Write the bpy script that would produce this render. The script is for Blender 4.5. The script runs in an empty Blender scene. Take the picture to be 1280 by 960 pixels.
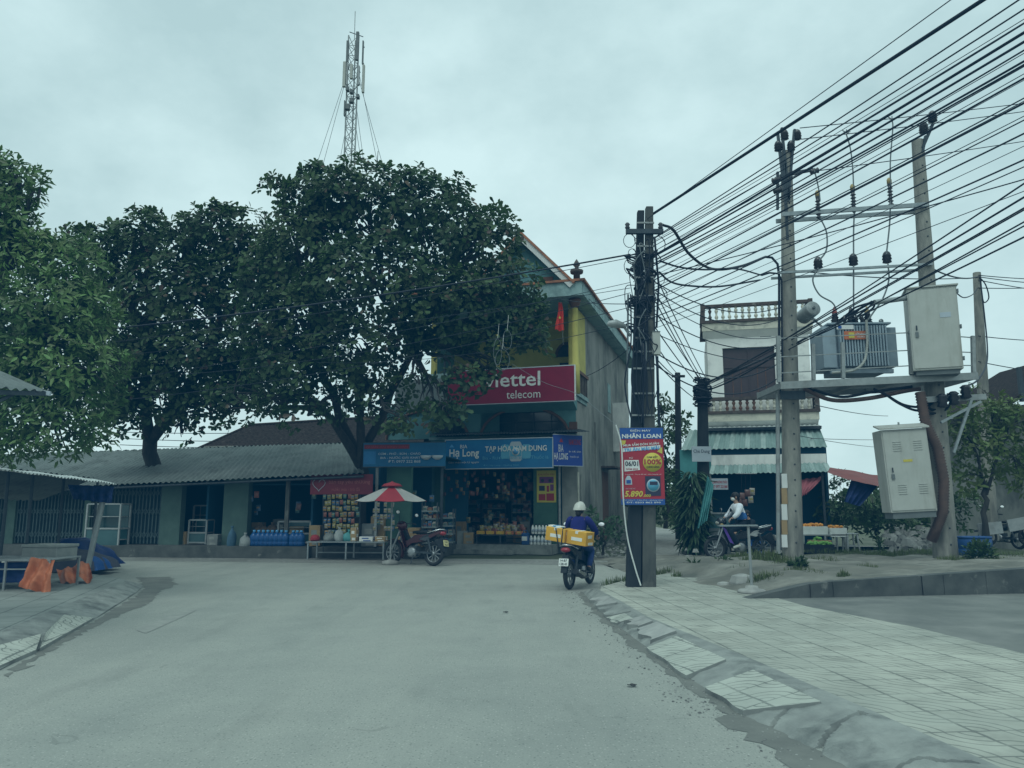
import bpy, math, random
import numpy as np
from mathutils import Matrix, Vector
R = math.radians
rnd = random.Random(7)
nrng = np.random.default_rng(11)
sc = bpy.context.scene
COL = sc.collection
# ------------------------------------------------------------------ camera model (pixels of the 1280 x 960 photograph)
FPX, HOR, CAMZ = 961.0, 632.0, 1.4
TH = math.atan((HOR - 480.0) / FPX)

def ray(px, py):
    u, v = (px - 640.0) / FPX, (480.0 - py) / FPX
    return Vector((u, math.cos(TH) - v * math.sin(TH), math.sin(TH) + v * math.cos(TH)))
CAM = Vector((0, 0, CAMZ))
def at(px, py, Y):                      # point of the place seen at that pixel, Y metres down the road
    d = ray(px, py); return CAM + d * (Y / d.y)
def gnd(px, py, z=0.0):                 # point of the place seen at that pixel, at height z
    d = ray(px, py); return CAM + d * ((z - CAMZ) / d.z)
class Fr:                               # a local frame: x along a front, y into the depth, z up
    def __init__(s, loc, rot=0.0):
        s.loc, s.rot = Vector(loc), rot
        s.M = Matrix.Translation(s.loc) @ Matrix.Rotation(rot, 4, 'Z'); s.I = s.M.inverted()
    def y(s, px, py, y):
        o = s.I @ CAM; d = s.I.to_3x3() @ ray(px, py); return o + d * ((y - o.y) / d.y)
    def x(s, px, py, x):
        o = s.I @ CAM; d = s.I.to_3x3() @ ray(px, py); return o + d * ((x - o.x) / d.x)
    def z(s, px, py, z):
        o = s.I @ CAM; d = s.I.to_3x3() @ ray(px, py); return o + d * ((z - o.z) / d.z)
# ------------------------------------------------------------------ materials
M = {}
def nodes(name):
    m = bpy.data.materials.new(name); m.use_nodes = True
    nt = m.node_tree; b = nt.nodes['Principled BSDF']; M[name] = m
    return m, nt, b
def N(nt, t, **k):
    n = nt.nodes.new(t)
    for a, v in k.items():
        if hasattr(n, a): setattr(n, a, v)
        else: n.inputs[a].default_value = v
    return n
def c4(c): return (c[0], c[1], c[2], 1.0)
def coords(nt, stretch=(1, 1, 1), rot=0.0, coord='Object'):
    tc = N(nt, 'ShaderNodeTexCoord'); mp = N(nt, 'ShaderNodeMapping')
    mp.inputs['Scale'].default_value = stretch; mp.inputs['Rotation'].default_value = (0, 0, rot)
    nt.links.new(tc.outputs[coord], mp.inputs['Vector']); return mp.outputs['Vector']
def noise(nt, vec, scale, detail=6, rough=.6):
    n = N(nt, 'ShaderNodeTexNoise'); n.inputs['Scale'].default_value = scale
    n.inputs['Detail'].default_value = detail; n.inputs['Roughness'].default_value = rough
    nt.links.new(vec, n.inputs['Vector']); return n.outputs[0]
def ramp(nt, fac, a, b, ca=(0, 0, 0), cb=(1, 1, 1)):
    r = N(nt, 'ShaderNodeValToRGB'); e = r.color_ramp.elements
    e[0].position, e[1].position = a, b; e[0].color, e[1].color = c4(ca), c4(cb)
    nt.links.new(fac, r.inputs[0]); return r.outputs[0]
def mix(nt, fac, a, b, mode='MIX'):
    n = N(nt, 'ShaderNodeMix', data_type='RGBA', blend_type=mode)
    for s, v in ((0, fac), (6, a), (7, b)):
        if isinstance(v, (int, float)): n.inputs[s].default_value = v
        elif isinstance(v, tuple): n.inputs[s].default_value = c4(v)
        else: nt.links.new(v, n.inputs[s])
    return n.outputs[2]
def mth(nt, op, a, b=None, c=None):
    n = N(nt, 'ShaderNodeMath', operation=op)
    for i, v in enumerate((a, b, c)):
        if v is None: continue
        if isinstance(v, (int, float)): n.inputs[i].default_value = v
        else: nt.links.new(v, n.inputs[i])
    return n.outputs[0]
def bump(nt, b, h, strength, dist=.02):
    n = N(nt, 'ShaderNodeBump'); n.inputs['Strength'].default_value = strength; n.inputs['Distance'].default_value = dist
    nt.links.new(h, n.inputs['Height']); nt.links.new(n.outputs[0], b.inputs['Normal'])
def pm(name, c, c2=None, scale=6., rough=.85, bmp=.25, spec=.3, metal=0., stretch=(1, 1, 1), lo=.35, hi=.68, island=0., dirt=None, dscale=1.2, dlo=.5, dhi=.75, dstretch=(1, 1, 1), transl=None):
    m, nt, b = nodes(name); c2 = c2 or tuple(x * .72 for x in c)
    v = coords(nt, stretch); n = noise(nt, v, scale)
    col = mix(nt, ramp(nt, n, lo, hi), c, c2)
    if dirt:
        v2 = coords(nt, dstretch); col = mix(nt, ramp(nt, noise(nt, v2, dscale, 8, .65), dlo, dhi), col, dirt)
    if island:
        g = N(nt, 'ShaderNodeNewGeometry'); hs = N(nt, 'ShaderNodeHueSaturation')
        nt.links.new(mth(nt, 'MULTIPLY_ADD', g.outputs['Random Per Island'], 2 * island, 1 - island), hs.inputs['Value'])
        nt.links.new(mth(nt, 'MULTIPLY_ADD', g.outputs['Random Per Island'], .05, .475), hs.inputs['Hue'])
        nt.links.new(col, hs.inputs['Color']); col = hs.outputs[0]
    nt.links.new(col, b.inputs['Base Color'])
    b.inputs['Roughness'].default_value = rough; b.inputs['Specular IOR Level'].default_value = spec; b.inputs['Metallic'].default_value = metal
    if bmp: bump(nt, b, n, bmp)
    if transl:
        t = N(nt, 'ShaderNodeBsdfTranslucent'); t.inputs[0].default_value = c4(transl)
        a = N(nt, 'ShaderNodeMixShader'); a.inputs[0].default_value = .22
        nt.links.new(b.outputs[0], a.inputs[1]); nt.links.new(t.outputs[0], a.inputs[2])
        nt.links.new(a.outputs[0], nt.nodes['Material Output'].inputs[0])
    return m
# ------------------------------------------------------------------ mesh builder
class MB:
    def __init__(s): s.v, s.f, s.m, s.sm, s.T, s.ch = [], [], [], [], None, []
    def add(s, vs, fs, m, smooth=False):
        o = len(s.v); s.ch.append((o, len(vs), len(s.f), len(fs)))
        s.v += [tuple(s.T @ Vector(p)) for p in vs] if s.T is not None else [tuple(p) for p in vs]
        for f in fs: s.f.append([i + o for i in f]); s.m.append(m); s.sm.append(smooth)
        return s
    def bx(s, x0, x1, y0, y1, z0, z1, m):
        vs = [(x, y, z) for z in (z0, z1) for y in (y0, y1) for x in (x0, x1)]
        return s.add(vs, [(0, 2, 3, 1), (4, 5, 7, 6), (0, 1, 5, 4), (2, 6, 7, 3), (0, 4, 6, 2), (1, 3, 7, 5)], m)
    def box(s, c, d, m, rot=None):
        Q = Matrix.Translation(Vector(c))
        if rot: Q = Q @ (Matrix.Rotation(rot[2], 4, 'Z') @ Matrix.Rotation(rot[1], 4, 'Y') @ Matrix.Rotation(rot[0], 4, 'X'))
        vs = [Q @ Vector((x * d[0] / 2, y * d[1] / 2, z * d[2] / 2)) for z in (-1, 1) for y in (-1, 1) for x in (-1, 1)]
        return s.add(vs, [(0, 2, 3, 1), (4, 5, 7, 6), (0, 1, 5, 4), (2, 6, 7, 3), (0, 4, 6, 2), (1, 3, 7, 5)], m)
    def tube(s, pts, r, m, n=8, caps=True, smooth=True):
        pts = [Vector(p) for p in pts]; k = len(pts); rs = r if isinstance(r, (list, tuple)) else [r] * k
        vs, fs = [], []; up = None
        for i, p in enumerate(pts):
            t = (pts[min(i + 1, k - 1)] - pts[max(i - 1, 0)])
            t = t.normalized() if t.length > 1e-9 else Vector((0, 0, 1))
            if up is None:
                up = Vector((0, 0, 1)) if abs(t.z) < .9 else Vector((1, 0, 0))
            a = (up - t * up.dot(t)); a = a.normalized() if a.length > 1e-6 else t.orthogonal().normalized(); up = a
            b = t.cross(a)
            for j in range(n):
                q = 2 * math.pi * j / n
                vs.append(p + (a * math.cos(q) + b * math.sin(q)) * rs[i])
        for i in range(k - 1):
            for j in range(n):
                fs.append((i * n + j, i * n + (j + 1) % n, (i + 1) * n + (j + 1) % n, (i + 1) * n + j))
        s.add(vs, fs, m, smooth)
        if caps: s.add(vs[:n], [tuple(range(n))[::-1]], m); s.add(vs[-n:], [tuple(range(n))], m)
        return s
    def bar(s, a, b, w, h, m, up=(0, 0, 1)):           # rectangular bar
        a, b = Vector(a), Vector(b); t = (b - a).normalized(); u = Vector(up)
        if abs(t.dot(u)) > .95: u = Vector((0, 1, 0))
        x = t.cross(u).normalized(); z = x.cross(t)
        vs = [p + x * (i * w / 2) + z * (j * h / 2) for p in (a, b) for i, j in ((-1, -1), (1, -1), (1, 1), (-1, 1))]
        return s.add(vs, [(3, 2, 1, 0), (4, 5, 6, 7), (0, 1, 5, 4), (1, 2, 6, 5), (2, 3, 7, 6), (3, 0, 4, 7)], m)
    def lathe(s, prof, c, m, n=14, axis=(0, 0, 1), smooth=True):
        ax = Vector(axis).normalized(); a = ax.orthogonal().normalized(); b = ax.cross(a); c = Vector(c)
        vs = [c + ax * z + (a * math.cos(2 * math.pi * j / n) + b * math.sin(2 * math.pi * j / n)) * max(r, 1e-4) for r, z in prof for j in range(n)]
        fs = [(i * n + j, i * n + (j + 1) % n, (i + 1) * n + (j + 1) % n, (i + 1) * n + j) for i in range(len(prof) - 1) for j in range(n)]
        fs += [tuple(range(n))[::-1], tuple(range((len(prof) - 1) * n, len(prof) * n))]
        return s.add(vs, fs, m, smooth)
    def ball(s, c, r, m, n=14, k=9):
        r = r if isinstance(r, (tuple, list)) else (r, r, r)
        vs, fs = [], []
        for i in range(k + 1):
            a = math.pi * i / k
            for j in range(n):
                q = 2 * math.pi * j / n
                vs.append((c[0] + r[0] * max(math.sin(a), .002) * math.cos(q), c[1] + r[1] * max(math.sin(a), .002) * math.sin(q), c[2] - r[2] * math.cos(a)))
        for i in range(k):
            for j in range(n): fs.append((i * n + j, i * n + (j + 1) % n, (i + 1) * n + (j + 1) % n, (i + 1) * n + j))
        return s.add(vs, fs, m, True)
    def poly(s, pts, m): return s.add(pts, [tuple(range(len(pts)))], m)
    def prism(s, pts, d, m):                            # polygon (3-D points) pushed along d
        n = len(pts); d = Vector(d); vs = [Vector(p) for p in pts] + [Vector(p) + d for p in pts]
        fs = [tuple(range(n))[::-1], tuple(range(n, 2 * n))] + [(i, (i + 1) % n, n + (i + 1) % n, n + i) for i in range(n)]
        return s.add(vs, fs, m)
    def sheet(s, fn, nu, nv, m, smooth=True):
        vs = [fn(i / nu, j / nv) for j in range(nv + 1) for i in range(nu + 1)]; w = nu + 1
        return s.add(vs, [(j * w + i, j * w + i + 1, (j + 1) * w + i + 1, (j + 1) * w + i) for j in range(nv) for i in range(nu)], m, smooth)
    def wave(s, A, B, C, D, pitch, amp, m, nv=1, m2=None):   # corrugated sheet, A-B the low edge, D-C the high edge
        A, B, C, D = map(Vector, (A, B, C, D)); nrm = (B - A).cross(D - A).normalized()
        nw = max(2, int((B - A).length / pitch)); nu = nw * 6
        def fn(u, v):
            p = (A.lerp(B, u)).lerp(D.lerp(C, u), v); return p + nrm * (amp * math.sin(u * nw * 2 * math.pi) + .006 * math.sin(u * 31 + v * 7))
        k = len(s.m); s.sheet(fn, nu, nv, m)
        if m2:
            for i in range(k, len(s.m)):
                if ((i - k) % nu) // 6 % 3 == 0: s.m[i] = m2
        return s
    def text(s, body, x0, x1, z0, z1, y, m, bold=0.0, shear=0.0):   # lettering fitted in a rectangle, facing -y
        key = (body, bold, shear)
        if key not in TXT:
            cu = bpy.data.curves.new('lettering', 'FONT'); cu.body = body; cu.offset = bold; cu.shear = shear; cu.resolution_u = 2
            o = bpy.data.objects.new('lettering', cu); COL.objects.link(o)
            me = bpy.data.meshes.new_from_object(o.evaluated_get(bpy.context.evaluated_depsgraph_get()))
            TXT[key] = ([tuple(v.co) for v in me.vertices], [tuple(p.vertices) for p in me.polygons])
            bpy.data.objects.remove(o); bpy.data.curves.remove(cu); bpy.data.meshes.remove(me)
        vs, fs = TXT[key]
        if not vs: return s
        ax, bx_ = min(v[0] for v in vs), max(v[0] for v in vs); az, bz = min(v[1] for v in vs), max(v[1] for v in vs)
        q = [(x0 + (v[0] - ax) / (bx_ - ax) * (x1 - x0), y, z0 + (v[1] - az) / max(bz - az, 1e-6) * (z1 - z0)) for v in vs]
        return s.add(q, fs, m)
    def each(s, name, parent=None, **k):                # every piece an object of its own
        for o, nv, f0, nf in s.ch:
            b = MB(); b.v = s.v[o:o + nv]; b.f = [[i - o for i in f] for f in s.f[f0:f0 + nf]]; b.m = s.m[f0:f0 + nf]; b.sm = s.sm[f0:f0 + nf]; b.build(name, parent, **k)
    def build(s, name, parent=None, origin=None, rot=None, bevel=0.0, sub=0):
        me = bpy.data.meshes.new(name); o3 = Vector(origin) if origin is not None else None
        vs = s.v if o3 is None else [(p[0] - o3.x, p[1] - o3.y, p[2] - o3.z) for p in s.v]
        me.from_pydata(vs, [], s.f)
        names = list(dict.fromkeys(s.m))
        for n in names: me.materials.append(M[n])
        ix = {n: i for i, n in enumerate(names)}
        me.polygons.foreach_set('material_index', [ix[n] for n in s.m]); me.polygons.foreach_set('use_smooth', s.sm)
        me.update()
        o = bpy.data.objects.new(name, me); COL.objects.link(o)
        if o3 is not None: o.location = o3
        if parent is not None: o.parent = parent
        if bevel:
            b = o.modifiers.new('bevel', 'BEVEL'); b.width = bevel; b.segments = 2; b.limit_method = 'ANGLE'
        if sub:
            b = o.modifiers.new('sub', 'SUBSURF'); b.levels = b.render_levels = sub
        return o
TXT = {}
def thing(name, label, cat, loc=(0, 0, 0), rotz=0.0, group=None):
    o = bpy.data.objects.new(name, None); COL.objects.link(o); o.empty_display_size = .2
    o.location = loc; o.rotation_euler = (0, 0, rotz); return tag(o, label, cat, group)
def tag(o, label, cat, group=None, kind=None):
    o['label'] = label; o['category'] = cat
    if group: o['group'] = group
    if kind: o['kind'] = kind
    return o
def struct(o): o['kind'] = 'structure'; return o
def dup(root, loc, rotz=None, label=None, group=None, scale=None):
    r = root.copy(); COL.objects.link(r); r.location = loc
    if rotz is not None: r.rotation_euler = (0, 0, rotz)
    if label: r['label'] = label
    if group: r['group'] = group
    if scale: r.scale = scale
    for ch in root.children:
        c = ch.copy(); COL.objects.link(c); c.parent = r
        for g in ch.children:
            d = g.copy(); COL.objects.link(d); d.parent = c
    return r
def skin(name, verts, edges, radii, m, parent, sub=2, root=0):
    me = bpy.data.meshes.new(name); me.from_pydata(verts, edges, [])
    o = bpy.data.objects.new(name, me); COL.objects.link(o)
    o.modifiers.new('skin', 'SKIN').use_smooth_shade = True
    for i, r in enumerate(radii):
        sv = me.skin_vertices[0].data[i]; sv.radius = r if isinstance(r, tuple) else (r, r); sv.use_root = (i == root)
    b = o.modifiers.new('sub', 'SUBSURF'); b.levels = b.render_levels = sub
    ev = bpy.data.meshes.new_from_object(o.evaluated_get(bpy.context.evaluated_depsgraph_get()))
    ev.name = name; o.modifiers.clear(); o.data = ev; ev.materials.clear(); ev.materials.append(M[m])
    bpy.data.meshes.remove(me)
    for p in ev.polygons: p.use_smooth = True
    o.parent = parent
    return o
# ------------------------------------------------------------------ palette
pm('concrete', (.34, .34, .32), (.24, .24, .23), 5, dirt=(.12, .12, .115), dscale=.8, dlo=.52, dhi=.8)
pm('kerb_concrete', (.27, .28, .26), (.17, .175, .165), 4, dirt=(.075, .08, .075), dscale=2.2, dlo=.5, dhi=.72, bmp=.5)
pm('retaining', (.10, .105, .10), (.055, .06, .058), 2.5, dirt=(.22, .22, .2), dscale=3, dlo=.62, dhi=.75, bmp=.6)
pm('driveway', (.20, .20, .185), (.125, .13, .12), 1.3, dirt=(.10, .105, .1), dscale=.7, dlo=.5, dhi=.7, bmp=.5)
pm('dirt', (.17, .16, .135), (.10, .10, .085), 2.2, bmp=.8, dirt=(.25, .24, .21), dscale=.9, dlo=.5, dhi=.7)
pm('gravel', (.27, .27, .25), (.15, .15, .14), 9, bmp=.9, dirt=(.13, .125, .11), dscale=.6)
pm('pole_concrete', (.30, .29, .255), (.20, .20, .18), 9, stretch=(1, 1, .3), dirt=(.10, .10, .095), dscale=2.2, dstretch=(1, 1, .25), dlo=.45, dhi=.72, bmp=.5)
pm('pole_dark', (.028, .032, .036), (.016, .02, .024), 6, stretch=(1, 1, .3), dirt=(.10, .105, .10), dscale=2, dlo=.6, dhi=.8)
pm('pole_brown', (.10, .10, .09), (.055, .058, .055), 6, stretch=(1, 1, .3), dirt=(.2, .2, .18), dscale=2, dlo=.55, dhi=.8)
pm('plaster_side', (.30, .30, .275), (.20, .205, .19), 1.3, stretch=(1, 1, .8), dirt=(.075, .082, .078), dscale=.9, dstretch=(1, .9, .5), dlo=.47, dhi=.70)
pm('teal_wall', (.13, .27, .28), (.10, .22, .23), 3, dirt=(.07, .15, .15), dscale=1.5, dstretch=(1, 1, .4), dlo=.55, dhi=.8)
pm('green_wall', (.075, .155, .12), (.055, .12, .095), 3, dirt=(.05, .09, .075), dscale=1.4, dstretch=(1, 1, .4))
pm('kiosk_wall', (.095, .15, .13), (.07, .115, .10), 3, dirt=(.06, .09, .08), dscale=1.2, dstretch=(1, 1, .5), dlo=.45, dhi=.75)
pm('yellow_wall', (.50, .45, .13), (.42, .37, .11), 3, dirt=(.3, .26, .08), dscale=1.5, dlo=.6, dhi=.85)
pm('white_wall', (.76, .76, .73), (.66, .66, .64), 3, dirt=(.30, .31, .30), dscale=1.3, dstretch=(1, 1, .3), dlo=.5, dhi=.8)
pm('white_brick', (.82, .83, .80), (.72, .73, .71), 3, dirt=(.36, .38, .37), dscale=1.5, dlo=.56, dhi=.85)
pm('old_stone', (.105, .08, .07), (.06, .05, .047), 7, dirt=(.24, .23, .21), dscale=3, dlo=.58, dhi=.78)
pm('cream_trim', (.60, .58, .49), (.48, .47, .4), 4, dirt=(.22, .22, .2), dscale=2)
pm('pale_teal_trim', (.30, .42, .42), (.23, .34, .35), 4, dirt=(.14, .2, .2), dscale=2)
pm('brown_trim', (.17, .09, .06), (.12, .065, .05), 5)
pm('orange_tile', (.40, .17, .09), (.28, .12, .075), 8, dirt=(.12, .08, .07), dscale=3)
pm('roof_metal', (.15, .17, .165), (.10, .12, .115), 1.1, rough=.75, spec=.12, stretch=(1, .25, 1), dirt=(.075, .085, .08), dscale=1.6, dlo=.48, dhi=.7, bmp=.1)
pm('roof_metal_pale', (.46, .49, .48), (.34, .37, .36), 1.5, rough=.55, dirt=(.14, .15, .14), dscale=2, bmp=.1)
pm('roof_green_pale', (.31, .385, .365), (.22, .30, .285), 1.5, rough=.55, dirt=(.14, .18, .17), dscale=2, bmp=.05)
pm('roof_green', (.20, .275, .26), (.14, .21, .20), 1.5, rough=.55, stretch=(1, .3, 1), dirt=(.3, .38, .36), dscale=1.7, dlo=.55, dhi=.8, bmp=.05)
pm('roof_tile', (.040, .032, .030), (.022, .020, .020), 9, dirt=(.085, .078, .07), dscale=4, dlo=.6, dhi=.75, bmp=.6, spec=.04, rough=.95)
pm('veil_navy', (.02, .085, .14), (.015, .065, .115), 2, bmp=0)  # windscreen's blue veil over dark rooms, put into the wall colour
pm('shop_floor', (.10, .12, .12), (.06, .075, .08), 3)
pm('steel', (.30, .33, .34), (.22, .25, .26), 8, rough=.45, metal=.5, bmp=.05)
pm('galv', (.33, .35, .35), (.26, .28, .28), 10, rough=.5, metal=.4, bmp=.05, dirt=(.2, .2, .19), dscale=3)
pm('dark_steel', (.06, .075, .085), (.04, .05, .06), 8, rough=.5, metal=.3, bmp=.05)
pm('gate_metal', (.085, .125, .13), (.055, .085, .095), 5, rough=.6, bmp=.1)
pm('gate_back', (.03, .06, .075), (.022, .048, .06), 3, bmp=0)
pm('white_metal', (.34, .36, .36), (.26, .28, .28), 6, rough=.5, bmp=.05)
pm('cabinet', (.44, .45, .42), (.39, .40, .37), 3, rough=.55, bmp=.03, dirt=(.24, .23, .19), dscale=2.2, dstretch=(1.6, 1.6, .3), dlo=.5, dhi=.85)
pm('cabinet_dark', (.16, .18, .18), (.12, .135, .14), 3, rough=.6)
pm('trafo', (.30, .37, .42), (.25, .31, .36), 3, rough=.5, bmp=.03, dirt=(.16, .18, .19), dscale=1.8, dlo=.55, dhi=.85)
pm('cable', (.014, .019, .03), (.01, .014, .024), 4, rough=.6, bmp=0)
pm('cable_grey', (.16, .18, .19), (.12, .14, .15), 4, rough=.6, bmp=0)
pm('cable_white', (.62, .64, .62), (.5, .52, .5), 4, rough=.6, bmp=0)
pm('porcelain', (.028, .026, .03), (.018, .018, .022), 4, rough=.25, spec=.6, bmp=0)
pm('porcelain_red', (.33, .07, .05), (.26, .05, .04), 4, rough=.3, spec=.5, bmp=0)
pm('brass', (.38, .29, .12), (.3, .22, .1), 4, rough=.4, bmp=0)
pm('conduit', (.12, .075, .06), (.085, .058, .05), 8, rough=.7)
pm('black_plastic', (.018, .022, .027), (.012, .016, .02), 6, rough=.4, bmp=.03)
pm('black_paint', (.014, .018, .025), (.01, .013, .02), 6, rough=.18, spec=.6, bmp=0)
pm('rubber', (.022, .025, .028), (.035, .037, .038), 8, rough=.85)
pm('chrome', (.62, .64, .65), (.5, .52, .53), 8, rough=.18, metal=.9, bmp=0)
pm('alloy', (.32, .34, .35), (.24, .26, .27), 8, rough=.4, metal=.6, bmp=.05)
pm('mirror_glass', (.95, .96, .97), (.9, .92, .93), 2, rough=.12, spec=1, bmp=0)
pm('red_paint', (.060, .009, .014), (.045, .007, .011), 5, rough=.25, spec=.5, bmp=0)
pm('tail_red', (.30, .02, .03), (.22, .015, .025), 9, rough=.2, spec=.6, bmp=0)
pm('violet', (.16, .08, .42), (.12, .06, .34), 5, rough=.4, bmp=0)
pm('plate_white', (.72, .73, .70), (.64, .65, .62), 5, rough=.5, bmp=0)
pm('plate_yellow', (.66, .60, .30), (.6, .54, .27), 5, rough=.5, bmp=0)
pm('ink', (.02, .025, .04), None, 5, bmp=0)
pm('leather', (.015, .018, .022), (.022, .024, .028), 20, rough=.5)
pm('denim', (.022, .045, .155), (.016, .034, .12), 14, rough=.9)
pm('navy_cloth', (.016, .018, .15), (.012, .014, .115), 6, rough=.9, bmp=.6)
pm('white_cloth', (.74, .76, .80), (.62, .65, .72), 5, rough=.9, bmp=.5)
pm('blue_cloth', (.045, .16, .44), (.035, .13, .36), 5, rough=.9, bmp=.5)
pm('dark_cloth', (.012, .02, .03), (.009, .015, .024), 6, rough=.9)
pm('skin', (.42, .26, .19), (.36, .22, .16), 8, rough=.6, bmp=.05)
pm('hair', (.018, .014, .013), (.01, .009, .009), 30, rough=.5)
pm('helmet_white', (.52, .52, .47), (.44, .44, .40), 5, rough=.3, spec=.5, bmp=0)
pm('shoe', (.55, .56, .5), (.42, .43, .39), 10, rough=.7)
pm('carton_yellow', (.66, .36, .045), (.56, .29, .04), 4, rough=.7, dirt=(.7, .5, .2), dscale=5, dlo=.62, dhi=.7)
pm('carton', (.36, .25, .13), (.29, .2, .11), 5, rough=.85)
pm('white_paper', (.72, .72, .68), (.62, .62, .58), 4, rough=.8, bmp=.1)
pm('foam', (.66, .68, .66), (.55, .57, .55), 5, rough=.85)
pm('foam_grey', (.27, .28, .26), (.2, .21, .2), 5, rough=.85)
pm('tarp_orange', (.52, .15, .06), (.40, .115, .048), 7, rough=.55, spec=.4, bmp=.6, dirt=(.3, .1, .05), dscale=4)
pm('tarp_blue', (.012, .035, .14), (.009, .025, .10), 5, rough=.55, bmp=.6)
pm('tarp_blue_bright', (.02, .09, .30), (.015, .065, .22), 5, rough=.5, bmp=.5)
pm('tarp_grey', (.075, .075, .10), (.05, .052, .072), 5, rough=.7, bmp=.7)
pm('tarp_red', (.19, .034, .026), (.13, .026, .022), 4, rough=.6, bmp=.5)
pm('tarp_teal', (.09, .30, .30), (.07, .23, .24), 4, rough=.6, bmp=.4)
pm('tarp_pink', (.34, .10, .12), (.24, .075, .09), 4, rough=.6, bmp=.4)
pm('parasol_red', (.30, .03, .04), (.25, .025, .035), 4, rough=.7, bmp=.2)
pm('parasol_white', (.36, .35, .33), (.3, .29, .28), 4, rough=.7, bmp=.2)
pm('sign_red', (.23, .015, .042), (.19, .013, .037), 2, rough=.4, spec=.4, bmp=0)
pm('sign_grey', (.20, .23, .23), (.15, .175, .175), 2, rough=.6, bmp=0)
pm('sign_blue', (.012, .115, .29), (.018, .17, .37), 1.5, rough=.4, spec=.4, bmp=0)
pm('sign_blue_dark', (.008, .085, .20), (.012, .12, .25), 1.5, rough=.45, bmp=0)
pm('sign_blue_pale', (.09, .30, .46), (.12, .36, .5), 2, rough=.4, bmp=0)
pm('sign_violet', (.02, .05, .26), (.025, .065, .31), 2, rough=.4, bmp=0)
pm('print_white', (.66, .67, .66), (.58, .59, .58), 3, rough=.5, bmp=0)
pm('print_grey', (.42, .47, .52), (.36, .41, .46), 3, rough=.5, bmp=0)
pm('print_yellow', (.56, .47, .08), (.5, .42, .07), 3, rough=.5, bmp=0)
pm('print_red', (.36, .03, .045), (.31, .026, .04), 3, rough=.5, bmp=0)
pm('print_blue', (.025, .085, .30), (.02, .07, .26), 3, rough=.5, bmp=0)
pm('print_sky', (.10, .33, .60), (.08, .28, .53), 3, rough=.5, bmp=0)
pm('print_dark', (.03, .03, .06), (.04, .04, .075), 3, rough=.5, bmp=0)
pm('print_purple', (.20, .05, .18), (.16, .04, .15), 3, rough=.5, bmp=0)
pm('banner_red', (.17, .022, .034), (.13, .018, .028), 2, rough=.6, bmp=.1)
pm('banner_faint', (.34, .10, .10), (.29, .085, .09), 2, rough=.6, bmp=0)
pm('flag_red', (.62, .05, .03), (.52, .04, .026), 4, rough=.8, bmp=.2)
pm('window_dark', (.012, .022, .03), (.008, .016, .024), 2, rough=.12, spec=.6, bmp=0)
pm('window_red', (.055, .035, .04), (.04, .028, .034), 6, rough=.35, spec=.5, bmp=.05)
pm('glass_case', (.05, .12, .13), (.035, .09, .10), 2, rough=.15, spec=.6, bmp=0)
pm('water_blue', (.014, .075, .22), (.01, .055, .17), 4, rough=.25, bmp=0)
pm('drum_blue', (.02, .075, .22), (.015, .055, .17), 3, rough=.5)
pm('sack_white', (.33, .35, .34), (.2, .22, .22), 6, rough=.9, bmp=.7)
pm('sack_blue', (.07, .14, .20), (.05, .10, .15), 6, rough=.9, bmp=.7)
pm('sack_brown', (.16, .11, .075), (.11, .08, .06), 6, rough=.9, bmp=.7)
pm('bag_grey', (.20, .21, .20), (.14, .15, .15), 6, rough=.6, bmp=.7)
pm('orange_fruit', (.62, .25, .03), (.5, .2, .03), 20, rough=.5)
pm('greens', (.16, .34, .07), (.10, .24, .05), 12, rough=.7)
pm('stool_blue', (.02, .11, .42), (.016, .09, .36), 3, rough=.4, bmp=0)
pm('bark', (.05, .048, .042), (.028, .028, .027), 9, stretch=(1, 1, .25), bmp=1., rough=.95)
pm('leaf_big', (.062, .088, .034), (.030, .052, .027), .55, rough=.6, spec=.2, bmp=0, island=.6, dirt=(.055, .085, .03), dscale=.45, dlo=.5, dhi=.7, transl=(.09, .17, .04))
pm('leaf_rust', (.085, .055, .035), (.06, .04, .03), 3, rough=.5, spec=.3, bmp=0, island=.4)
pm('leaf_near', (.115, .18, .046), (.065, .12, .04), .8, rough=.45, spec=.4, bmp=0, island=.5, dirt=(.10, .16, .045), dscale=.7, dlo=.5, dhi=.7, transl=(.10, .19, .04))
pm('leaf_bush', (.05, .085, .033), (.028, .054, .025), 1.2, rough=.5, spec=.35, bmp=0, island=.5, dirt=(.09, .13, .04), dscale=.8, dlo=.5, dhi=.7, transl=(.10, .17, .04))
pm('leaf_yellow', (.11, .145, .04), (.06, .095, .03), 1.2, rough=.5, spec=.35, bmp=0, island=.5, transl=(.16, .22, .04))
pm('leaf_strap', (.06, .105, .05), (.03, .06, .034), 1.5, rough=.45, bmp=0, island=.5, transl=(.06, .12, .04))
pm('blade', (.12, .145, .05), (.08, .10, .04), 3, rough=.7, bmp=0, island=.4, transl=(.12, .17, .05))
pm('stone_rubble', (.25, .25, .235), (.15, .15, .14), 3, island=.45, bmp=.6)
for i, c in enumerate([(.50, .28, .06), (.48, .38, .12), (.07, .20, .40), (.42, .10, .06), (.62, .56, .48), (.10, .26, .24), (.55, .45, .08), (.25, .09, .07)]):
    pm('pack_%d' % i, tuple(x * .5 + .02 for x in c), tuple(x * .3 + .02 for x in c), 9, rough=.35, spec=.5, bmp=.3)
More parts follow.
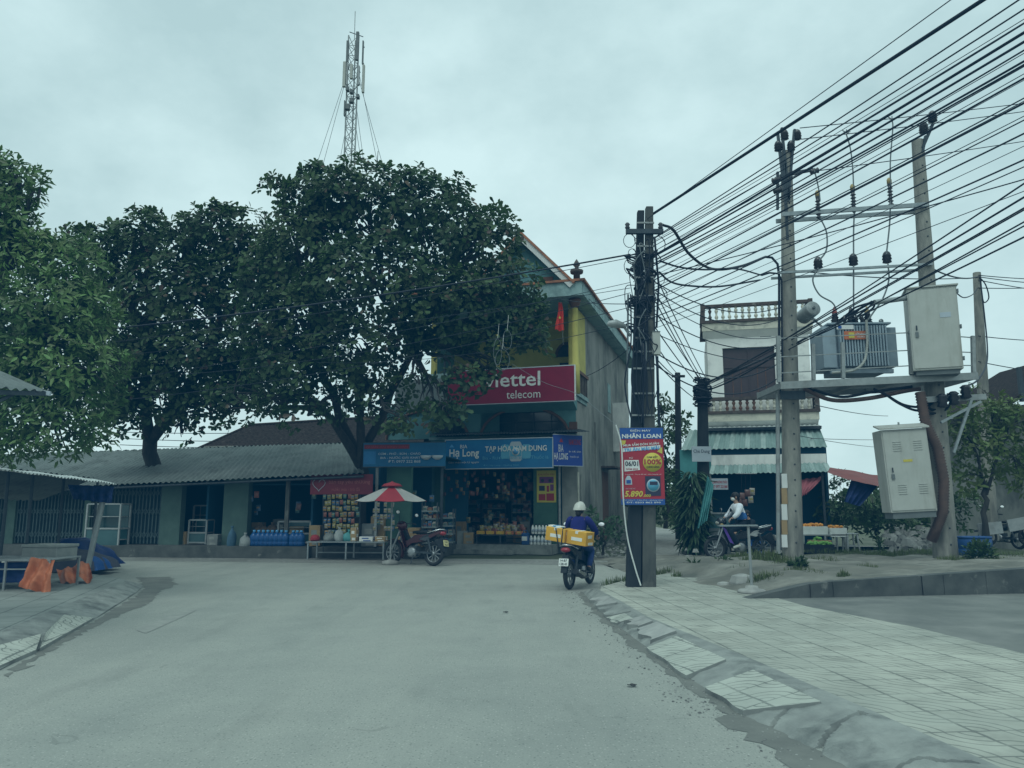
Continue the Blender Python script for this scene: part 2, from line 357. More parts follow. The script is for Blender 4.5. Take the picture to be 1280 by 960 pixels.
# asphalt: pale, dusty, patched
m, nt, b = nodes('asphalt')
v = coords(nt); fine = noise(nt, v, 60, 4, .75); mid = noise(nt, v, 1.6, 8, .68); big = noise(nt, coords(nt, (1.3, .12, 1), R(-4)), .8, 6, .6); patchy = noise(nt, v, .28, 4, .5)
col = mix(nt, ramp(nt, mid, .35, .7), (.298, .304, .275), (.245, .253, .232))
col = mix(nt, mth(nt, 'MULTIPLY', ramp(nt, big, .40, .66), .7), col, (.325, .326, .292))
col = mix(nt, mth(nt, 'MULTIPLY', ramp(nt, patchy, .50, .62), .45), col, (.222, .23, .212))
st = N(nt, 'ShaderNodeTexVoronoi'); st.inputs['Scale'].default_value = 48; nt.links.new(v, st.inputs['Vector'])
spk = mth(nt, 'LESS_THAN', st.outputs['Distance'], .30); sel = N(nt, 'ShaderNodeSeparateColor'); nt.links.new(st.outputs['Color'], sel.inputs[0])
col = mix(nt, mth(nt, 'MULTIPLY', spk, mth(nt, 'MULTIPLY', mth(nt, 'GREATER_THAN', sel.outputs[0], .72), .75)), col, (.40, .395, .36))
col = mix(nt, mth(nt, 'MULTIPLY', spk, mth(nt, 'MULTIPLY', mth(nt, 'LESS_THAN', sel.outputs[0], .22), .6)), col, (.11, .115, .11))
col = mix(nt, mth(nt, 'MULTIPLY', ramp(nt, fine, .5, .66), .45), col, (.15, .155, .145))
vo = N(nt, 'ShaderNodeTexVoronoi', feature='DISTANCE_TO_EDGE'); vo.inputs['Scale'].default_value = .30
wv = N(nt, 'ShaderNodeVectorMath', operation='ADD'); nn = N(nt, 'ShaderNodeTexNoise'); nn.inputs['Scale'].default_value = 1.5
nt.links.new(v, nn.inputs['Vector']); nt.links.new(v, wv.inputs[0]); nt.links.new(nn.outputs[1], wv.inputs[1]); nt.links.new(wv.outputs[0], vo.inputs['Vector'])
crk = mth(nt, 'MULTIPLY', mth(nt, 'LESS_THAN', vo.outputs[0], .0028), mth(nt, 'GREATER_THAN', mid, .56))
col = mix(nt, mth(nt, 'MULTIPLY', crk, .22), col, (.09, .09, .085))
n4 = noise(nt, coords(nt, (1, .22, 1), R(-4)), 2.6, 7, .62); col = mix(nt, mth(nt, 'MULTIPLY', ramp(nt, n4, .55, .70), .35), col, (.185, .19, .175))
nt.links.new(col, b.inputs['Base Color']); b.inputs['Roughness'].default_value = .9; b.inputs['Specular IOR Level'].default_value = .2
bump(nt, b, fine, .7, .01)
# tiled pavements: square cement tiles with curved grooves
def paving(name, rot, size, off, base, alt, groove, ring=True):
    m, nt, b = nodes(name)
    v = coords(nt, (1, 1, 1), rot); sp = N(nt, 'ShaderNodeSeparateXYZ'); nt.links.new(v, sp.inputs[0])
    n1 = noise(nt, v, 3, 7, .65); n2 = noise(nt, v, .6, 4, .5)
    dn = mth(nt, 'MULTIPLY', mth(nt, 'SUBTRACT', noise(nt, v, 4, 3, .5), .5), .03); dm = mth(nt, 'MULTIPLY', mth(nt, 'SUBTRACT', noise(nt, v, 3.1, 3, .5), .5), .03)
    u = mth(nt, 'FRACT', mth(nt, 'DIVIDE', mth(nt, 'ADD', mth(nt, 'ADD', sp.outputs[0], dn), off), size)); w = mth(nt, 'FRACT', mth(nt, 'DIVIDE', mth(nt, 'ADD', sp.outputs[1], dm), size))
    def near_edge(t, k): return mth(nt, 'GREATER_THAN', mth(nt, 'ABSOLUTE', mth(nt, 'SUBTRACT', t, .5)), .5 - k)
    g = mth(nt, 'MAXIMUM', near_edge(u, .026), near_edge(w, .018))
    if ring:
        def rings(cx, cy):
            a = mth(nt, 'SUBTRACT', u, cx); c = mth(nt, 'SUBTRACT', w, cy)
            d = mth(nt, 'SQRT', mth(nt, 'ADD', mth(nt, 'MULTIPLY', a, a), mth(nt, 'MULTIPLY', c, c)))
            return mth(nt, 'MULTIPLY', mth(nt, 'GREATER_THAN', mth(nt, 'SINE', mth(nt, 'MULTIPLY', d, 34)), .80), mth(nt, 'LESS_THAN', d, .62))
        g = mth(nt, 'MAXIMUM', g, mth(nt, 'MULTIPLY', mth(nt, 'MAXIMUM', rings(0, 0), rings(1, 1)), .85))
    fade = ramp(nt, n1, .30, .55)
    col = mix(nt, ramp(nt, n2, .4, .65), base, alt)
    col = mix(nt, ramp(nt, n1, .48, .72), col, tuple(x * .62 for x in base)); n3 = noise(nt, v, 1.4, 8, .7); col = mix(nt, ramp(nt, n3, .5, .7), col, tuple(x * .7 for x in base))
    tl = N(nt, 'ShaderNodeTexWhiteNoise', noise_dimensions='2D')
    fl = N(nt, 'ShaderNodeVectorMath', operation='SNAP'); fl.inputs[1].default_value = (size, size, size)
    nt.links.new(v, fl.inputs[0]); nt.links.new(fl.outputs[0], tl.inputs['Vector'])
    col = mix(nt, mth(nt, 'MULTIPLY', tl.outputs[0], .22), col, tuple(x * .6 for x in base))
    col = mix(nt, mth(nt, 'MULTIPLY', g, mth(nt, 'MULTIPLY_ADD', fade, .62, .2)), col, groove)
    nt.links.new(col, b.inputs['Base Color']); b.inputs['Roughness'].default_value = .85; b.inputs['Specular IOR Level'].default_value = .25
    bump(nt, b, mth(nt, 'SUBTRACT', n1, mth(nt, 'MULTIPLY', g, .6)), .35, .01)
from mathutils import noise as mnoise
paving('paving_right', R(-5.4), .44, .0, (.405, .405, .352), (.31, .318, .28), (.115, .12, .108))
paving('paving_left', R(-16.4), .44, .12, (.27, .285, .265), (.22, .235, .22), (.085, .095, .09), ring=False)
paving('paving_patch', R(-12), .36, .05, (.44, .45, .40), (.36, .375, .335), (.10, .108, .10))
pm('damp_dirt', (.17, .17, .152), (.12, .12, .108), 3, bmp=.5)
pm('field', (.075, .09, .05), (.05, .06, .035), .5, bmp=.5, dirt=(.16, .15, .12), dscale=.15)
def flat(name, pts, z, m, kind=True):
    b = MB(); b.poly([(p[0], p[1], z) for p in pts], m); o = b.build(name); return struct(o)
# ------------------------------------------------------------------ ground, road, lane
b = MB(); b.poly([(600 * math.cos(2 * math.pi * i / 48), 600 * math.sin(2 * math.pi * i / 48), -.02) for i in range(48)], 'field'); struct(b.build('ground'))
flat('road', [(-60, -25), (16, -25), (16, 11), (9, 20.3), (2.5, 20.6), (-60, 27)], 0.0, 'asphalt')
g = [gnd(*p) for p in ((752, 701), (770, 712), (830, 716), (899, 716), (915, 698), (1010, 690), (1060, 682))]
flat('lane', [(p.x, p.y) for p in g] + [(14, 27), (9.4, 27), (9.5, 60), (6.6, 60), (5.4, 31), (3.1, 21.5)], .004, 'gravel')
flat('shop_forecourt', [(3.2, 19.2), (2.2, 19.2), (1.9, 20.2), (-30, 25), (-30, 23.2), (-9, 20.1), (-4.9, 19.5), (0.5, 19.0), (2.6, 18.6)], .004, 'gravel')
# ------------------------------------------------------------------ raised pavement on the right, with its broken sloping kerb
PZ = .12
inner = [gnd(px, py, PZ) for px, py in ((1420, 1035), (1235, 953), (1090, 889), (1010, 855), (954, 830), (870, 796), (809, 771), (775, 751), (750, 738))]
outer = [gnd(px, py, 0) for px, py in ((1180, 1035), (1017, 944), (931, 898), (900, 878), (872, 860), (812, 816), (765, 779), (738, 754), (727, 740))]
inner = [Vector((6.0, -6, PZ))] + inner; outer = [Vector((4.7, -6, 0))] + outer
back = [gnd(px, py, PZ) for px, py in ((752, 733), (790, 723), (840, 716), (899, 716), (928, 730), (960, 744), (1008, 758), (1140, 783), (1280, 817), (1420, 856))]
b = MB(); b.poly([(p.x, p.y, PZ) for p in inner + back] + [(14, 3, PZ), (14, -6, PZ)], 'paving_right')
edge = [inner[-1]] + back
for p, q in zip(edge, edge[1:]):
    b.poly([(p.x, p.y, -.02), (q.x, q.y, -.02), (q.x, q.y, PZ), (p.x, p.y, PZ)], 'concrete')
struct(b.build('right_pavement'))
def lerp_line(L, t):
    t = t * (len(L) - 1); i = min(int(t), len(L) - 2); return L[i].lerp(L[i + 1], t - i)
b = MB()
kerb_w = .10
def kerb_pt(u, v):
    a, c = lerp_line(inner, u), lerp_line(outer, u)
    p = a.lerp(c, v); z = PZ + .004 if v < .18 else PZ * (1 - (v - .18) / .82) + .012
    near = max(0, min(1, (6.2 - p.y) / 1.5))
    def nz(f, k): return mnoise.noise(Vector((p.x * f, p.y * f, k)))
    z += (nz(2.2, 3) * .03 + nz(6, 1) * .022 + nz(15, 5) * .010) * (.25 + near) * (v > 0) * min(1, v * 2.5); z -= .035 * max(0, v - .8) / .2
    if near > 0 and abs(nz(1.7, 9)) < .035 and .1 < v < .95: z -= .05 * near
    return (p.x, p.y, z)
b.sheet(kerb_pt, 420, 34, 'kerb_concrete', smooth=False)
struct(b.build('right_kerb'))
def patch(name, pix, m, z0=.02):
    b = MB(); q = []
    for px, py, z in pix: q.append(gnd(px, py, z))
    vs = [tuple(p) for p in q]; low = [(p.x, p.y, p.z - .05) for p in q]
    b.poly(vs, m)
    for i in range(len(vs)): b.poly([low[i], low[(i + 1) % len(vs)], vs[(i + 1) % len(vs)], vs[i]], 'kerb_concrete')
    return struct(b.build(name))
def rough(name, pts, z, m, amp=.05, step=.09):
    out = []; pts = [Vector((p[0], p[1], 0)) for p in pts]
    for p, q in zip(pts, pts[1:] + pts[:1]):
        k = max(1, int((q - p).length / step))
        for i in range(k): out.append(p.lerp(q, i / k) + Vector((rnd.gauss(0, amp), rnd.gauss(0, amp), 0)) * .6)
    return flat(name, out, z, m)
def kslab(name, i0, i1, v0, v1, lift, m, wob=.02):
    b = MB(); n = 9
    def kz(v): return (PZ + .004 if v < .18 else PZ * (1 - (v - .18) / .82) + .012) + lift
    def top(u, v):
        uu, vv = (i0 + (i1 - i0) * u) / 9, v0 + (v1 - v0) * v; a, c = lerp_line(inner, uu), lerp_line(outer, uu); p = a.lerp(c, vv)
        e = wob * math.sin(u * 9 + i0 * 3) * (v if v1 > v0 else 1); return (p.x + e, p.y + e * .5, kz(vv))
    b.sheet(top, n, 5, m, smooth=False); rim = [top(i / n, 0) for i in range(n + 1)] + [top(1, j / 5) for j in range(1, 6)] + [top(i / n, 1) for i in range(n - 1, -1, -1)] + [top(0, j / 5) for j in range(4, 0, -1)]
    for p, q in zip(rim, rim[1:] + rim[:1]): b.poly([(p[0], p[1], p[2] - lift - .06), (q[0], q[1], q[2] - lift - .06), q, p], 'kerb_concrete')
    return struct(b.build(name))
kslab('kerb_tile_slab', 3.15, 4.7, .32, .98, .022, 'paving_patch', .012)
kslab('kerb_tile_slab', 5.2, 6.05, .36, 1.0, .022, 'paving_patch', .012)
kslab('kerb_tile_slab', 6.9, 7.15, .5, 1.02, .02, 'paving_patch')
kslab('kerb_slab', 6.15, 6.55, .25, .8, .03, 'concrete', .04); kslab('kerb_slab', 6.6, 6.85, .3, .75, .035, 'concrete', .05); kslab('kerb_slab', 7.2, 7.6, .3, .95, .02, 'kerb_concrete', .04); kslab('kerb_slab', 7.7, 8.2, .3, .9, .02, 'concrete', .04)

rough('gutter_dirt', [(p.x, p.y) for p in [lerp_line(outer, u / 60) + Vector((.10, 0, 0)) for u in range(8, 61)] + [lerp_line(outer, u / 60) + Vector((-.05 - .05 * abs(math.sin(u * 1.1)) - (.13 if u < 21 else 0), 0, 0)) for u in range(60, 7, -1)]], .003, 'damp_dirt', .03)
# loose grit along the kerb foot
def scatter(name, n, pos, size, m, flatn=.5):
    b = MB()
    for _ in range(n):
        p = pos(); s = rnd.uniform(*size); k = rnd.randint(5, 6)
        prof = [(p[0] + s * math.cos(2 * math.pi * i / k + p[0] * 9) * rnd.uniform(.7, 1.2), p[1] + s * math.sin(2 * math.pi * i / k + p[0] * 9) * rnd.uniform(.7, 1.2)) for i in range(k)]
        h = s * rnd.uniform(flatn * .6, flatn * 1.3); zb = p[2] - .01
        top = [(p[0] + (x - p[0]) * .55, p[1] + (y - p[1]) * .55, p[2] + h) for x, y in prof]
        bot = [(x, y, zb) for x, y in prof]
        b.add(bot + top, [tuple(range(k, 2 * k))] + [(i, (i + 1) % k, k + (i + 1) % k, k + i) for i in range(k)], m)
    return b.build(name)
def along_kerb():
    u = rnd.random() ** .7; p = lerp_line(outer, u); return (p.x + rnd.gauss(-.10, .14), p.y + rnd.gauss(0, .1), .0)
o = scatter('kerb_gravel', 900, along_kerb, (.004, .016), 'stone_rubble'); tag(o, 'loose grit and stone chips along the foot of the broken kerb', 'gravel', kind='stuff')
# ------------------------------------------------------------------ raised pavement on the left
li = [gnd(px, py, PZ) for px, py in ((-240, 900), (-120, 842), (0, 790), (60, 765), (120, 741), (150, 730), (158, 726))]
lo_ = [gnd(px, py, 0) for px, py in ((-240, 960), (-120, 893), (0, 838), (75, 799), (128, 768), (166, 744), (180, 733))]
lb = [gnd(px, py, PZ) for px, py in ((158, 726), (150, 722), (120, 718), (60, 716), (0, 716), (-120, 716), (-260, 714))]
b = MB(); b.poly([(p.x, p.y, PZ) for p in li + lb[1:]] + [(-14, 3, PZ)], 'paving_left')
for p, q in zip(lb, lb[1:]): b.poly([(p.x, p.y, -.02), (q.x, q.y, -.02), (q.x, q.y, PZ), (p.x, p.y, PZ)], 'kerb_concrete')
struct(b.build('left_pavement'))
b = MB()
def kl(u, v):
    a, c = lerp_line(li, u), lerp_line(lo_, u); p = a.lerp(c, v)
    return (p.x, p.y, (PZ + .004 if v == 0 else PZ * (1 - v) + .01) + rnd.uniform(-.007, .007))
b.sheet(kl, 70, 6, 'kerb_concrete', smooth=False); struct(b.build('left_kerb'))
patch('kerb_tile_slab', [(-30, 845, .035), (0, 806, .10), (52, 792, .10), (45, 812, .035)], 'paving_patch')
patch('kerb_tile_slab', [(50, 810, .035), (58, 790, .10), (80, 768, .115), (117, 772, .03)], 'paving_patch')
# worn white road marks
pm('road_paint', (.29, .29, .265), (.225, .228, .21), 6, lo=.3, hi=.6, bmp=.1)
flat('road_marking', [gnd(px, py)[:2] for px, py in ((170, 788), (208, 772), (242, 760), (246, 763), (214, 778), (182, 792))], .004, 'road_paint')
flat('road_marking', [gnd(px, py)[:2] for px, py in ((632, 732), (642, 731), (643, 733), (633, 734))], .004, 'road_paint')
# damp dirt where the left kerb ends
rough('gutter_dirt', [gnd(px, py)[:2] for px, py in ((0, 845), (70, 803), (126, 772), (168, 746), (180, 735), (172, 722), (212, 721), (222, 730), (200, 740), (182, 757), (150, 768), (120, 783), (60, 815), (10, 848))], .003, 'damp_dirt')
# ------------------------------------------------------------------ concrete driveway, retaining wall, earth mound
w0, w1 = gnd(985, 748, .115), gnd(1280, 742, .115); wd = (w1 - w0).normalized()
w2 = w0 + wd * 14; wl = w0 - wd * .35
flat('driveway', [(w0.x - 1.0, w0.y + .5), (w0.x, w0.y + .1), (w2.x, w2.y + .1), (25, 8), (25, -5), (5.4, -5), (4.3, 6), (3.7, 9.5)], .116, 'driveway')
b = MB()
def wall_top(t): return .30 + .045 * t if t >= .5 else .31 * max(0, (t + .95) / 1.45) ** .8 + .02
nrm = Vector((-wd.y, wd.x, 0))
for i in range(-3, 40):
    t0, t1 = i * .35, (i + 1) * .35
    p, q = w0 + wd * t0, w0 + wd * t1; a0, a1 = wall_top(t0), wall_top(t1)
    j = [rnd.uniform(-.012, .012) for _ in range(4)]
    P = [p, q, q + nrm * .2, p + nrm * .2]
    b.add([(P[0].x, P[0].y + j[0], -.02), (P[1].x, P[1].y + j[1], -.02), (P[1].x, P[1].y + j[1] + .01, a1), (P[0].x, P[0].y + j[0] + .01, a0), (P[2].x, P[2].y, a1), (P[3].x, P[3].y, a0)], [(0, 1, 2, 3), (3, 2, 4, 5)], 'retaining')
rw = b.build('retaining_wall', origin=w0); tag(rw, 'low dark mossy retaining wall holding the earth mound above the driveway', 'wall')
def mound(u, v):
    s = u * 15 - 0.9
    p = w0 + wd * s; y = p.y + .12 + v * (21.6 - p.y); x = p.x - (1.1 * v if s < 2 else 1.1 * v * max(0, 1 - (s - 2) / 6))
    k = min(1, v * 2.4); h = wall_top(min(max(s, 0), 8)) * (1 - k) + .31 * k
    h *= 1 - max(0, min(1, (v - .52) / .28)) * .8
    if s < .5: h *= max(0, (s + .9) / 1.4) ** .8
    h += .022 * math.sin(x * 5.1 + y * 2.2) * min(1, v * 8) + .018 * math.sin(x * 2.3 - y * 4.7) * min(1, v * 8) + (rnd.uniform(-.012, .012) if v > 0 else 0)
    return (x, y, h - (.03 if v > .97 else 0))
b = MB(); b.sheet(mound, 90, 46, 'dirt'); struct(b.build('earth_mound'))
b = MB(); c0 = gnd(938, 741, .05)
for k, (dx, dy, s, h) in enumerate(((-.02, .35, .20, .26), (.24, .3, .14, .17), (-.3, .42, .12, .13))):
    b.lathe([(s * .98, -.05), (s, h * .5), (s * .8, h * .88), (s * .3, h)], (c0.x + dx, c0.y + dy, .05), 'concrete', n=6, smooth=False)
tag(b.build('concrete_rubble_block', origin=c0), 'broken concrete lump at the tip of the mound behind the thin metal stand', 'rubble')
# ================================================================== the two-storey shop house with gable
C0 = gnd(722, 692); HF = Fr(C0, R(-16.6))
HW = 4.75; HD = 9.9
house = thing('shop_house', 'two storey teal shop house with gabled roof, yellow loggia and stained grey side wall', 'house', HF.loc, HF.rot)
def hz(px, py, y=0.0): return HF.y(px, py, y).z
def hx(px, py, y=0.0): return HF.y(px, py, y).x
SIDE_FAR = HF.x(787, 560, 0).y
z_floor2 = hz(718, 500); z_eave = hz(722, 366); z_peak = hz(652, 304)
b = MB()     # side wall + back + left wall + inner floor slabs
b.bx(-.18, 0, .02, SIDE_FAR, 0, z_eave + .05, 'plaster_side')
b.bx(-HW, -.18, SIDE_FAR - .2, SIDE_FAR, 0, z_eave, 'plaster_side')
b.bx(-HW, -HW + .18, .02, SIDE_FAR - .2, 0, z_eave, 'teal_wall')
house_side = b.build('side_wall', house)
# ground floor front: teal lintel band with arched fan windows, green pillar at the corner
zb = hz(690, 547); zlint = hz(718, 500)
b = MB()
b.bx(-HW + .18, -.18, .0, .16, zb - .55, zb + .06, 'teal_wall')
ax0, ax1 = hx(601, 540), hx(711, 535); ac, ar = (ax0 + ax1) / 2, (ax1 - ax0) / 2; az = zb + .06; ah = hz(660, 509) - az
def arch_wall(b, cx, r, h, z0, z1, xa, xb, y0, y1, m):
    n = 14; top = [(cx - r * math.cos(math.pi * i / n), z0 + h * math.sin(math.pi * i / n)) for i in range(n + 1)]
    for (xa_, za), (xb_, zb_) in zip(top, top[1:]):
        b.poly([(xa_, y0, za), (xb_, y0, zb_), (xb_, y0, z1), (xa_, y0, z1)], m)
        b.poly([(xa_, y0, za), (xa_, y1, za), (xb_, y1, zb_), (xb_, y0, zb_)], m)
    b.poly([(xa, y0, z0), (top[0][0], y0, z0), (top[0][0], y0, z1), (xa, y0, z1)], m)
    b.poly([(top[-1][0], y0, z0), (xb, y0, z0), (xb, y0, z1), (top[-1][0], y0, z1)], m)
    return top
arch_wall(b, ac, ar, ah, az, zlint + .02, -HW / 2 - .05, -.0, 0, .2, 'teal_wall')
ac2 = ac - 2 * ar - .42
arch_wall(b, ac2, ar, ah, az, zlint + .02, -HW, -HW / 2 - .05, 0, .2, 'teal_wall')
b.build('front_wall', house)
for c in (ac, ac2):
    w = MB(); n = 14
    pts = [(c - ar * math.cos(math.pi * i / n), .12, az + ah * math.sin(math.pi * i / n)) for i in range(n + 1)]
    w.poly(pts, 'window_dark')
    for q in (-.6, -.2, .2, .6): w.tube([(c + q * ar, .09, az + .01), (c + q * ar, .09, az + ah * math.sqrt(1 - q * q) - .01)], .012, 'dark_steel', 5)
    w.tube([(c - ar * .8, .09, az + ah * .5), (c + ar * .8, .09, az + ah * .5)], .012, 'dark_steel', 5)
    wo = w.build('fan_window', house)
    t = MB(); t.tube([(p[0], -.02, p[2]) for p in pts], .05, 'brown_trim', 6); t.build('arch_trim', wo)
b = MB(); b.bx(-HW - .02, .03, -.07, .02, az - .05, az + .04, 'pale_teal_trim'); b.bx(-.2, .04, -.05, .03, az + .05, az + .4, 'brown_trim'); b.build('sill_band', house)
# balcony slab, parapet with grille on the side, recessed yellow loggia
z2 = zlint; zfl = z2 + .12
BF = -.75                                           # balcony front edge
b = MB(); b.bx(-HW, .04, BF, 1.6, z2, zfl, 'pale_teal_trim'); b.prism([(-HW, BF, z2), (-HW, 0.02, z2), (-HW, .02, z2 - .32)], (HW + .04, 0, 0), 'teal_wall'); b.build('balcony_slab', house)
zp = hz(718, 456, BF)
b = MB(); b.bx(.0, .10, BF, 1.6, zfl, zfl + .12, 'pale_teal_trim'); b.bx(-.02, .11, BF, 1.6, zp - .1, zp, 'brown_trim')
for i in range(9): y = BF + .1 + i * .26; b.bx(.03, .07, y, y + .13, zfl + .12, zp - .1, 'old_stone')
b.bx(-HW, .02, BF - .02, BF + .1, zfl, zp - .06, 'pale_teal_trim'); b.build('balcony_parapet', house)
b = MB(); L0 = 1.6
b.bx(-HW + .18, -.18, L0, L0 + .15, zfl, z_eave, 'yellow_wall'); b.bx(-.19, -.17, .0, L0, zfl, z_eave, 'yellow_wall')
b.bx(-.20, .015, -.0, .02, zfl, z_eave - .2, 'yellow_wall'); b.bx(-.215, -.14, .02, L0, zfl + 1.35, zfl + 1.5, 'brown_trim'); b.bx(.001, .012, .02, L0, zfl, z_eave - .4, 'yellow_wall')
b.build('loggia_wall', house)
b = MB()
for xa, xb, zt in ((-1.75, -1.0, 1.0), (-.85, -.28, 1.35), (-3.6, -2.5, 1.35)):
    b.bx(xa, xb, L0 - .03, L0, zfl, zfl + zt, 'window_dark')
b.each('loggia_door', house)
b = MB(); c = -.62; n = 10; b.poly([(c - .32 * math.cos(math.pi * i / n), L0 - .03, zfl + 1.55 + .42 * math.sin(math.pi * i / n)) for i in range(n + 1)], 'window_dark'); b.tube([(c - .34 * math.cos(math.pi * i / n), L0 - .04, zfl + 1.55 + .44 * math.sin(math.pi * i / n)) for i in range(n + 1)], .05, 'brown_trim', 6); b.build('arched_window', house)
b = MB(); xc = hx(719, 430, -.5); b.lathe([(.13, zfl), (.13, zp + .05), (.10, zp + .1), (.095, z_eave - .62), (.10, z_eave - .6), (.13, z_eave - .5), (.17, z_eave - .42), (.17, z_eave - .34)], (xc, -.5, 0), 'yellow_wall', 16); col_ = b.build('column', house)
b = MB(); b.lathe([(.11, z_eave - .62), (.15, z_eave - .52), (.19, z_eave - .4), (.19, z_eave - .335)], (xc, -.5, 0), 'brown_trim', 12); b.build('capital', col_)
for x in (-HW / 2, -HW + .3):
    b = MB(); b.lathe([(.13, zfl), (.10, zp + .1), (.095, z_eave - .6), (.17, z_eave - .34)], (x, -.5, 0), 'yellow_wall', 14); b.build('column', house)
# roof: flat eaves all round with teal fascia, gable pediment at the front
EV = .42
b = MB()
zs = z_eave - .33
b.bx(-HW - EV, EV, -.95, L0 + .3, zs, zs + .06, 'pale_teal_trim')                       # soffit
b.bx(-HW - EV, EV + .02, -.99, -.90, zs - .02, zs + .40, 'pale_teal_trim')
b.bx(EV - .03, EV + .04, -.90, SIDE_FAR + .4, zs + .02, zs + .40, 'pale_teal_trim')
b.bx(.0, EV - .03, L0 + .3, SIDE_FAR + .4, zs, zs + .06, 'pale_teal_trim')
b.bx(EV - .02, EV + .12, -1.05, SIDE_FAR + .45, zs + .40, zs + .47, 'orange_tile'); b.bx(-HW - EV - .1, EV + .12, -1.05, -.88, zs + .402, zs + .472, 'orange_tile')
b.build('eave', house)
px_ = hx(652, 304, -.9); xr = hx(716, 357, -.9) ; xl = 2 * px_ - xr; ze = zs + .45
b = MB(); b.prism([(xl, -.72, ze), (xr, -.72, ze), (px_, -.72, z_peak - .12)], (0, .1, 0), 'teal_wall'); b.bx(px_ + .55, px_ + .95, -.76, -.72, ze + .12, ze + .24, 'brown_trim'); b.build('gable_wall', house)
rf = MB()
for s in (1, -1):
    xe = xr if s > 0 else xl
    d = Vector((xe - px_, 0, ze - z_peak)).normalized()
    a = Vector((px_, -1.0, z_peak)); e = Vector((xe, -1.0, ze)) + d * .15
    rf.wave((e.x, SIDE_FAR, e.z) if s < 0 else (e.x, -1.0, e.z), (e.x, -1.0, e.z) if s < 0 else (e.x, SIDE_FAR, e.z), (a.x, -1.0, a.z) if s < 0 else (a.x, SIDE_FAR, a.z), (a.x, SIDE_FAR, a.z) if s < 0 else (a.x, -1.0, a.z), .22, .025, 'orange_tile', 6)
rfo = rf.build('roof', house)
b = MB()
for s in (1, -1):
    xe = xr if s > 0 else xl; d = Vector((xe - px_, 0, ze - z_peak)).normalized(); nn_ = Vector((-d.z * s, 0, d.x * s))
    a = Vector((px_, -1.0, z_peak)); e = Vector((xe, -1.0, ze)) + d * .12
    b.bar(a - nn_ * .13, e - nn_ * .13, .09, .16, 'print_white', up=nn_); b.bar(a - nn_ * .015 + Vector((0, -.01, 0)), e - nn_ * .015 + Vector((0, -.01, 0)), .16, .07, 'orange_tile', up=nn_)
b.build('barge_board', rfo)
xf = hx(721, 350, -.85); b = MB(); b.lathe([(.10, ze - .05), (.10, ze + .22), (.19, ze + .24), (.20, ze + .33), (.08, ze + .36), (.05, ze + .42), (.11, ze + .50), (.06, ze + .60), (.01, ze + .68)], (xf, -.85, 0), 'old_stone', 10); b.build('finial', house)
# corner pillar, drain pipe and side niches
zg0 = .28
b = MB(); gx0, gx1 = hx(667, 630), hx(697, 630)
b.bx(gx0, gx1, -.02, .22, 0, zb - .5, 'green_wall'); b.bx(gx1 + .14, .0, .0, .25, 0, zb - .5, 'plaster_side'); b.bx(-HW + .18, -HW + .5, -.02, .2, 0, zb - .5, 'green_wall'); b.bx(gx1, gx1 + .14, .12, .2, 0, zb - .5, 'veil_navy'); b.each('pillar', house)
b = MB(); b.tube([(gx1 + .07, -.05, .2), (gx1 + .07, -.05, zb - .4)], .045, 'galv', 8); b.build('drain_pipe', house)
b = MB(); b.bx(.005, .02, .5, .95, .25, 2.35, 'plaster_side'); b.bx(.004, .012, .1, .32, .2, 2.4, 'cream_trim'); b.bx(.002, .012, 4.4, 5.6, .2, 2.6, 'brown_trim'); b.bx(.002, .03, 6.6, 7.4, .2, 2.5, 'plaster_side'); b.bx(.0, .5, 4.2, 5.8, 2.72, 2.78, 'old_stone'); b.bx(0, .06, 3.0, 3.2, 0, 4.2, 'plaster_side'); b.build('side_door', house)
b = MB(); b.bx(.0, .55, 7.0, 7.7, hz(722, 545, 0), hz(722, 545) + 1.9, 'white_wall'); b.bx(.003, .02, 5.9, 6.5, zfl + .2, zfl + 1.3, 'pale_teal_trim'); b.build('side_box', house)
# shop room inside
b = MB(); zc = zb - .5
b.bx(-HW + .18, gx0, 4.2, 4.3, .2, zc, 'veil_navy'); b.bx(-HW + .18, -.18, .16, 4.3, zc, zc + .05, 'veil_navy'); b.bx(gx0 + .02, gx0 + .1, .22, 4.2, .2, zc, 'veil_navy'); b.bx(-HW + .182, -HW + .25, .2, 4.2, .2, zc, 'veil_navy'); b.bx(-HW + .1, .0, -.0, 4.3, .0, zg0, 'shop_floor'); b.build('shop_room', house)
# front plinth and step
s0, s1 = hx(548, 690, -.9), hx(689, 690, -.9)
b = MB(); b.bx(s0, s1, -.85, -.002, 0, .27, 'kerb_concrete'); b.bx(s0 - .3, s1 - 1.1, -1.15, -.85, 0, .13, 'kerb_concrete'); b.build('plinth', house)
# little corrugated canopy above the signs
ca = MB(); y0 = -.95; zca = hz(640, 541, y0)
ca.wave((hx(535, 556, y0), y0, zca - .02), (hx(737, 540, y0) , y0, zca - .02), (.14, -.02, zca + .14), (-HW + .1, -.02, zca + .14), .09, .013, 'dark_steel'); ca.build('canopy', house)

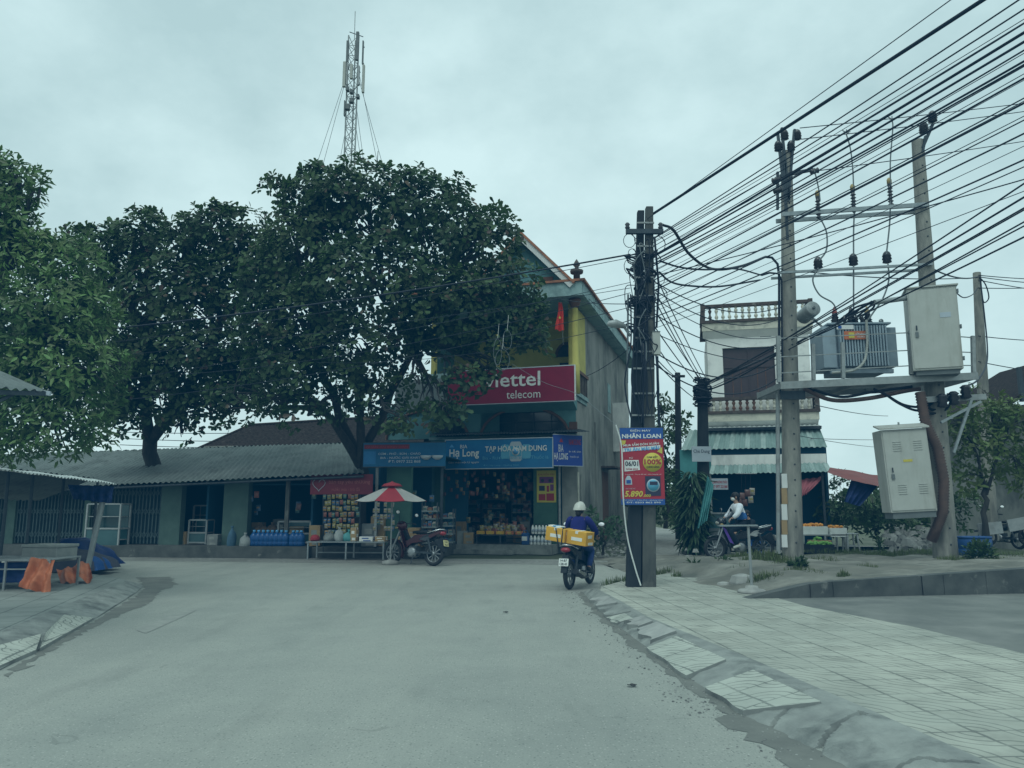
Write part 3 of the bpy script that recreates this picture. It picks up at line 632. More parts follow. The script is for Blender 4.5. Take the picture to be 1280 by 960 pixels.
# ------------------------------------------------------------------ big red telecom sign on the balcony
def board(name, label, cat, F, px0, px1, pyt, pyb, y, m, th=.08, frame=None, xw=None):
    """a sign board in frame F: measured corner pixels -> x0,x1,z0,z1"""
    x0, x1 = F.y(px0, (pyt + pyb) / 2, y).x, F.y(px1, (pyt + pyb) / 2, y).x
    z1, z0 = F.y((px0 + px1) / 2, pyt, y).z, F.y((px0 + px1) / 2, pyb, y).z
    base = F.M @ Vector(((x0 + x1) / 2, y, z0)); t = thing(name, label, cat, base, F.rot)
    w, h = (x1 - x0), (z1 - z0); p = MB(); p.bx(-w / 2, w / 2, 0, th, 0, h, m)
    return t, p, w, h
t, p, w, h = board('telecom_sign', 'long crimson telecom sign board along the balcony of the shop house', 'sign', HF, 560, 718, 461, 503.5, BF - .1, 'sign_red')
ts = .0
X = lambda px: (px - 560) / 158 * w - w / 2
p.text('viettel', X(607), X(677), h * .47, h * .90, -.008, 'print_white', .012); p.text('telecom', X(635), X(677), h * .12, h * .36, -.008, 'print_white')
p.build('panel', t)
b = MB(); b.bx(-w / 2, w / 2, -.004, .085, h, h + .03, 'print_grey'); b.bx(w / 2, w / 2 + .03, -.004, .085, 0, h + .03, 'print_white'); b.bx(-w / 2, w / 2, -.004, .085, -.02, -.002, 'print_grey'); b.build('frame', t)
t, p, w, h = board('blank_sign_board', 'blank grey board continuing the crimson telecom sign behind the leaves', 'sign', HF, 494, 558.5, 474, 512, BF - .1, 'sign_grey')
p.build('panel', t); b = MB()
for x in (-w / 2 + .15, w / 2 - .15): b.bx(x, x + .05, .08, .14, .1, h + .55, 'dark_steel')
b.each('post', t)
# ------------------------------------------------------------------ blue shop signs
SY = -1.0
t, p, w, h = board('grocery_sign', 'bright blue grocery sign with a beer can picture above the open shop', 'sign', HF, 557, 690.5, 549, 585, SY, 'sign_blue')
X = lambda px: (px - 557) / 133.5 * w - w / 2; Z = lambda py: h * (1 - (py - 549) / 36)
p.text('BIA', X(576), X(585), Z(559.5), Z(555), -.006, 'print_white'); p.text('Hạ Long', X(562), X(600), Z(573), Z(560.5), -.006, 'print_white', .02)
p.text('Cảm nhận một kỷ nguyên', X(561), X(600), Z(579), Z(576), -.006, 'print_white')
p.poly([(X(562), -.005, Z(558)), (X(568), -.005, Z(558)), (X(565), -.005, Z(554))], 'print_sky')
for xc_, sc_, yy_, mm_ in ((633, .72, -.004, 'sign_blue_pale'), (659, .72, -.0045, 'sign_blue_pale'), (646, 1.0, -.008, 'print_grey')):
    q_ = [(-5.5, 577), (5.5, 577), (7, 575.5), (7.6, 573), (7.6, 557), (6.4, 554), (5, 552.5), (-5, 552.5), (-6.4, 554), (-7.6, 557), (-7.6, 573), (-7, 575.5)]
    p.poly([(X(xc_ + a_ * sc_), yy_, Z(565 + (c_ - 565) * sc_)) for a_, c_ in q_], mm_)
p.poly([(X(646 + a_), -.011, Z(c_)) for a_, c_ in ((-7, 571), (7, 571), (7, 558), (-7, 558))], 'sign_blue_pale')
p.lathe([(.12, 0), (.12, .003)], ((X(646)), -.014, Z(565)), 'print_white', 16, (0, -1, 0)); p.lathe([(.09, 0), (.09, .003)], ((X(646)), -.018, Z(565)), 'print_sky', 16, (0, -1, 0))
p.text('TẠP HÓA NAM DUNG', X(608), X(684), Z(566.5), Z(556), -.024, 'print_white', .018); p.text('Bia - Rượu - Bánh kẹo - Thuốc lá', X(605), X(686), Z(575.5), Z(569), -.024, 'sign_blue_pale'); p.text('ĐC: Hạ Long - Quảng Ninh', X(606), X(650), Z(583), Z(580.5), -.008, 'sign_blue_pale')
p.build('panel', t)
b = MB()
for a in ((-w / 2 - .02, w / 2 + .02, -.012, .09, h, h + .025), (-w / 2 - .02, w / 2 + .02, -.012, .09, -.025, 0), (-w / 2 - .025, -w / 2, -.012, .09, 0, h), (w / 2, w / 2 + .025, -.012, .09, 0, h)): b.bx(*a, 'print_grey')
b.build('frame', t)
# angled end sign
a0 = HF.M @ HF.y(691.5, 566, SY); CF = Fr((a0.x, a0.y, 0), R(24))
t, p, w, h = board('corner_beer_sign', 'short violet blue beer sign angled round the corner of the grocery', 'sign', CF, 692, 728, 544, 582, 0.0, 'sign_violet', .06)
X = lambda px: (px - 692) / 36 * w - w / 2; Z = lambda py: h * (1 - (py - 544) / 38)
p.text('BIA', X(698), X(704), Z(565), Z(556), -.006, 'print_white'); p.text('HẠ LONG', X(692.5), X(709.5), Z(577), Z(566), -.006, 'print_white', .015)
p.text('NAM DUNG', X(711), X(726), Z(556), Z(549), -.006, 'print_red', .01); p.text('BIA - RƯỢU - BÁNH', X(711), X(726), Z(566), Z(563), -.006, 'print_white'); p.text('THUỐC LÁ', X(712), X(723), Z(572), Z(569), -.006, 'print_white'); p.poly([(X(699), -.005, Z(553)), (X(704), -.005, Z(553)), (X(701.5), -.005, Z(548))], 'print_red'); p.build('panel', t)
b = MB(); b.bx(-w / 2, w / 2, -.01, .07, h, h + .02, 'print_grey'); b.bx(-w / 2, w / 2, -.01, .07, -.02, -.002, 'print_grey'); b.bx(w / 2, w / 2 + .02, -.01, .07, -.02, h + .02, 'print_grey'); b.build('frame', t)
# yellow advert on the green pillar
t, p, w, h = board('advert_poster', 'yellow advert poster with red pictures fixed on the green shop pillar', 'poster', HF, 671, 695, 588, 628, -.045, 'print_yellow', .015)
for a in ((-.36, .38, .60, .80, 'print_purple'), (-.38, -.08, .36, .52, 'print_dark'), (.02, .14, .33, .52, 'print_red'), (.2, .38, .36, .56, 'print_purple'), (-.40, -.05, .06, .26, 'print_red'), (.0, .40, .05, .28, 'print_red')):
    q = MB(); p.bx(a[0] * w, a[1] * w, -.008, -.002, a[2] * h, a[3] * h, a[4])
p.ball((-.2 * w, -.004, .68 * h), (.1 * w, .01, .06 * h), 'print_dark', 10, 6); p.ball((.2 * w, -.004, .68 * h), (.1 * w, .01, .06 * h), 'print_dark', 10, 6)
p.text('KHUYẾN MÃI', -.42 * w, .42 * w, .84 * h, .94 * h, -.008, 'print_red'); p.build('panel', t)

# ================================================================== low market building, tiled house behind
MF = Fr(gnd(300, 698), R(-7.0))
market = thing('market_building', 'long low market row with weathered corrugated roof, green walls and open shop bays', 'building', MF.loc, MF.rot)
mx = lambda px, py=650, y=.6: MF.y(px, py, y).x
mz = lambda px, py, y=.6: MF.y(px, py, y).z
xL, xR = mx(-330), mx(559, 640)
WY = .6; PLZ = mz(300, 683, 0.0)
zeL, zeR = mz(120, 607, -.15), mz(440, 592, -.15)
xe0, xe1 = mx(120, 607, -.15), mx(440, 592, -.15)
ez = lambda x: zeL + (zeR - zeL) * (x - xe0) / (xe1 - xe0)
zrR = mz(445, 553, 4.6); zrL = mz(180, 562, 4.6); xr0, xr1 = mx(180, 562, 4.6), mx(445, 553, 4.6)
rz_ = lambda x: zrL + (zrR - zrL) * (x - xr0) / (xr1 - xr0)
xrE = mx(449, 560, 2.0)
b = MB(); b.wave((xL, -.2, ez(xL)), (mx(455, 590, -.2), -.2, ez(mx(455, 590, -.2))), (mx(447, 553, 4.6), 4.6, rz_(mx(447, 553, 4.6))), (xL, 4.6, rz_(xL)), .16, .022, 'roof_metal', 14)
b.wave((mx(447, 553, 4.6), 8.5, 2.2), (xL, 8.5, 2.2), (xL, 4.6, rz_(xL)), (mx(447, 553, 4.6), 4.6, rz_(mx(447, 553, 4.6))), .3, .02, 'roof_metal', 3)
mroof = b.build('roof', market)
b = MB(); b.tube([(xL, -.12, ez(xL) - .07), (mx(455, 590, -.1), -.12, ez(xe1) - .07)], .035, 'dark_steel', 6)
for i in range(16): x = xL + (mx(440) - xL) * i / 15; b.bar((x, -.15, ez(x) - .06), (x, 4.6, rz_(x) - .06), .05, .08, 'dark_steel')
b.build('rafter', mroof)
b = MB(); b.bx(xL, mx(395), 0, 6, 0, PLZ, 'retaining'); b.bx(mx(395) + .002, mx(549), .35, 6, 0, PLZ - .02, 'retaining'); b.build('plinth', market)
b = MB()
xA = [mx(p) for p in (200, 225, 278, 309)]
b.bx(xA[0], xA[1], WY, WY + .25, PLZ, ez(xA[0]) + .1, 'kiosk_wall'); b.bx(xA[2], xA[3], WY, WY + .25, PLZ, ez(xA[3]) + .1, 'kiosk_wall')
gap = [mx(-330), mx(-120)]; b.bx(gap[0], gap[1], WY, WY + .2, PLZ, 2.0, 'kiosk_wall'); b.bx(mx(8), mx(18), WY, WY + .2, PLZ, 2.0, 'kiosk_wall'); b.bx(mx(104), mx(112), WY, WY + .2, PLZ, 2.0, 'kiosk_wall')
b.bx(mx(482), mx(513), WY, WY + .2, PLZ, 2.6, 'green_wall')
b.each('wall', market)
b = MB(); b.bx(xL, mx(557), 4.0, 4.1, PLZ, 2.6, 'veil_navy'); b.bx(xL, mx(449), .9, 4, 1.98, 2.01, 'veil_navy'); b.bx(mx(449), mx(557), .9, 4, 2.72, 2.75, 'veil_navy')
for px in (250, 293, 383, 470): b.bx(mx(px), mx(px) + .06, .9, 4, PLZ, 1.97 if px < 449 else 2.6, 'veil_navy')
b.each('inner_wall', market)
b = MB(); b.bx(mx(361), mx(365.5), .3, .38, PLZ, ez(xe1) - .05, 'pole_brown'); b.bx(mx(553), mx(556), .3, .36, PLZ, 2.7, 'dark_steel'); b.bx(mx(472), mx(475), .3, .36, PLZ, 2.5, 'galv'); b.each('post', market)
# folding scissor gates
def gate(px0, px1):
    x0, x1 = mx(px0), mx(px1); b = MB(); z0, z1 = PLZ + .02, 2.0
    b.bx(x0, x1, WY + .12, WY + .14, z0, z1, 'gate_back'); n = int((x1 - x0) / .105)
    for i in range(n + 1):
        x = x0 + (x1 - x0) * i / n; b.bx(x - .014, x + .014, WY + .06, WY + .09, z0, z1, 'gate_metal')
    for zc in (z0 + .25, z0 + .9, z0 + 1.42):
        for i in range(n):
            a = x0 + (x1 - x0) * i / n; c = x0 + (x1 - x0) * (i + 1) / n
            for s in (-.1, .1): b.bar((a, WY + .05, zc - s), (c, WY + .05, zc + s), .008, .016, 'gate_metal')
    b.build('folding_gate', market)
gate(-110, 6); gate(19, 103); gate(113, 198)
# old tiled roof behind
TF = Fr(gnd(420, 680), R(-7.0)); tx = lambda px, py, y: TF.y(px, py, y)
tile_house = thing('tiled_house', 'old house with a dark brown tiled hip roof behind the corrugated market roof', 'house', TF.loc, TF.rot)
e0, e1 = tx(238, 566, 3.2), tx(530, 554, 1.2); r0, r1 = tx(312, 533, 6.6), tx(530, 519.5, 5.2)
e1.z = e1.z
b = MB()
def tiles(A, B, C_, D, m, rows=18, pitch=.22):
    A, B, C_, D = map(Vector, (A, B, C_, D)); nu = int((B - A).length / pitch) * 4; nv = rows * 2
    nr = (B - A).cross(D - A).normalized()
    def fn(u, v):
        row = v * rows; f = row - math.floor(row + 1e-6); saw = (1 - f) * .05
        jit = .018 * math.sin(u * 210 + math.floor(row + 1e-6) * 12.7) * math.sin(u * 57 + math.floor(row + 1e-6) * 3.1)
        sagr = -.08 * math.sin(v * 3.14) * abs(math.sin(u * 5))
        return A.lerp(B, u).lerp(D.lerp(C_, u), v) + nr * (saw + jit + .012 * math.cos(u * nu / 4 * 2 * math.pi) + sagr)
    b.sheet(fn, nu, nv, m, smooth=False)
tiles(e0, e1, r1, r0, 'roof_tile')
hb = Vector((e0.x - .3, r0.y + 3.4, e0.z)); tiles(hb, e0, r0, r0 + Vector((.02, .02, 0)), 'roof_tile')
tiles((e1.x, r0.y + 3.4, e0.z), hb, r0, r1, 'roof_tile')
trf = b.build('roof', tile_house)
b = MB(); b.tube([e0 + Vector((0, -.02, .03)), r0 + Vector((0, 0, .05))], .07, 'roof_tile', 6); b.tube([r0 + Vector((0, 0, .05)), r1 + Vector((0, 0, .05))], .08, 'roof_tile', 6); b.build('ridge', trf)
b = MB(); b.bx(e0.x + .5, e1.x, 3.4, 3.5, 0, e0.z + .3, 'plaster_side'); b.bx(e0.x + .5, e0.x + .6, 3.5, r0.y + 3, 0, e0.z, 'plaster_side'); b.bx(e1.x - .1, e1.x, 2.2, r0.y + 3, 0, e1.z, 'plaster_side'); b.build('wall', tile_house)
# dim blue sign of the middle shop
t, p, w, h = board('noodle_shop_sign', 'dim blue food shop sign with bowls between trunk and bright grocery sign', 'sign', MF, 454, 556.5, 553.5, 583, -.12, 'sign_blue_dark')
X = lambda px: (px - 454) / 102.5 * w - w / 2; Z = lambda py: h * (1 - (py - 553.5) / 29.5)
p.bx(X(455), X(512), -.006, -.002, Z(561), Z(555.5), 'banner_red'); p.text('QUÁN ĂN BÌNH DÂN', X(457), X(510), Z(560.2), Z(556.5), -.009, 'print_red', .01)
p.bx(X(455), X(470), -.006, -.002, Z(580), Z(564), 'sign_blue')
for i, (c0_, c1_, s_) in enumerate(((473, 526, 'CƠM - PHỞ - BÚN - CHÁO'), (476, 526, 'BIA - NƯỚC GIẢI KHÁT'), (486, 526, 'ĐT: 0977 222 868'))): p.text(s_, X(c0_), X(c1_), Z(568.5 + i * 5), Z(565 + i * 5), -.006, 'print_grey', .008)
for px in (533, 547): p.lathe([(.05, 0), (.13, .05), (.16, .11)], (X(px), -.001, Z(575)), 'print_grey', 12); 
p.build('panel', t); b = MB(); b.bx(-w / 2, w / 2, -.01, .09, h, h + .02, 'dark_steel'); b.bx(-w / 2, w / 2, -.01, .09, -.02, -.002, 'dark_steel'); b.build('frame', t)
# red banner with white heart
t, p, w, h = board('red_banner', 'faded red cloth banner with a white heart hung above the snack stand', 'banner', MF, 388, 466, 593, 618, .02, 'banner_red', .01)
hp = [(16 * math.sin(q) ** 3, 13 * math.cos(q) - 5 * math.cos(2 * q) - 2 * math.cos(3 * q) - math.cos(4 * q)) for q in [2 * math.pi * i / 24 for i in range(21)]]
p.tube([(-w * .36 + a * .011, -.012, h * .5 + c * .011) for a, c in hp], .008, 'print_grey', 4)
p.text('bàn tay yêu thương', -w * .2, w * .46, h * .48, h * .72, -.01, 'banner_faint', .01); p.text('nước mía - trà đá', -w * .15, w * .3, h * .16, h * .36, -.01, 'banner_faint'); p.build('panel', t)

# ================================================================== narrow white tower house on the right
WF = Fr(gnd(950, 684), R(-13.0)); wx = lambda px, py, y=0: WF.y(px, py, y).x; wz = lambda px, py, y=0: WF.y(px, py, y).z
tower = thing('tower_house', 'narrow white three storey house with stone balustrades and a dark window', 'house', WF.loc, WF.rot)
x0, x1 = wx(885, 460), wx(1013, 460); zt = wz(945, 408); zl = wz(945, 528)
D = 5.0
b = MB(); wx0, wx1, wz0, wz1 = wx(904, 460), wx(969, 460), wz(936, 497), wz(936, 434)
b.bx(x0, wx0, 0, .2, 0, zt, 'white_brick'); b.bx(wx1, x1, 0, .2, 0, zt, 'white_brick'); b.bx(wx0, wx1, 0, .2, wz1, zt, 'white_brick'); b.bx(wx0, wx1, 0, .2, 0, wz0, 'white_brick')
b.bx(x0, x0 + .2, .2, D, 0, zt, 'white_brick'); b.bx(x1 - .2, x1, .2, D, 0, zt, 'white_brick'); b.bx(x0 + .2, x1 - .2, D - .2, D, 0, zt, 'white_brick'); b.bx(x0 + .2, x1 - .2, .2, D - .2, zt - .3, zt - .2, 'white_brick')
for px in (909, 933, 957): b.bx(wx(px - 7, 418), wx(px + 7, 418), -.004, .01, wz(px, 421), wz(px, 416), 'window_dark')
b.build('wall', tower)
for i in range(10):
    pass
b = MB(); b.bx(wx0, wx1, .12, .16, wz0, wz1, 'window_red'); b.bx(wx0, wx1, .10, .119, wz0, wz0 + (wz1 - wz0) * .62, 'window_red'); wo = b.build('window', tower)
b = MB(); xm = (wx0 + wx1) / 2
for x in (wx0, xm - .02, wx1 - .04): b.bx(x, x + .04, .07, .10, wz0, wz1, 'window_red')
for q in (.18, .34, .66, .82): b.bx(wx0 + q * (wx1 - wx0) - .01, wx0 + q * (wx1 - wx0) + .01, .085, .10, wz0, wz0 + (wz1 - wz0) * .6, 'brown_trim')
b.bx(wx0, wx1, .065, .10, wz0 + (wz1 - wz0) * .6, wz0 + (wz1 - wz0) * .64, 'window_red'); b.build('frame', wo)
def balustrade(za, zb_, zc_, lip, red=()):
    """moulding from za up to zb_, balusters up to zc_"""
    xa, xb = x0 - .14, x1 + .12; yf = -.16 - lip
    t = MB(); t.bx(xa - .02, xb + .02, yf, .0, za, zb_ - .1, 'cream_trim'); t.bx(xa - .06, xb + .06, yf - .05, D * .6, zb_ - .098, zb_, 'old_stone')
    t.prism([(xa, yf + .02, za), (xa, 0, za), (xa, 0, za - .25)], (xb - xa, 0, 0), 'white_brick')
    t.build('cornice', tower)
    t = MB(); t.bx(xa - .04, xb + .04, yf - .03, yf + .14, zc_ - .11, zc_, 'old_stone'); t.bx(xa - .04, xa + .12, yf + .141, D * .6, zc_ - .11, zc_, 'old_stone'); t.bx(xb - .12, xb + .04, yf + .141, D * .6, zc_ - .11, zc_, 'old_stone')
    n = 17
    hh = zc_ - .11 - zb_
    prof = [(.055, 0), (.055, .05), (.03, .09), (.062, .2), (.066, .28), (.034, .42), (.03, .5), (.034, .55), (.06, .7), (.062, .78), (.03, .88), (.055, .94), (.055, 1)]
    for i in range(n):
        x = xa + .05 + (xb - xa - .1) * i / (n - 1)
        t.lathe([(r_, zb_ + q * hh) for r_, q in prof], (x, yf + .055, 0), 'brown_trim' if i in red else ('old_stone' if (i < 2 and not red) else 'cream_trim'), 8)
    for i in range(1, 9):
        for x in (xa + .04, xb - .04): t.lathe([(r_, zb_ + q * hh) for r_, q in prof], (x, yf + .055 + i * .3, 0), 'old_stone', 6)
    t.bx(xa - .05, xa + .1, yf - .04, yf + .15, zb_, zc_ + .03, 'old_stone'); t.bx(xb - .1, xb + .05, yf - .04, yf + .15, zb_, zc_ + .03, 'old_stone')
    t.build('balustrade', tower)
balustrade(wz(945, 411, -.2), wz(945, 398, -.2), wz(945, 378, -.2), .05)
balustrade(wz(950, 526, -.3), wz(950, 513, -.3), wz(950, 495.5, -.3), .2, red=(3, 4, 5, 6, 7))
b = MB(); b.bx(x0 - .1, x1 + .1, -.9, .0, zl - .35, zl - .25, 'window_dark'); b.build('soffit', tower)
# lean-to shop at its foot: two corrugated skirts, white fascia, teal tarp, dark interior
F2 = -1.4
b = MB(); ya = -.6
b.wave((wx(851, 561, F2), F2, wz(945, 561, F2)), (wx(1034, 558, F2), F2, wz(945, 560, F2)), (wx(1024, 535, ya), ya, wz(945, 535, ya)), (wx(862, 537, ya), ya, wz(945, 536, ya)), .17, .022, 'roof_green', 2, 'roof_green_pale')
b.wave((wx(870, 537, -.9), -.9, wz(945, 537, -.9)), (wx(1028, 535, -.9), -.9, wz(945, 535, -.9)), (x1 + .1, 0, zl - .1), (x0 - .1, 0, zl - .1), .17, .018, 'roof_metal_pale', 2)
F3 = -2.0
b.wave((wx(886, 592, F3), F3, wz(960, 592, F3)), (wx(1040, 588, F3), F3, wz(960, 590, F3)), (wx(1034, 579, -1.55), -1.55, wz(960, 579, -1.55)), (wx(889, 581, -1.55), -1.55, wz(960, 581, -1.55)), .15, .02, 'roof_green', 2, 'roof_green_pale')
b.build('skirt_roof', tower)
b = MB(); b.bx(wx(889, 575, -1.5), wx(1033, 575, -1.5), -1.5, -1.45, wz(960, 581, -1.5), wz(960, 568, -1.5), 'white_wall'); b.bx(wx(889, 565, -1.2), wx(1033, 565, -1.2), -1.2, -1.15, wz(960, 581, -1.2), wz(960, 556, -1.2), 'veil_navy'); b.bx(wx(850, 580, -1.2), wx(889, 580, -1.2), -1.2, -1.15, wz(870, 600, -1.2), wz(870, 562, -1.2), 'tarp_teal'); b.build('fascia', tower)
b = MB(); xs0, xs1 = wx(886, 640, -.5), wx(1032, 640, -.5); zs_ = wz(960, 590, -1.5)
b.bx(xs0, xs0 + .08, -1.4, 2, 0, zs_, 'veil_navy'); b.bx(xs1 - .08, xs1, -1.4, 2, 0, zs_, 'veil_navy'); b.bx(xs0, xs1, -.06, -.004, 0, zs_, 'veil_navy'); b.bx(xs0, xs1, -1.45, -.06, zs_, zs_ + .04, 'veil_navy'); b.bx(xs0, xs1, -1.7, -.06, -.01, .06, 'shop_floor'); b.build('shop_room', tower)
b = MB(); b.bx(wx(888, 640, -1.75), wx(890.5, 640, -1.75), -1.8, -1.74, 0, zs_, 'galv'); b.bx(wx(1029, 640, -1.75), wx(1032, 640, -1.75), -1.8, -1.74, 0, zs_, 'dark_steel'); b.each('post', tower)
t, p, w, h = board('food_shop_sign', 'small white and red food shop sign under the lower green awning', 'sign', WF, 889.5, 910, 598, 612, -1.95, 'print_grey', .03)
p.text('CƠM PHƯƠNG THẢO', -w * .46, w * .46, h * .55, h * .86, -.006, 'print_red', .02); p.text('ĐT 0977 222 868', -w * .46, w * .46, h * .14, h * .42, -.006, 'print_red', .015); p.build('panel', t)
# loose tarps of the lean-to
def tarp(name, label, cat, pts, m, nu=18, nv=14, fold=.05, folds=4.0, sag=.0, group=None):
    A, B, C_, D_ = map(Vector, pts); nr = (B - A).cross(D_ - A).normalized(); b = MB(); s = rnd.uniform(0, 6)
    def fn(u, v):
        p = A.lerp(B, u).lerp(D_.lerp(C_, u), v)
        return p + nr * (fold * math.sin(u * folds * 6.28 + v * 2 + s) * (.4 + .6 * v) + fold * .4 * math.sin(v * 7 + u * 5 + s) + fold * .9 * abs(mnoise.noise(Vector((u * 4 + s, v * 3.4, s)))) - fold * .35 * abs(mnoise.noise(Vector((u * 9, v * 8 + s, 2))))) - Vector((0, 0, sag * math.sin(math.pi * u) * (1 if sag else 0)))
    b.sheet(fn, nu, nv, m); o = b.build(name, origin=A); return tag(o, label, cat, group)
Yt = WF.loc.y - 2.0
tarp('teal_tarp', 'teal plastic sheet hanging diagonally beside the leafy plant at the food shop', 'tarp', (at(884, 594, 21.6), at(892, 606, 21.6), at(884, 650, 21.6), at(871, 662, 21.6)), 'tarp_teal')
tarp('pink_tarp', 'faded pink awning cloth slanting behind the concrete pole', 'tarp', (at(1000, 600, Yt), at(1033, 594, Yt), at(1010, 616, Yt - .5), at(1000, 620, Yt - .5)), 'tarp_pink')
tarp('red_tarp', 'rust red tarpaulin stretched from the lean-to towards the lower cabinet', 'tarp', (at(1034, 591, 22.4), at(1122, 612, 21.2), at(1124, 596, 23.6), at(1038, 583, 23.6)), 'tarp_red', sag=.05, fold=.025, folds=1.6)
tarp('blue_tarp', 'dark navy tarpaulin piece hanging below the rust red one, above the bushes', 'tarp', (at(1064, 599, 22.2), at(1098, 606, 22.0), at(1075, 633, 22.1), at(1055, 627, 22.2)), 'tarp_blue')
tarp('blue_tarp', 'dark navy tarpaulin flap showing close to the lower cabinet edge', 'tarp', (at(1101, 606, 21.8), at(1124, 610, 21.6), at(1124, 634, 21.6), at(1101, 629, 21.8)), 'tarp_blue')
# house far right
rh = thing('roadside_house', 'grey roofed house at the frame edge behind the yellowish tree', 'house', at(1318, 655, 24)); L = rh.location
b = MB(); b.prism([(-1.1, 0, 3.3 + .45), (2, -0, 5.6), (5, 0, 3.6), (5, 0, 3.5), (2, 0, 5.45), (-1.1, 0, 3.6)], (0, 5, 0), 'roof_tile'); b.build('roof', rh)
b = MB(); b.bx(-.3, 4.5, .4, 4.8, -1, 3.75, 'plaster_side'); b.build('wall', rh); b = MB(); b.bx(.2, 1.0, .36, .4, -.7, 1.6, 'window_dark'); b.build('door', rh); b = MB(); b.bx(-.62, -.5, -.02, .1, 3.8, 4.9, 'dark_steel'); b.build('chimney', rh)
# ================================================================== foliage generator
def unit(a): return a / np.maximum(np.linalg.norm(a, axis=-1, keepdims=True), 1e-9)
def leaf_mesh(name, base, axis, nrm, length, ratio, m, parent, fold=.25, rust=0.0, rust_m=None, pointed=False):
    n = len(base); axis = unit(axis); side = unit(np.cross(axis, nrm)); nrm = np.cross(side, axis)
    L = length[:, None]; W = L * ratio
    if pointed: prof = ((.0, .0), (.35, .5), (.75, .32), (1, 0))
    else: prof = ((.0, .0), (.42, .40), (.80, .52), (1, 0))
    def pt(t, w, s): return base + axis * L * t + side * W * (w * s) + nrm * (W * w * fold - L * .12 * t * t)
    v = np.stack([base, pt(prof[1][0], prof[1][1], 1), pt(prof[2][0], prof[2][1], 1), pt(1, 0, 1), pt(prof[2][0], prof[2][1], -1), pt(prof[1][0], prof[1][1], -1)], 1).reshape(-1, 3)
    o = np.arange(n)[:, None] * 6
    f = np.concatenate([o + np.array([[0, 1, 2, 3]]), o + np.array([[0, 3, 4, 5]])], 1).reshape(-1, 4)
    me = bpy.data.meshes.new(name); me.vertices.add(len(v)); me.vertices.foreach_set('co', v.astype(np.float32).ravel())
    me.loops.add(f.size); me.loops.foreach_set('vertex_index', f.ravel().astype(np.int32))
    me.polygons.add(len(f)); me.polygons.foreach_set('loop_start', np.arange(0, f.size, 4, dtype=np.int32)); me.polygons.foreach_set('loop_total', np.full(len(f), 4, dtype=np.int32))
    me.materials.append(M[m])
    if rust_m:
        me.materials.append(M[rust_m]); k = np.repeat((nrng.random(n) < rust).astype(np.int32), 2); me.polygons.foreach_set('material_index', k)
    me.update(calc_edges=True); me.validate()
    ob = bpy.data.objects.new(name, me); COL.objects.link(ob)
    if parent is not None: ob.parent = parent
    return ob
def rosettes(P, O, k, ln, tilt, ratio):
    """k leaves around each tip P with outward direction O"""
    n = len(P); a = unit(np.cross(O, nrng.normal(size=(n, 3)))); b = np.cross(O, a)
    B, A, Nn, L = [], [], [], []
    for j in range(k):
        q = 2 * np.pi * (j + nrng.random(n) * .7) / k
        r = a * np.cos(q)[:, None] + b * np.sin(q)[:, None]
        t = np.radians(nrng.normal(tilt, 17, n))[:, None]
        d = O * np.cos(t) + r * np.sin(t); d[:, 2] -= .12
        B.append(P + d * .03 + nrng.normal(0, .03, (n, 3))); A.append(d); Nn.append(unit(O * np.sin(t) - r * np.cos(t) + nrng.normal(0, .25, (n, 3)))); L.append(nrng.uniform(ln[0], ln[1], n))
    return np.concatenate(B), np.concatenate(A), np.concatenate(Nn), np.concatenate(L)
def lobes_points(lobes, per_m2, shell=.62, dep=.9, under=.55):
    """tips spread through lobes (px, py, rx, ry, Y[, density]); most near the outer shell"""
    P, O = [], []
    for lb_ in lobes:
        px, py, rx, ry, Y = lb_[:5]; den = lb_[5] if len(lb_) > 5 else 1.0
        c = np.array(at(px, py, Y)); a, h = rx * Y / FPX, ry * Y / FPX; d = (a + h) / 2 * dep
        n = int(per_m2 * den * 4 * math.pi * ((a * h + a * d + h * d) / 3))
        u = unit(nrng.normal(size=(n, 3))); keep = (u[:, 2] > -.25) | (nrng.random(n) < under); u = u[keep]; n = len(u)
        r = np.where(nrng.random(n) < .7, nrng.uniform(.86, 1.06, n), nrng.uniform(shell * .6, .9, n))
        lump = 1 + .10 * np.sin(u[:, 0] * 7 + c[0]) * np.sin(u[:, 2] * 6 + c[2]) + .06 * np.sin(u[:, 1] * 9 + u[:, 0] * 5)
        P.append(c + u * (r * lump)[:, None] * np.array([a, d, h])); o = u / np.array([a, d, h]); o = unit(unit(o) + np.array([0, 0, .45]) + nrng.normal(0, .3, (n, 3))); O.append(o)
    return np.concatenate(P), np.concatenate(O)
def limb_path(a, b, sag=.0, n=6, wob=.12):
    a, b = Vector(a), Vector(b); L = (b - a).length
    return [a.lerp(b, i / n) + Vector((rnd.gauss(0, wob), rnd.gauss(0, wob), rnd.gauss(0, wob * .5))) * (0 if i in (0,) else .6) * min(1, L / 3) + Vector((0, 0, sag * math.sin(math.pi * i / n))) for i in range(n + 1)]
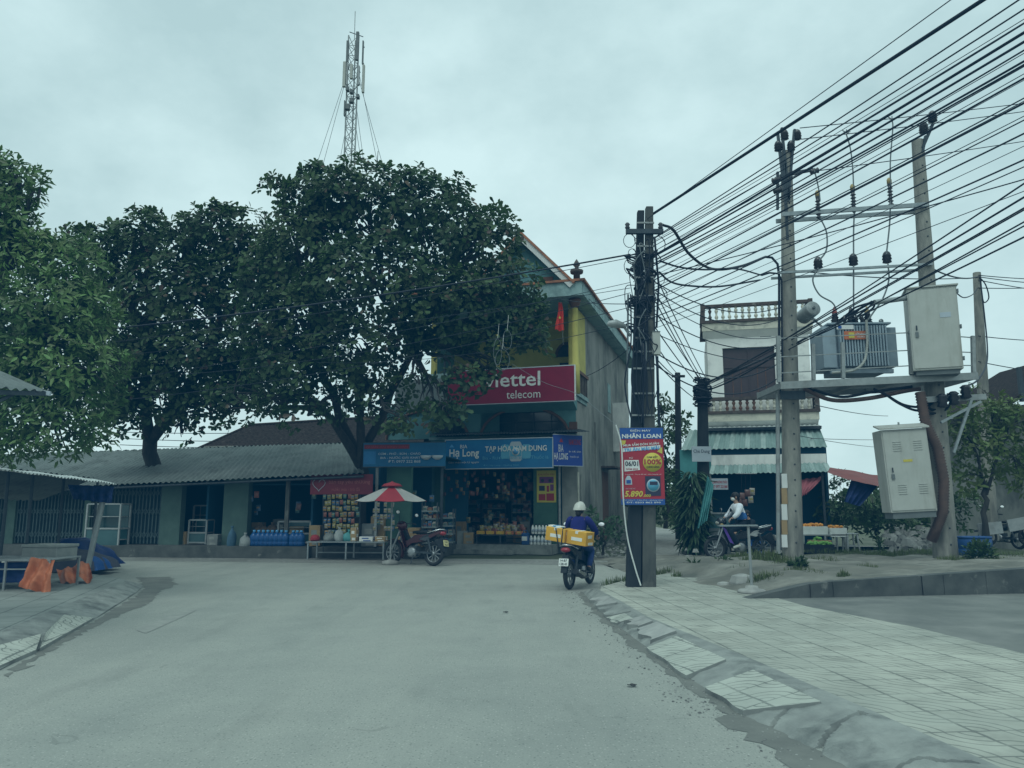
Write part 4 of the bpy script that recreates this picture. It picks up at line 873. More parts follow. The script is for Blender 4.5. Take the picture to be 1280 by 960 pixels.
def tree(name, label, cat, base, fork, lobes, r0, leaf, group=None, k=8, ln=(.15, .26), tilt=68, ratio=.52, per=7.0, twig=True, rust=0., rust_m=None, pointed=False, trunks=None, dep=.9, under=.55, fold=.25):
    t = thing(name, label, cat, base, 0, group); o0 = Vector(base); b = MB(); forks = fork if isinstance(fork, list) else [fork]
    first = forks[0]; n = 7
    pts = [o0.lerp(Vector(first), i / n) + Vector((rnd.gauss(0, .05), rnd.gauss(0, .05), 0)) * (0 < i < n) for i in range(n + 1)]
    b.tube([p - o0 for p in [o0 - Vector((0, 0, .2))] + pts[1:]], [r0 * 1.35] + [r0 * (1.05 - .25 * i / n) for i in range(1, n + 1)], 'bark', 10)
    for f in forks[1:]:
        b.tube([p - o0 for p in limb_path(first - (Vector(f) - Vector(first)).normalized() * 0.02 - Vector((0, 0, .15)), f, .1, 5, .08)], [r0 * (.72 - .3 * i / 5) for i in range(6)], 'bark', 8)
    for lb_ in lobes:
        c = at(*lb_[:2], lb_[4]); s = min((Vector(f) for f in forks), key=lambda f: (f - c).length); rr = (lb_[2] + lb_[3]) / 2 * lb_[4] / FPX
        pth = limb_path(s - (c - s).normalized() * .08, c, .25, 7, .22); b.tube([p - o0 for p in pth], [r0 * (.42 - .34 * i / 7) for i in range(8)], 'bark', 6)
        for q in range(7):
            e = c + Vector((rnd.gauss(0, .4), rnd.gauss(0, .4), rnd.gauss(.1, .3))) * rr; st = pth[rnd.randint(3, 7)]
            b.tube([p - o0 for p in limb_path(st, e, .1, 4, .15)], [r0 * (.16 - .03 * i) for i in range(5)], 'bark', 5)
    b.build('trunk', t)
    P, O = lobes_points(lobes, per, dep=dep, under=under)
    B, A, Nn, L = rosettes(P, O, k, ln, tilt, ratio); B = B - np.array(o0)
    leaf_mesh('crown', B, A, Nn, L, ratio, leaf, t, fold=fold, rust=rust, rust_m=rust_m, pointed=pointed)
    return t, P
# ------------------------------------------------------------------ two big broad-leaved trees over the shops
YA, YB = 19.6, 22.0
lobR = [(452, 258, 78, 58, YA), (400, 250, 52, 42, YA), (533, 278, 72, 62, YA), (596, 312, 58, 52, YA - .4), (625, 362, 52, 44, YA - .6), (648, 405, 40, 34, YA - .6), (388, 312, 62, 62, YA), (470, 352, 88, 60, YA - .8), (560, 384, 78, 50, YA - .8), (372, 398, 66, 52, YA),
        (455, 432, 74, 46, YA - .3, .8), (612, 424, 46, 26, YA - .8, .7), (545, 424, 52, 26, YA, .6), (385, 462, 58, 36, YA, .6), (480, 490, 44, 26, YA, .45), (420, 505, 34, 20, YA, .4), (560, 512, 30, 18, YA - 1.4, .45), (340, 350, 45, 50, YA + .4),
        (345, 215 + 20, 22, 16, YA, .8), (620, 262, 14, 12, YA, .8), (392, 214, 16, 10, YA, .9), (520, 224, 26, 16, YA, .8), (538, 516, 34, 20, 18.4, .45), (360, 450, 50, 44, YA, .7), (335, 420, 40, 50, YA + .6, .8), (430, 470, 60, 40, YA, .5), (300, 500, 44, 30, YA + .8, .45), (270, 515, 30, 18, YB, .35), (385, 520, 40, 16, YA, .35), (470, 520, 30, 16, YA, .3), (355, 500, 34, 22, YA, .5), (505, 535, 22, 14, 18.6, .5), (580, 476, 34, 18, 18.6, 1.1), (612, 466, 12, 10, 18.6, 1.0), (520, 480, 26, 18, 18.6, .3), (628, 458, 12, 8, 18.6, .6), (665, 430, 22, 22, YA - .8, .6)]
gA = gnd(449, 694)
t1, tipsR = tree('almond_tree', 'tallest broad dark leaved tree in front of the tiled roof and the crimson sign', 'tree', (at(452, 690, 21.6).x, 21.6, 0), [at(450, 574, 21.1), at(402, 512, YA), at(450, 485, YA), at(516, 436, YA + .2), at(395, 440, YA)], lobR, .19, 'leaf_big', k=8, ln=(.12, .215), per=16.5, rust=.035, rust_m='leaf_rust')
YB = 22.0
lobL = [(190, 312, 56, 44, YB), (252, 296, 46, 38, YB), (300, 300, 44, 44, YB), (140, 318, 44, 40, YB), (128, 372, 50, 52, YB), (215, 372, 66, 60, YB - .5), (285, 372, 58, 58, YB), (160, 440, 58, 50, YB), (235, 448, 60, 46, YB - .5, .9), (300, 452, 54, 42, YB, .75), (196, 498, 50, 32, YB, .7), (262, 498, 44, 26, YB, .5), (322, 495, 44, 26, YB, .45), (142, 500, 40, 34, YB, .7), (180, 270, 20, 12, YB, .9), (272, 262, 20, 10, YB, .9), (222, 522, 26, 16, YB, .5), (150, 525, 34, 24, YB, .7), (170, 470, 44, 44, YB, .8), (250, 470, 50, 40, YB, .8), (330, 330, 36, 50, YB, .9), (100, 300, 26, 22, YB, .8), (320, 470, 40, 40, YB, .6), (228, 540, 20, 10, YB, .4)]
gB = at(200, 690, 24.2)
t2, tipsL = tree('almond_tree', 'broad dark leaved tree whose trunk rises through the corrugated market roof', 'tree', (gB.x, 24.2, 0), [at(188, 545, 23.6), at(178, 500, YB), at(232, 505, YB), at(180, 430, YB), at(262, 448, YB)], lobL, .26, 'leaf_big', k=8, ln=(.13, .225), per=14.5, rust=.05, rust_m='leaf_rust')
# near tree on the left edge: brighter, finer pointed leaves
YC = 11.6
lobN = [(18, 222, 38, 24, YC), (-6, 262, 44, 34, YC), (14, 285, 40, 26, YC, .8), (-40, 215, 50, 40, YC), (48, 243, 16, 10, YC, .8), (-20, 300, 60, 40, YC), (34, 322, 44, 34, YC), (84, 330, 44, 36, YC), (60, 392, 74, 56, YC - .4), (112, 402, 32, 54, YC), (0, 420, 70, 60, YC), (76, 462, 66, 54, YC - .5), (10, 500, 70, 46, YC), (112, 490, 34, 34, YC), (62, 532, 62, 30, YC - .5, .8), (120, 535, 24, 22, YC, .6), (10, 556, 50, 24, YC, .7), (88, 560, 26, 14, YC, .5), (148, 458, 8, 22, YC, .5)]
gC = at(-60, 690, YC)
t3, tipsN = tree('roadside_tree', 'bright green fine leaved tree at the frame edge above the market stall', 'tree', (gC.x, YC, 0), [at(-50, 560, YC), at(0, 470, YC), at(40, 420, YC), at(10, 330, YC)], lobN, .16, 'leaf_near', k=8, ln=(.08, .15), tilt=62, ratio=.36, per=52, pointed=True, fold=.2, under=.7)
# right: yellowish tree behind the pole, bushes, lane trees
t4, _ = tree('roadside_tree', 'yellowish green young tree behind the pole that carries both cabinets', 'tree', at(1232, 664, 20.0), [at(1232, 610, 20.0), at(1222, 575, 20), at(1250, 565, 20)],
     [(1215, 530, 30, 26, 20), (1250, 520, 36, 24, 20), (1282, 520, 26, 26, 20), (1200, 560, 22, 30, 20, .8), (1242, 560, 44, 30, 20), (1275, 580, 28, 30, 20.5, .8), (1210, 600, 28, 28, 20.5, .7), (1290, 610, 24, 24, 20, .7), (1182, 530, 12, 16, 20, .7), (1230, 492, 24, 8, 20, .6)], .07, 'leaf_yellow', k=7, ln=(.13, .22), tilt=60, ratio=.42, per=12, pointed=True)
t5, _ = tree('lane_tree', 'feathery green tree at the end of the lane between the two houses', 'tree', at(832, 655, 36), [at(833, 590, 36), at(828, 545, 36)],
     [(828, 512, 16, 18, 36), (845, 545, 22, 26, 36), (820, 560, 20, 26, 36), (836, 590, 30, 26, 36), (852, 600, 18, 28, 34), (815, 605, 14, 28, 36, .8), (822, 495, 8, 6, 36, .7), (858, 528, 10, 12, 36, .7)], .09, 'leaf_bush', k=7, ln=(.2, .34), tilt=60, ratio=.4, per=5, pointed=True)
t6, _ = tree('lane_tree', 'lower shrubby tree closing the lane beside the stained side wall', 'tree', at(812, 660, 31), [at(812, 640, 31), at(816, 630, 31)],
     [(805, 628, 20, 24, 31), (830, 632, 20, 22, 31), (850, 640, 18, 22, 29), (800, 600, 10, 20, 31)], .05, 'leaf_bush', k=7, ln=(.14, .26), tilt=60, ratio=.4, per=7, pointed=True)
def bush(label, lobes, Y, leaf='leaf_bush', per=12, ln=(.10, .18), group=None):
    c = at(sum(l[0] for l in lobes) / len(lobes), max(l[1] + l[3] for l in lobes), Y); return tree('bush', label, 'bush', (c.x, Y, max(c.z, 0)), [c + Vector((0, 0, .25))], lobes, .03, leaf, group, k=7, ln=ln, tilt=60, ratio=.42, per=per, pointed=True, under=.8)[0]
bush('rounded bush behind the fruit boxes under the rust red tarpaulin', [(1052, 622, 22, 24, 25), (1040, 645, 18, 22, 25), (1068, 650, 24, 24, 24.5), (1055, 600, 12, 12, 25, .7)], 25, per=10, ln=(.12, .22))
bush('bush between the navy tarpaulin pieces and the lower cabinet', [(1095, 640, 26, 22, 24), (1088, 612, 10, 22, 24.5, .8), (1110, 655, 26, 18, 23.5)], 24, per=10, ln=(.12, .22))
bush('dense bush filling the gap behind the pole with the conduit', [(1200, 640, 26, 24, 22.5), (1178, 620, 18, 34, 23), (1150, 655, 24, 14, 24)], 22.5, per=9, ln=(.12, .22))
bush('scrubby bush growing against the foot of the stained side wall', [(746, 655, 14, 14, 21.0), (758, 668, 16, 12, 20.6), (740, 672, 14, 12, 20.2), (770, 660, 10, 14, 22)], 20.6, leaf='leaf_strap', per=12, ln=(.12, .22))
# strap-leaved plant by the food shop
def strap_plant(label, base, h, spread, n):
    t = thing('strap_leaf_plant', label, 'plant', base); o0 = np.array(base); stems = MB(); P, A, Nn, L = [], [], [], []
    for _ in range(6): stems.tube(limb_path((rnd.gauss(0, .08), rnd.gauss(0, .08), 0), (rnd.gauss(0, spread * .5), rnd.gauss(0, spread * .4), h * rnd.uniform(.6, .95)), .05, 5, .06), [.035, .03, .03, .025, .022, .02], 'bark', 6)
    stems.build('stem', t)
    z = nrng.uniform(.12, 1, n) * h; q = nrng.uniform(0, 6.28, n); r = spread * np.sqrt(nrng.random(n)) * (1 - .45 * np.abs(z / h - .62) * 1.6)
    P = np.stack([r * np.cos(q), r * np.sin(q), z], 1); d = np.stack([np.cos(q), np.sin(q), nrng.normal(-.75, .55, n)], 1); nn_ = np.stack([np.cos(q) * .6, np.sin(q) * .6, np.full(n, .8)], 1)
    leaf_mesh('crown', P, d, nn_, nrng.uniform(.3, .55, n), .17, 'leaf_strap', t, pointed=True, fold=.5)
    return t
pg = at(868, 682, 22.3); strap_plant('tall plant with drooping strap leaves beside the teal sheet', (pg.x, 22.3, 0), 2.4, .34, 600)
# weeds and grass
def weeds(name, label, spots, n, h=(.12, .4), m='blade', kind='stuff', leafy=False, cat='grass'):
    P, D, Nn, L = [], [], [], []
    for (x, y, z, r) in spots:
        q = nrng.uniform(0, 6.28, n); rr = r * np.sqrt(nrng.random(n)); P.append(np.stack([x + rr * np.cos(q), y + rr * np.sin(q), np.full(n, z)], 1))
        a = nrng.uniform(0, 6.28, n); s = nrng.uniform(.05, .9, n); D.append(np.stack([np.cos(a) * s, np.sin(a) * s, np.ones(n)], 1)); Nn.append(np.stack([np.cos(a), np.sin(a), -s * .5], 1)); L.append(nrng.uniform(h[0], h[1], n) * (1 - .5 * rr / max(r, .01)))
    P, D, Nn, L = map(np.concatenate, (P, D, Nn, L))
    o = leaf_mesh(name, P, D, Nn, L, .07 if not leafy else .4, m, None, pointed=True); tag(o, label, cat, kind=kind); return o
def gp(px, py, z, r): p = gnd(px, py, z); return (p.x, p.y, z - .03, r)
weeds('grass', 'tall weeds on the sloping tip of the earth mound', [gp(915, 712, .05, .5), gp(930, 705, .12, .6), gp(945, 700, .2, .6), gp(905, 720, .03, .3), gp(960, 703, .28, .5), gp(925, 725, .08, .35), (4.1, 12.6, .1, .4)], 620, (.10, .38), 'blade')
weeds('grass', 'patches of short grass on top of the earth mound', [gp(1000, 715, .3, .3), gp(1040, 690, .3, .8), gp(1075, 690, .28, .7), gp(1020, 720, .3, .2), gp(1145, 690, .3, .5), gp(1120, 694, .3, .4), gp(1100, 694, .3, .3), gp(1055, 722, .33, .1), gp(1190, 700, .35, .3), gp(1160, 692, .3, .8), gp(1240, 700, .33, .5), gp(1270, 694, .33, .7), gp(1030, 700, .3, .4), gp(985, 705, .3, .4), gp(1085, 712, .33, .25)], 300, (.05, .20), 'blade')
weeds('grass', 'thin tufts of grass around the foot of the double pole', [gp(822, 718, .1, .16), gp(835, 716, .1, .12), gp(868, 714, .1, .12), gp(778, 728, .1, .15), gp(765, 731, .06, .2), gp(846, 722, .1, .1), gp(888, 714, .06, .3)], 130, (.05, .24), 'blade')
def leafy_clump(label, px, py, z, r, h, n):
    p = gnd(px, py, z); t = thing('weed_plant', label, 'plant', p); b = MB()
    for _ in range(9): b.tube([(0, 0, 0), (rnd.gauss(0, r * .5), rnd.gauss(0, r * .5), h * rnd.uniform(.5, .9))], .008, 'leaf_strap', 4)
    b.build('stem', t); u = unit(nrng.normal(size=(n, 3))); u[:, 2] = np.abs(u[:, 2]); P = u * np.array([r, r, h]) * nrng.uniform(.4, 1, (n, 1))
    leaf_mesh('crown', P, u + nrng.normal(0, .4, (n, 3)), nrng.normal(0, .4, (n, 3)) + np.array([0, 0, 1]), nrng.uniform(.07, .15, n), .42, 'leaf_bush', t, pointed=True)
leafy_clump('leafy green weed clump on the mound right of the cabinet pole', 1226, 698, .35, .28, .36, 420)
leafy_clump('low leafy weed at the bottom of the mound beside the lane', 905, 716, .05, .22, .3, 260)
leafy_clump('small leafy weed on the pavement edge right of the double pole', 868, 714, .1, .12, .2, 120)
leafy_clump('pale weed growing on the earth mound close to the wall end', 998, 712, .28, .16, .16, 160)
leafy_clump('tall thin weed before the rubble near the fruit stall', 1100, 690, .3, .08, .4, 60)
# litter under the side wall and rubble heap right
def box_spot(px0, px1, py0, py1, z, pile):
    def f():
        p = gnd(rnd.uniform(px0, px1), rnd.uniform(py0, py1), z); return (p.x, p.y, z + abs(rnd.gauss(0, pile)))
    return f
o = scatter('rubble', 240, box_spot(1108, 1165, 668, 690, .28, .18), (.06, .17), 'stone_rubble', .7); tag(o, 'heap of broken rubble and litter behind the leaning lower cabinet', 'rubble', kind='stuff')
o = scatter('leaf_litter', 150, box_spot(735, 790, 672, 700, .0, .05), (.03, .10), 'stone_rubble', .5); tag(o, 'loose stones and litter along the foot of the side wall', 'litter', kind='stuff')
o = scatter('stones', 45, box_spot(850, 900, 674, 700, .0, .08), (.06, .16), 'stone_rubble', .7); tag(o, 'loose stones under the strap leaved plant', 'rubble', kind='stuff')
# distant tree line all round the horizon
n = 5200; ang = nrng.uniform(-1.35, 1.35, n); dist = nrng.uniform(62, 82, n); hh = 2.4 + 1.2 * np.sin(ang * 13) + .8 * np.sin(ang * 31 + 1)
P = np.stack([dist * np.sin(ang), dist * np.cos(ang), np.abs(nrng.normal(0, .5, n)) * np.maximum(hh, .8)], 1)
B, A, Nn, L = rosettes(P, unit(nrng.normal(0, .5, (n, 3)) + np.array([0, -.4, .6])), 5, (.6, 1.1), 60, .5)
o = leaf_mesh('treeline', B, A, Nn, L, .5, 'leaf_bush', None); tag(o, 'far low belt of trees along the horizon', 'trees', kind='stuff')
# ================================================================== double pole by the road
PB = gnd(800, 733, PZ); py_ = PB.y
pole = thing('utility_pole', 'twin square concrete pole strapped together beside the kerb, carrying the poster', 'pole', PB)
def L1(px, py, dy=0.0): return at(px, py, py_ + dy) - PB
def taper(b, base, top, w0_, w1_, m):
    base, top = Vector(base), Vector(top); vs = [base + Vector((i * w0_ / 2, j * w0_ / 2, 0)) for i, j in ((-1, -1), (1, -1), (1, 1), (-1, 1))] + [top + Vector((i * w1_ / 2, j * w1_ / 2, 0)) for i, j in ((-1, -1), (1, -1), (1, 1), (-1, 1))]
    b.add(vs, [(3, 2, 1, 0), (4, 5, 6, 7), (0, 1, 5, 4), (1, 2, 6, 5), (2, 3, 7, 6), (3, 0, 4, 7)], m)
topz = L1(805, 260).z
b = MB(); taper(b, L1(791, 733) * 1 + Vector((0, 0, -.1)), (L1(801, 264).x, .02, topz - .05), .225, .115, 'pole_dark'); b.build('pole_shaft', pole, bevel=.012)
b = MB(); taper(b, L1(810, 733) + Vector((0, 0, -.1)), (L1(811, 260).x, -.03, topz), .225, .125, 'pole_brown'); b.build('pole_shaft', pole, bevel=.012)
b = MB(); za = L1(803, 293).z; b.bx(L1(781, 293).x, L1(827, 293).x, -.17, -.10, za - .04, za + .04, 'dark_steel')
for px in (783, 824): b.lathe([(.03, 0), (.045, .03), (.03, .06), (.045, .09), (.02, .12)], (L1(px, 293).x, -.135, za + .04), 'porcelain', 8)
b.build('crossarm', pole)
for pyy in (281, 310, 349, 372, 398, 424, 441, 462, 493, 520):
    z = L1(800, pyy).z; w = .13 + (733 - pyy) * -.0; k = (733 - pyy) / 473; hw = .235 - .09 * k; cx = L1(800 + 6 * k, pyy).x
    b = MB(); b.bx(cx - hw * .98, cx + hw * .98, -.145 + .04 * k, -.12 + .04 * k, z - .014, z + .014, 'galv'); b.build('strap', pole)
b = MB(); c = L1(818, 432); b.bx(c.x - .065, c.x + .065, -.20, -.08, c.z - .19, c.z + .19, 'cabinet'); b.bx(c.x - .07, c.x + .07, -.21, -.07, c.z + .19, c.z + .205, 'cabinet_dark'); o = b.build('meter_box', pole, bevel=.01)
b = MB(); b.tube([(L1(820, 455).x, -.12, L1(820, 447).z), (L1(821, 500).x, -.12, L1(821, 500).z), (L1(824, 560).x, -.1, L1(824, 560).z)], .022, 'cable', 6); b.tube([(L1(816, 300).x, -.16, L1(816, 300).z), (L1(821, 360).x, -.17, L1(821, 360).z), (L1(819, 420).x, -.14, L1(819, 412).z)], .018, 'cable', 6); b.tube([(L1(784, 370).x, -.1, L1(784, 370).z), (L1(783, 480).x, -.1, L1(783, 480).z)], .016, 'cable_grey', 6); b.build('riser_cable', pole)
# street lamp on the pole
lamp = thing('street_lamp', 'grey street lamp head reaching left from the twin pole', 'street lamp', PB + L1(787, 420)); lo3 = L1(787, 420)
b = MB(); b.tube([(0, -.08, -.02), (L1(779, 411).x - lo3.x, -.12, L1(779, 411).z - lo3.z)], .022, 'steel', 8); b.build('arm', lamp)
b = MB(); e = L1(779, 411) - lo3; f = L1(757, 409) - lo3; b.tube([(e.x + .03, -.12, e.z), (e.x - .05, -.14, e.z + .03), ((e.x + f.x) / 2, -.18, e.z + .045), (f.x + .03, -.2, f.z + .01), (f.x, -.2, f.z)], [.03, .055, .075, .05, .01], 'galv', 10); b.build('lamp_head', lamp)
# advert poster strapped to the pole
PF = Fr((PB.x, py_ - .20, 0), R(-4))
t, p, w, h = board('appliance_poster', 'tall red and blue appliance sale poster tied to the twin pole', 'poster', PF, 775.5, 830, 535, 631, 0.0, 'print_red', .012)
H = lambda f: h * (1 - f); Wd = lambda f: -w / 2 + w * f
p.bx(-w / 2, w / 2, -.004, -.001, H(.145), H(0), 'print_blue'); p.bx(-w / 2, w / 2, -.004, -.001, 0, H(.925), 'print_blue')
p.text('ĐIỆN MÁY', Wd(.24), Wd(.72), H(.055), H(.015), -.008, 'print_white', .01); p.text('NHÂN LOAN', Wd(.05), Wd(.95), H(.135), H(.065), -.008, 'print_white', .03)
p.poly([(Wd(.02), -.006, H(.235)), (Wd(.0), -.006, H(.16)), (Wd(.14), -.006, H(.165)), (Wd(.12), -.006, H(.21))], 'print_yellow'); p.poly([(Wd(.85), -.006, H(.31)), (Wd(.97), -.006, H(.25)), (Wd(.97), -.006, H(.34))], 'print_yellow')
def slant(s, x0_, x1_, z0_, z1_, y, m, rise, bold):
    q = MB(); q.text(s, x0_, x1_, z0_, z1_, y, m, bold)
    p.add([(v[0], v[1], v[2] + (v[0] - x0_) * rise) for v in q.v], q.f, m)
p.poly([(Wd(.06), -.003, H(.315)), (Wd(.93), -.003, H(.27)), (Wd(.93), -.003, H(.225)), (Wd(.06), -.003, H(.265))], 'print_white')
slant('MUA SẮM ĐÓN XUÂN', Wd(.08), Wd(.90), H(.245), H(.20), -.008, 'print_white', .06, .025); slant('TRI ÂN MÃI MÃI', Wd(.09), Wd(.90), H(.312), H(.258), -.008, 'print_sky', .06, .03)
p.text('TỪ', Wd(.2), Wd(.29), H(.405), H(.38), -.008, 'print_white', .02); p.poly([(Wd(.09), -.004, H(.57)), (Wd(.45), -.004, H(.55)), (Wd(.42), -.004, H(.42)), (Wd(.09), -.004, H(.42))], 'print_white')
p.text('06/01', Wd(.11), Wd(.41), H(.50), H(.435), -.008, 'ink', .02); p.text('NĂM 2023', Wd(.13), Wd(.40), H(.55), H(.52), -.008, 'print_red', .015)
p.lathe([(w * .22, 0), (w * .22, .004)], (Wd(.74), -.002, H(.45)), 'print_yellow', 28, (0, -1, 0)); p.text('CAM KẾT', Wd(.61), Wd(.86), H(.395), H(.36), -.010, 'ink', .02); p.text('100%', Wd(.55), Wd(.94), H(.48), H(.41), -.010, 'print_red', .025); p.text('CHÍNH HÃNG', Wd(.60), Wd(.89), H(.525), H(.495), -.010, 'ink', .015)
p.text('Trả góp 0% - Thu cũ đổi mới - Giao hàng tận nơi', Wd(.1), Wd(.93), H(.615), H(.598), -.008, 'print_white')
p.poly([(Wd(.10), -.006, H(.74)), (Wd(.26), -.006, H(.74)), (Wd(.255), -.006, H(.67)), (Wd(.21), -.006, H(.625)), (Wd(.15), -.006, H(.625)), (Wd(.105), -.006, H(.67))], 'print_grey'); p.bx(Wd(.13), Wd(.23), -.012, -.007, H(.725), H(.68), 'print_blue')
p.bx(Wd(.56), Wd(.91), -.006, -.002, H(.885), H(.63), 'print_dark'); p.lathe([(w * .15, 0), (w * .15, .004)], (Wd(.74), -.007, H(.75)), 'print_grey', 24, (0, -1, 0)); p.lathe([(w * .125, 0), (w * .125, .003)], (Wd(.74), -.012, H(.75)), 'sign_blue_pale', 24, (0, -1, 0)); p.bx(Wd(.66), Wd(.84), -.018, -.0155, H(.745), H(.70), 'print_dark')
p.text('GIÁ CHỈ TỪ', Wd(.11), Wd(.33), H(.80), H(.78), -.008, 'print_grey'); p.text('5.890', Wd(.08), Wd(.50), H(.90), H(.82), -.008, 'print_yellow', .03, .2); p.text('.000', Wd(.50), Wd(.68), H(.90), H(.865), -.008, 'print_yellow', .02, .2)
p.text('ĐC: Khu 7 - Cẩm Phả - Quảng Ninh', Wd(.05), Wd(.95), H(.95), H(.932), -.008, 'print_white'); p.text('ĐT: 0203 862 890', Wd(.12), Wd(.9), H(.98), H(.96), -.008, 'print_white', .01)
p.build('panel', t); b = MB(); b.tube([(-w / 2, .006, h), (w / 2, .006, h)], .009, 'dark_steel', 6); b.tube([(-w / 2, .006, 0), (w / 2, .006, 0)], .009, 'dark_steel', 6); b.build('batten', t)
# ================================================================== transformer poles
def zp_on(px, py, Y): p = at(px, py, Y); return p
A2 = at(991, 694, 16.5); A3 = at(1182, 697, 16.2)
def big_pole(name, label, base, pxt, pyt, r0, r1, m='pole_concrete', n=14, holes=True):
    top = at(pxt, pyt, base.y); t = thing(name, label, 'pole', base); b = MB(); d = top - base
    b.tube([Vector((0, 0, -.3)) * 1, d * .02, d * .3, d * .6, d], [r0, r0, r0 + (r1 - r0) * .3, r0 + (r1 - r0) * .6, r1], m, n)
    if holes:
        for i in range(26):
            q = d * (.03 + i * .036); b.lathe([(.02, 0), (.02, .006)], (q.x, q.y - (r0 + (r1 - r0) * (.03 + i * .036)) + .001, q.z), 'dark_steel', 6, (0, -1, 0))
    b.build('pole_shaft', t); return t, d
p2, d2 = big_pole('utility_pole', 'round concrete pole with white and orange painted stripes holding the left end of the platform', A2, 983, 190, .215, .12)
p3, d3 = big_pole('utility_pole', 'leaning round concrete pole holding the platform end with both cabinets', A3, 1147, 176, .235, .125)
def L2(px, py): return at(px, py, A2.y - .12) - A2
def L3(px, py): return at(px, py, A3.y - .12) - A3
# painted stripes low on the left pole and the steel angle beside it
b = MB()
for i, (pa, pb) in enumerate(((592, 610), (610, 630), (630, 650), (650, 668), (668, 684))):
    q0, q1 = L2(981, pb), L2(981, pa); b.bx(q0.x - .07, q0.x + .045, -.17, -.10, q0.z, q1.z - .004, 'print_white' if i % 2 == 0 else 'carton')
b.build('painted_stripe', p2)
b = MB(); b.tube([L2(973, 692) + Vector((0, 0, 0)), L2(972, 480)], .045, 'galv', 8); b.build('steel_leg', p2)
b = MB(); q = L2(985, 330); b.tube([L2(975, 492), L2(974, 470), L2(974, 345), L2(972, 330), L2(965, 322), L2(957, 321)], .028, 'cable', 7); b.tube([L2(978, 480), L2(977, 350), L2(973, 342), L2(962, 341), L2(952, 344)], .022, 'cable', 7); b.build('cable_riser', p2)
# pole heads with insulators
def insulator(b, p, s=1.0, m='porcelain'):
    b.lathe([(.03 * s, -.02 * s), (.085 * s, 0), (.07 * s, .05 * s), (.09 * s, .06 * s), (.072 * s, .11 * s), (.085 * s, .12 * s), (.06 * s, .19 * s), (.03 * s, .22 * s)], p, m, 12)
b = MB(); za = .04
for a, c in (((983, 262), (972, 165)), ((986, 250), (977, 160)), ((985, 252), (993, 162)), ((984, 300), (980, 200))): b.bar(L2(*a), L2(*c), .05, .07, 'dark_steel')
b.bar(L2(975, 220), L2(1016, 212), .06, .07, 'dark_steel'); b.bar(L2(972, 262), L2(972, 215), .05, .06, 'dark_steel'); b.build('head_frame', p2)
for px, py in ((981, 174), (997, 174), (973, 188), (989, 188)):
    b = MB(); insulator(b, L2(px, py), 1.05); b.build('insulator', p2)
for px, py in ((970, 225), (972, 238), (1018, 214)):
    b = MB(); q = L2(px, py); b.lathe([(.03, -.1), (.07, -.08), (.05, -.04), (.075, 0), (.05, .04), (.07, .08), (.03, .1)], q, 'porcelain', 10, (1, 0, .3)); b.build('insulator', p2)
b = MB(); b.bar(L3(1153, 185), L3(1166, 155), .05, .06, 'dark_steel'); b.bar(L3(1153, 190), L3(1157, 170), .05, .06, 'dark_steel'); b.build('head_frame', p3)
for px, py in ((1155, 166), (1166, 152)):
    b = MB(); insulator(b, L3(px, py), 1.15); b.build('insulator', p3)
# two crossarms spanning both poles, with arresters and drop wires
def span(name, label, pa, pb, w):
    t = thing(name, label, 'crossarm', at(*pa, A2.y - .2)); o = t.location; b = MB(); e = at(*pb, A3.y - .2)
    for dy in (0, .42): b.bar(Vector((0, dy, 0)), e - o + Vector((0, dy, 0)), .05, w, 'steel')
    b.build('channel', t); return t, lambda px, py, dy=0: at(px, py, A2.y - .2 + dy) - o
s1, S1 = span('steel_crossarm', 'upper steel crossarm spanning both transformer poles with fuse insulators', (978, 268), (1160, 255.5), .09)
s2, S2 = span('steel_crossarm', 'lower steel crossarm between the transformer poles with post insulators', (972, 341), (1166, 330), .05)
for k, (px, py) in enumerate(((1023, 262), (1067, 254), (1113, 246))):
    b = MB(); q = S1(px, py, -.06); prof = [(.03, -.22)]
    for i in range(6): z = -.2 + i * .075; prof += [(.035, z), (.065, z + .02), (.035, z + .04)]
    prof += [(.045, .27), (.05, .3), (.035, .38), (.01, .42)]; b.lathe(prof, q, 'porcelain', 10); b.lathe([(.05, 0), (.052, .1), (.03, .14)], q + Vector((0, 0, .3)), 'brass', 10); b.build('fuse_insulator', s1)
for k, (px, py) in enumerate(((1023, 335), (1067, 331), (1109, 328))):
    b = MB(); insulator(b, S2(px, py, -.02) + Vector((0, 0, .0)), 1.15); b.build('insulator', s2)
def cable(name, label, pts, r, m='cable', group=None, cat='cable', n=6, res=8):
    """smooth tube through world points"""
    P = [Vector(p) for p in pts]; out = []
    Q = [P[0] * 2 - P[1]] + P + [P[-1] * 2 - P[-2]]
    for i in range(1, len(Q) - 2):
        for s in range(res):
            t = s / res; a, b_, c, d = Q[i - 1], Q[i], Q[i + 1], Q[i + 2]
            out.append(.5 * ((2 * b_) + (c - a) * t + (2 * a - 5 * b_ + 4 * c - d) * t * t + (3 * b_ - a - 3 * c + d) * t ** 3))
    out.append(P[-1]); b = MB(); b.tube(out, r, m, n); return tag(b.build(name, origin=P[0]), label, cat, group)
Yd = A2.y - .3
GD = 'drop wires of the transformer'
for a in (((1018, 213), (1021, 225), (1024, 240), (1025, 250)), ((1058, 168), (1063, 186), (1066, 212), (1067, 238)), ((1115, 150), (1116, 160), (1113, 200), (1113, 232))):
    cable('drop_wire', 'thin grey wire dropping onto a fuse insulator of the upper crossarm', [at(x, y, Yd) for x, y in a], .016, 'cable_grey', 'wires above the upper crossarm')
for a in (((1025, 272), (1033, 290), (1033, 312), (1024, 326)), ((1068, 262), (1067, 290), (1067, 320)), ((1113, 252), (1112, 280), (1108, 318))):
    cable('drop_wire', 'thin wire running from the upper crossarm down to the lower crossarm', [at(x, y, Yd) for x, y in a], .018, 'cable_grey', 'wires between the two crossarms')
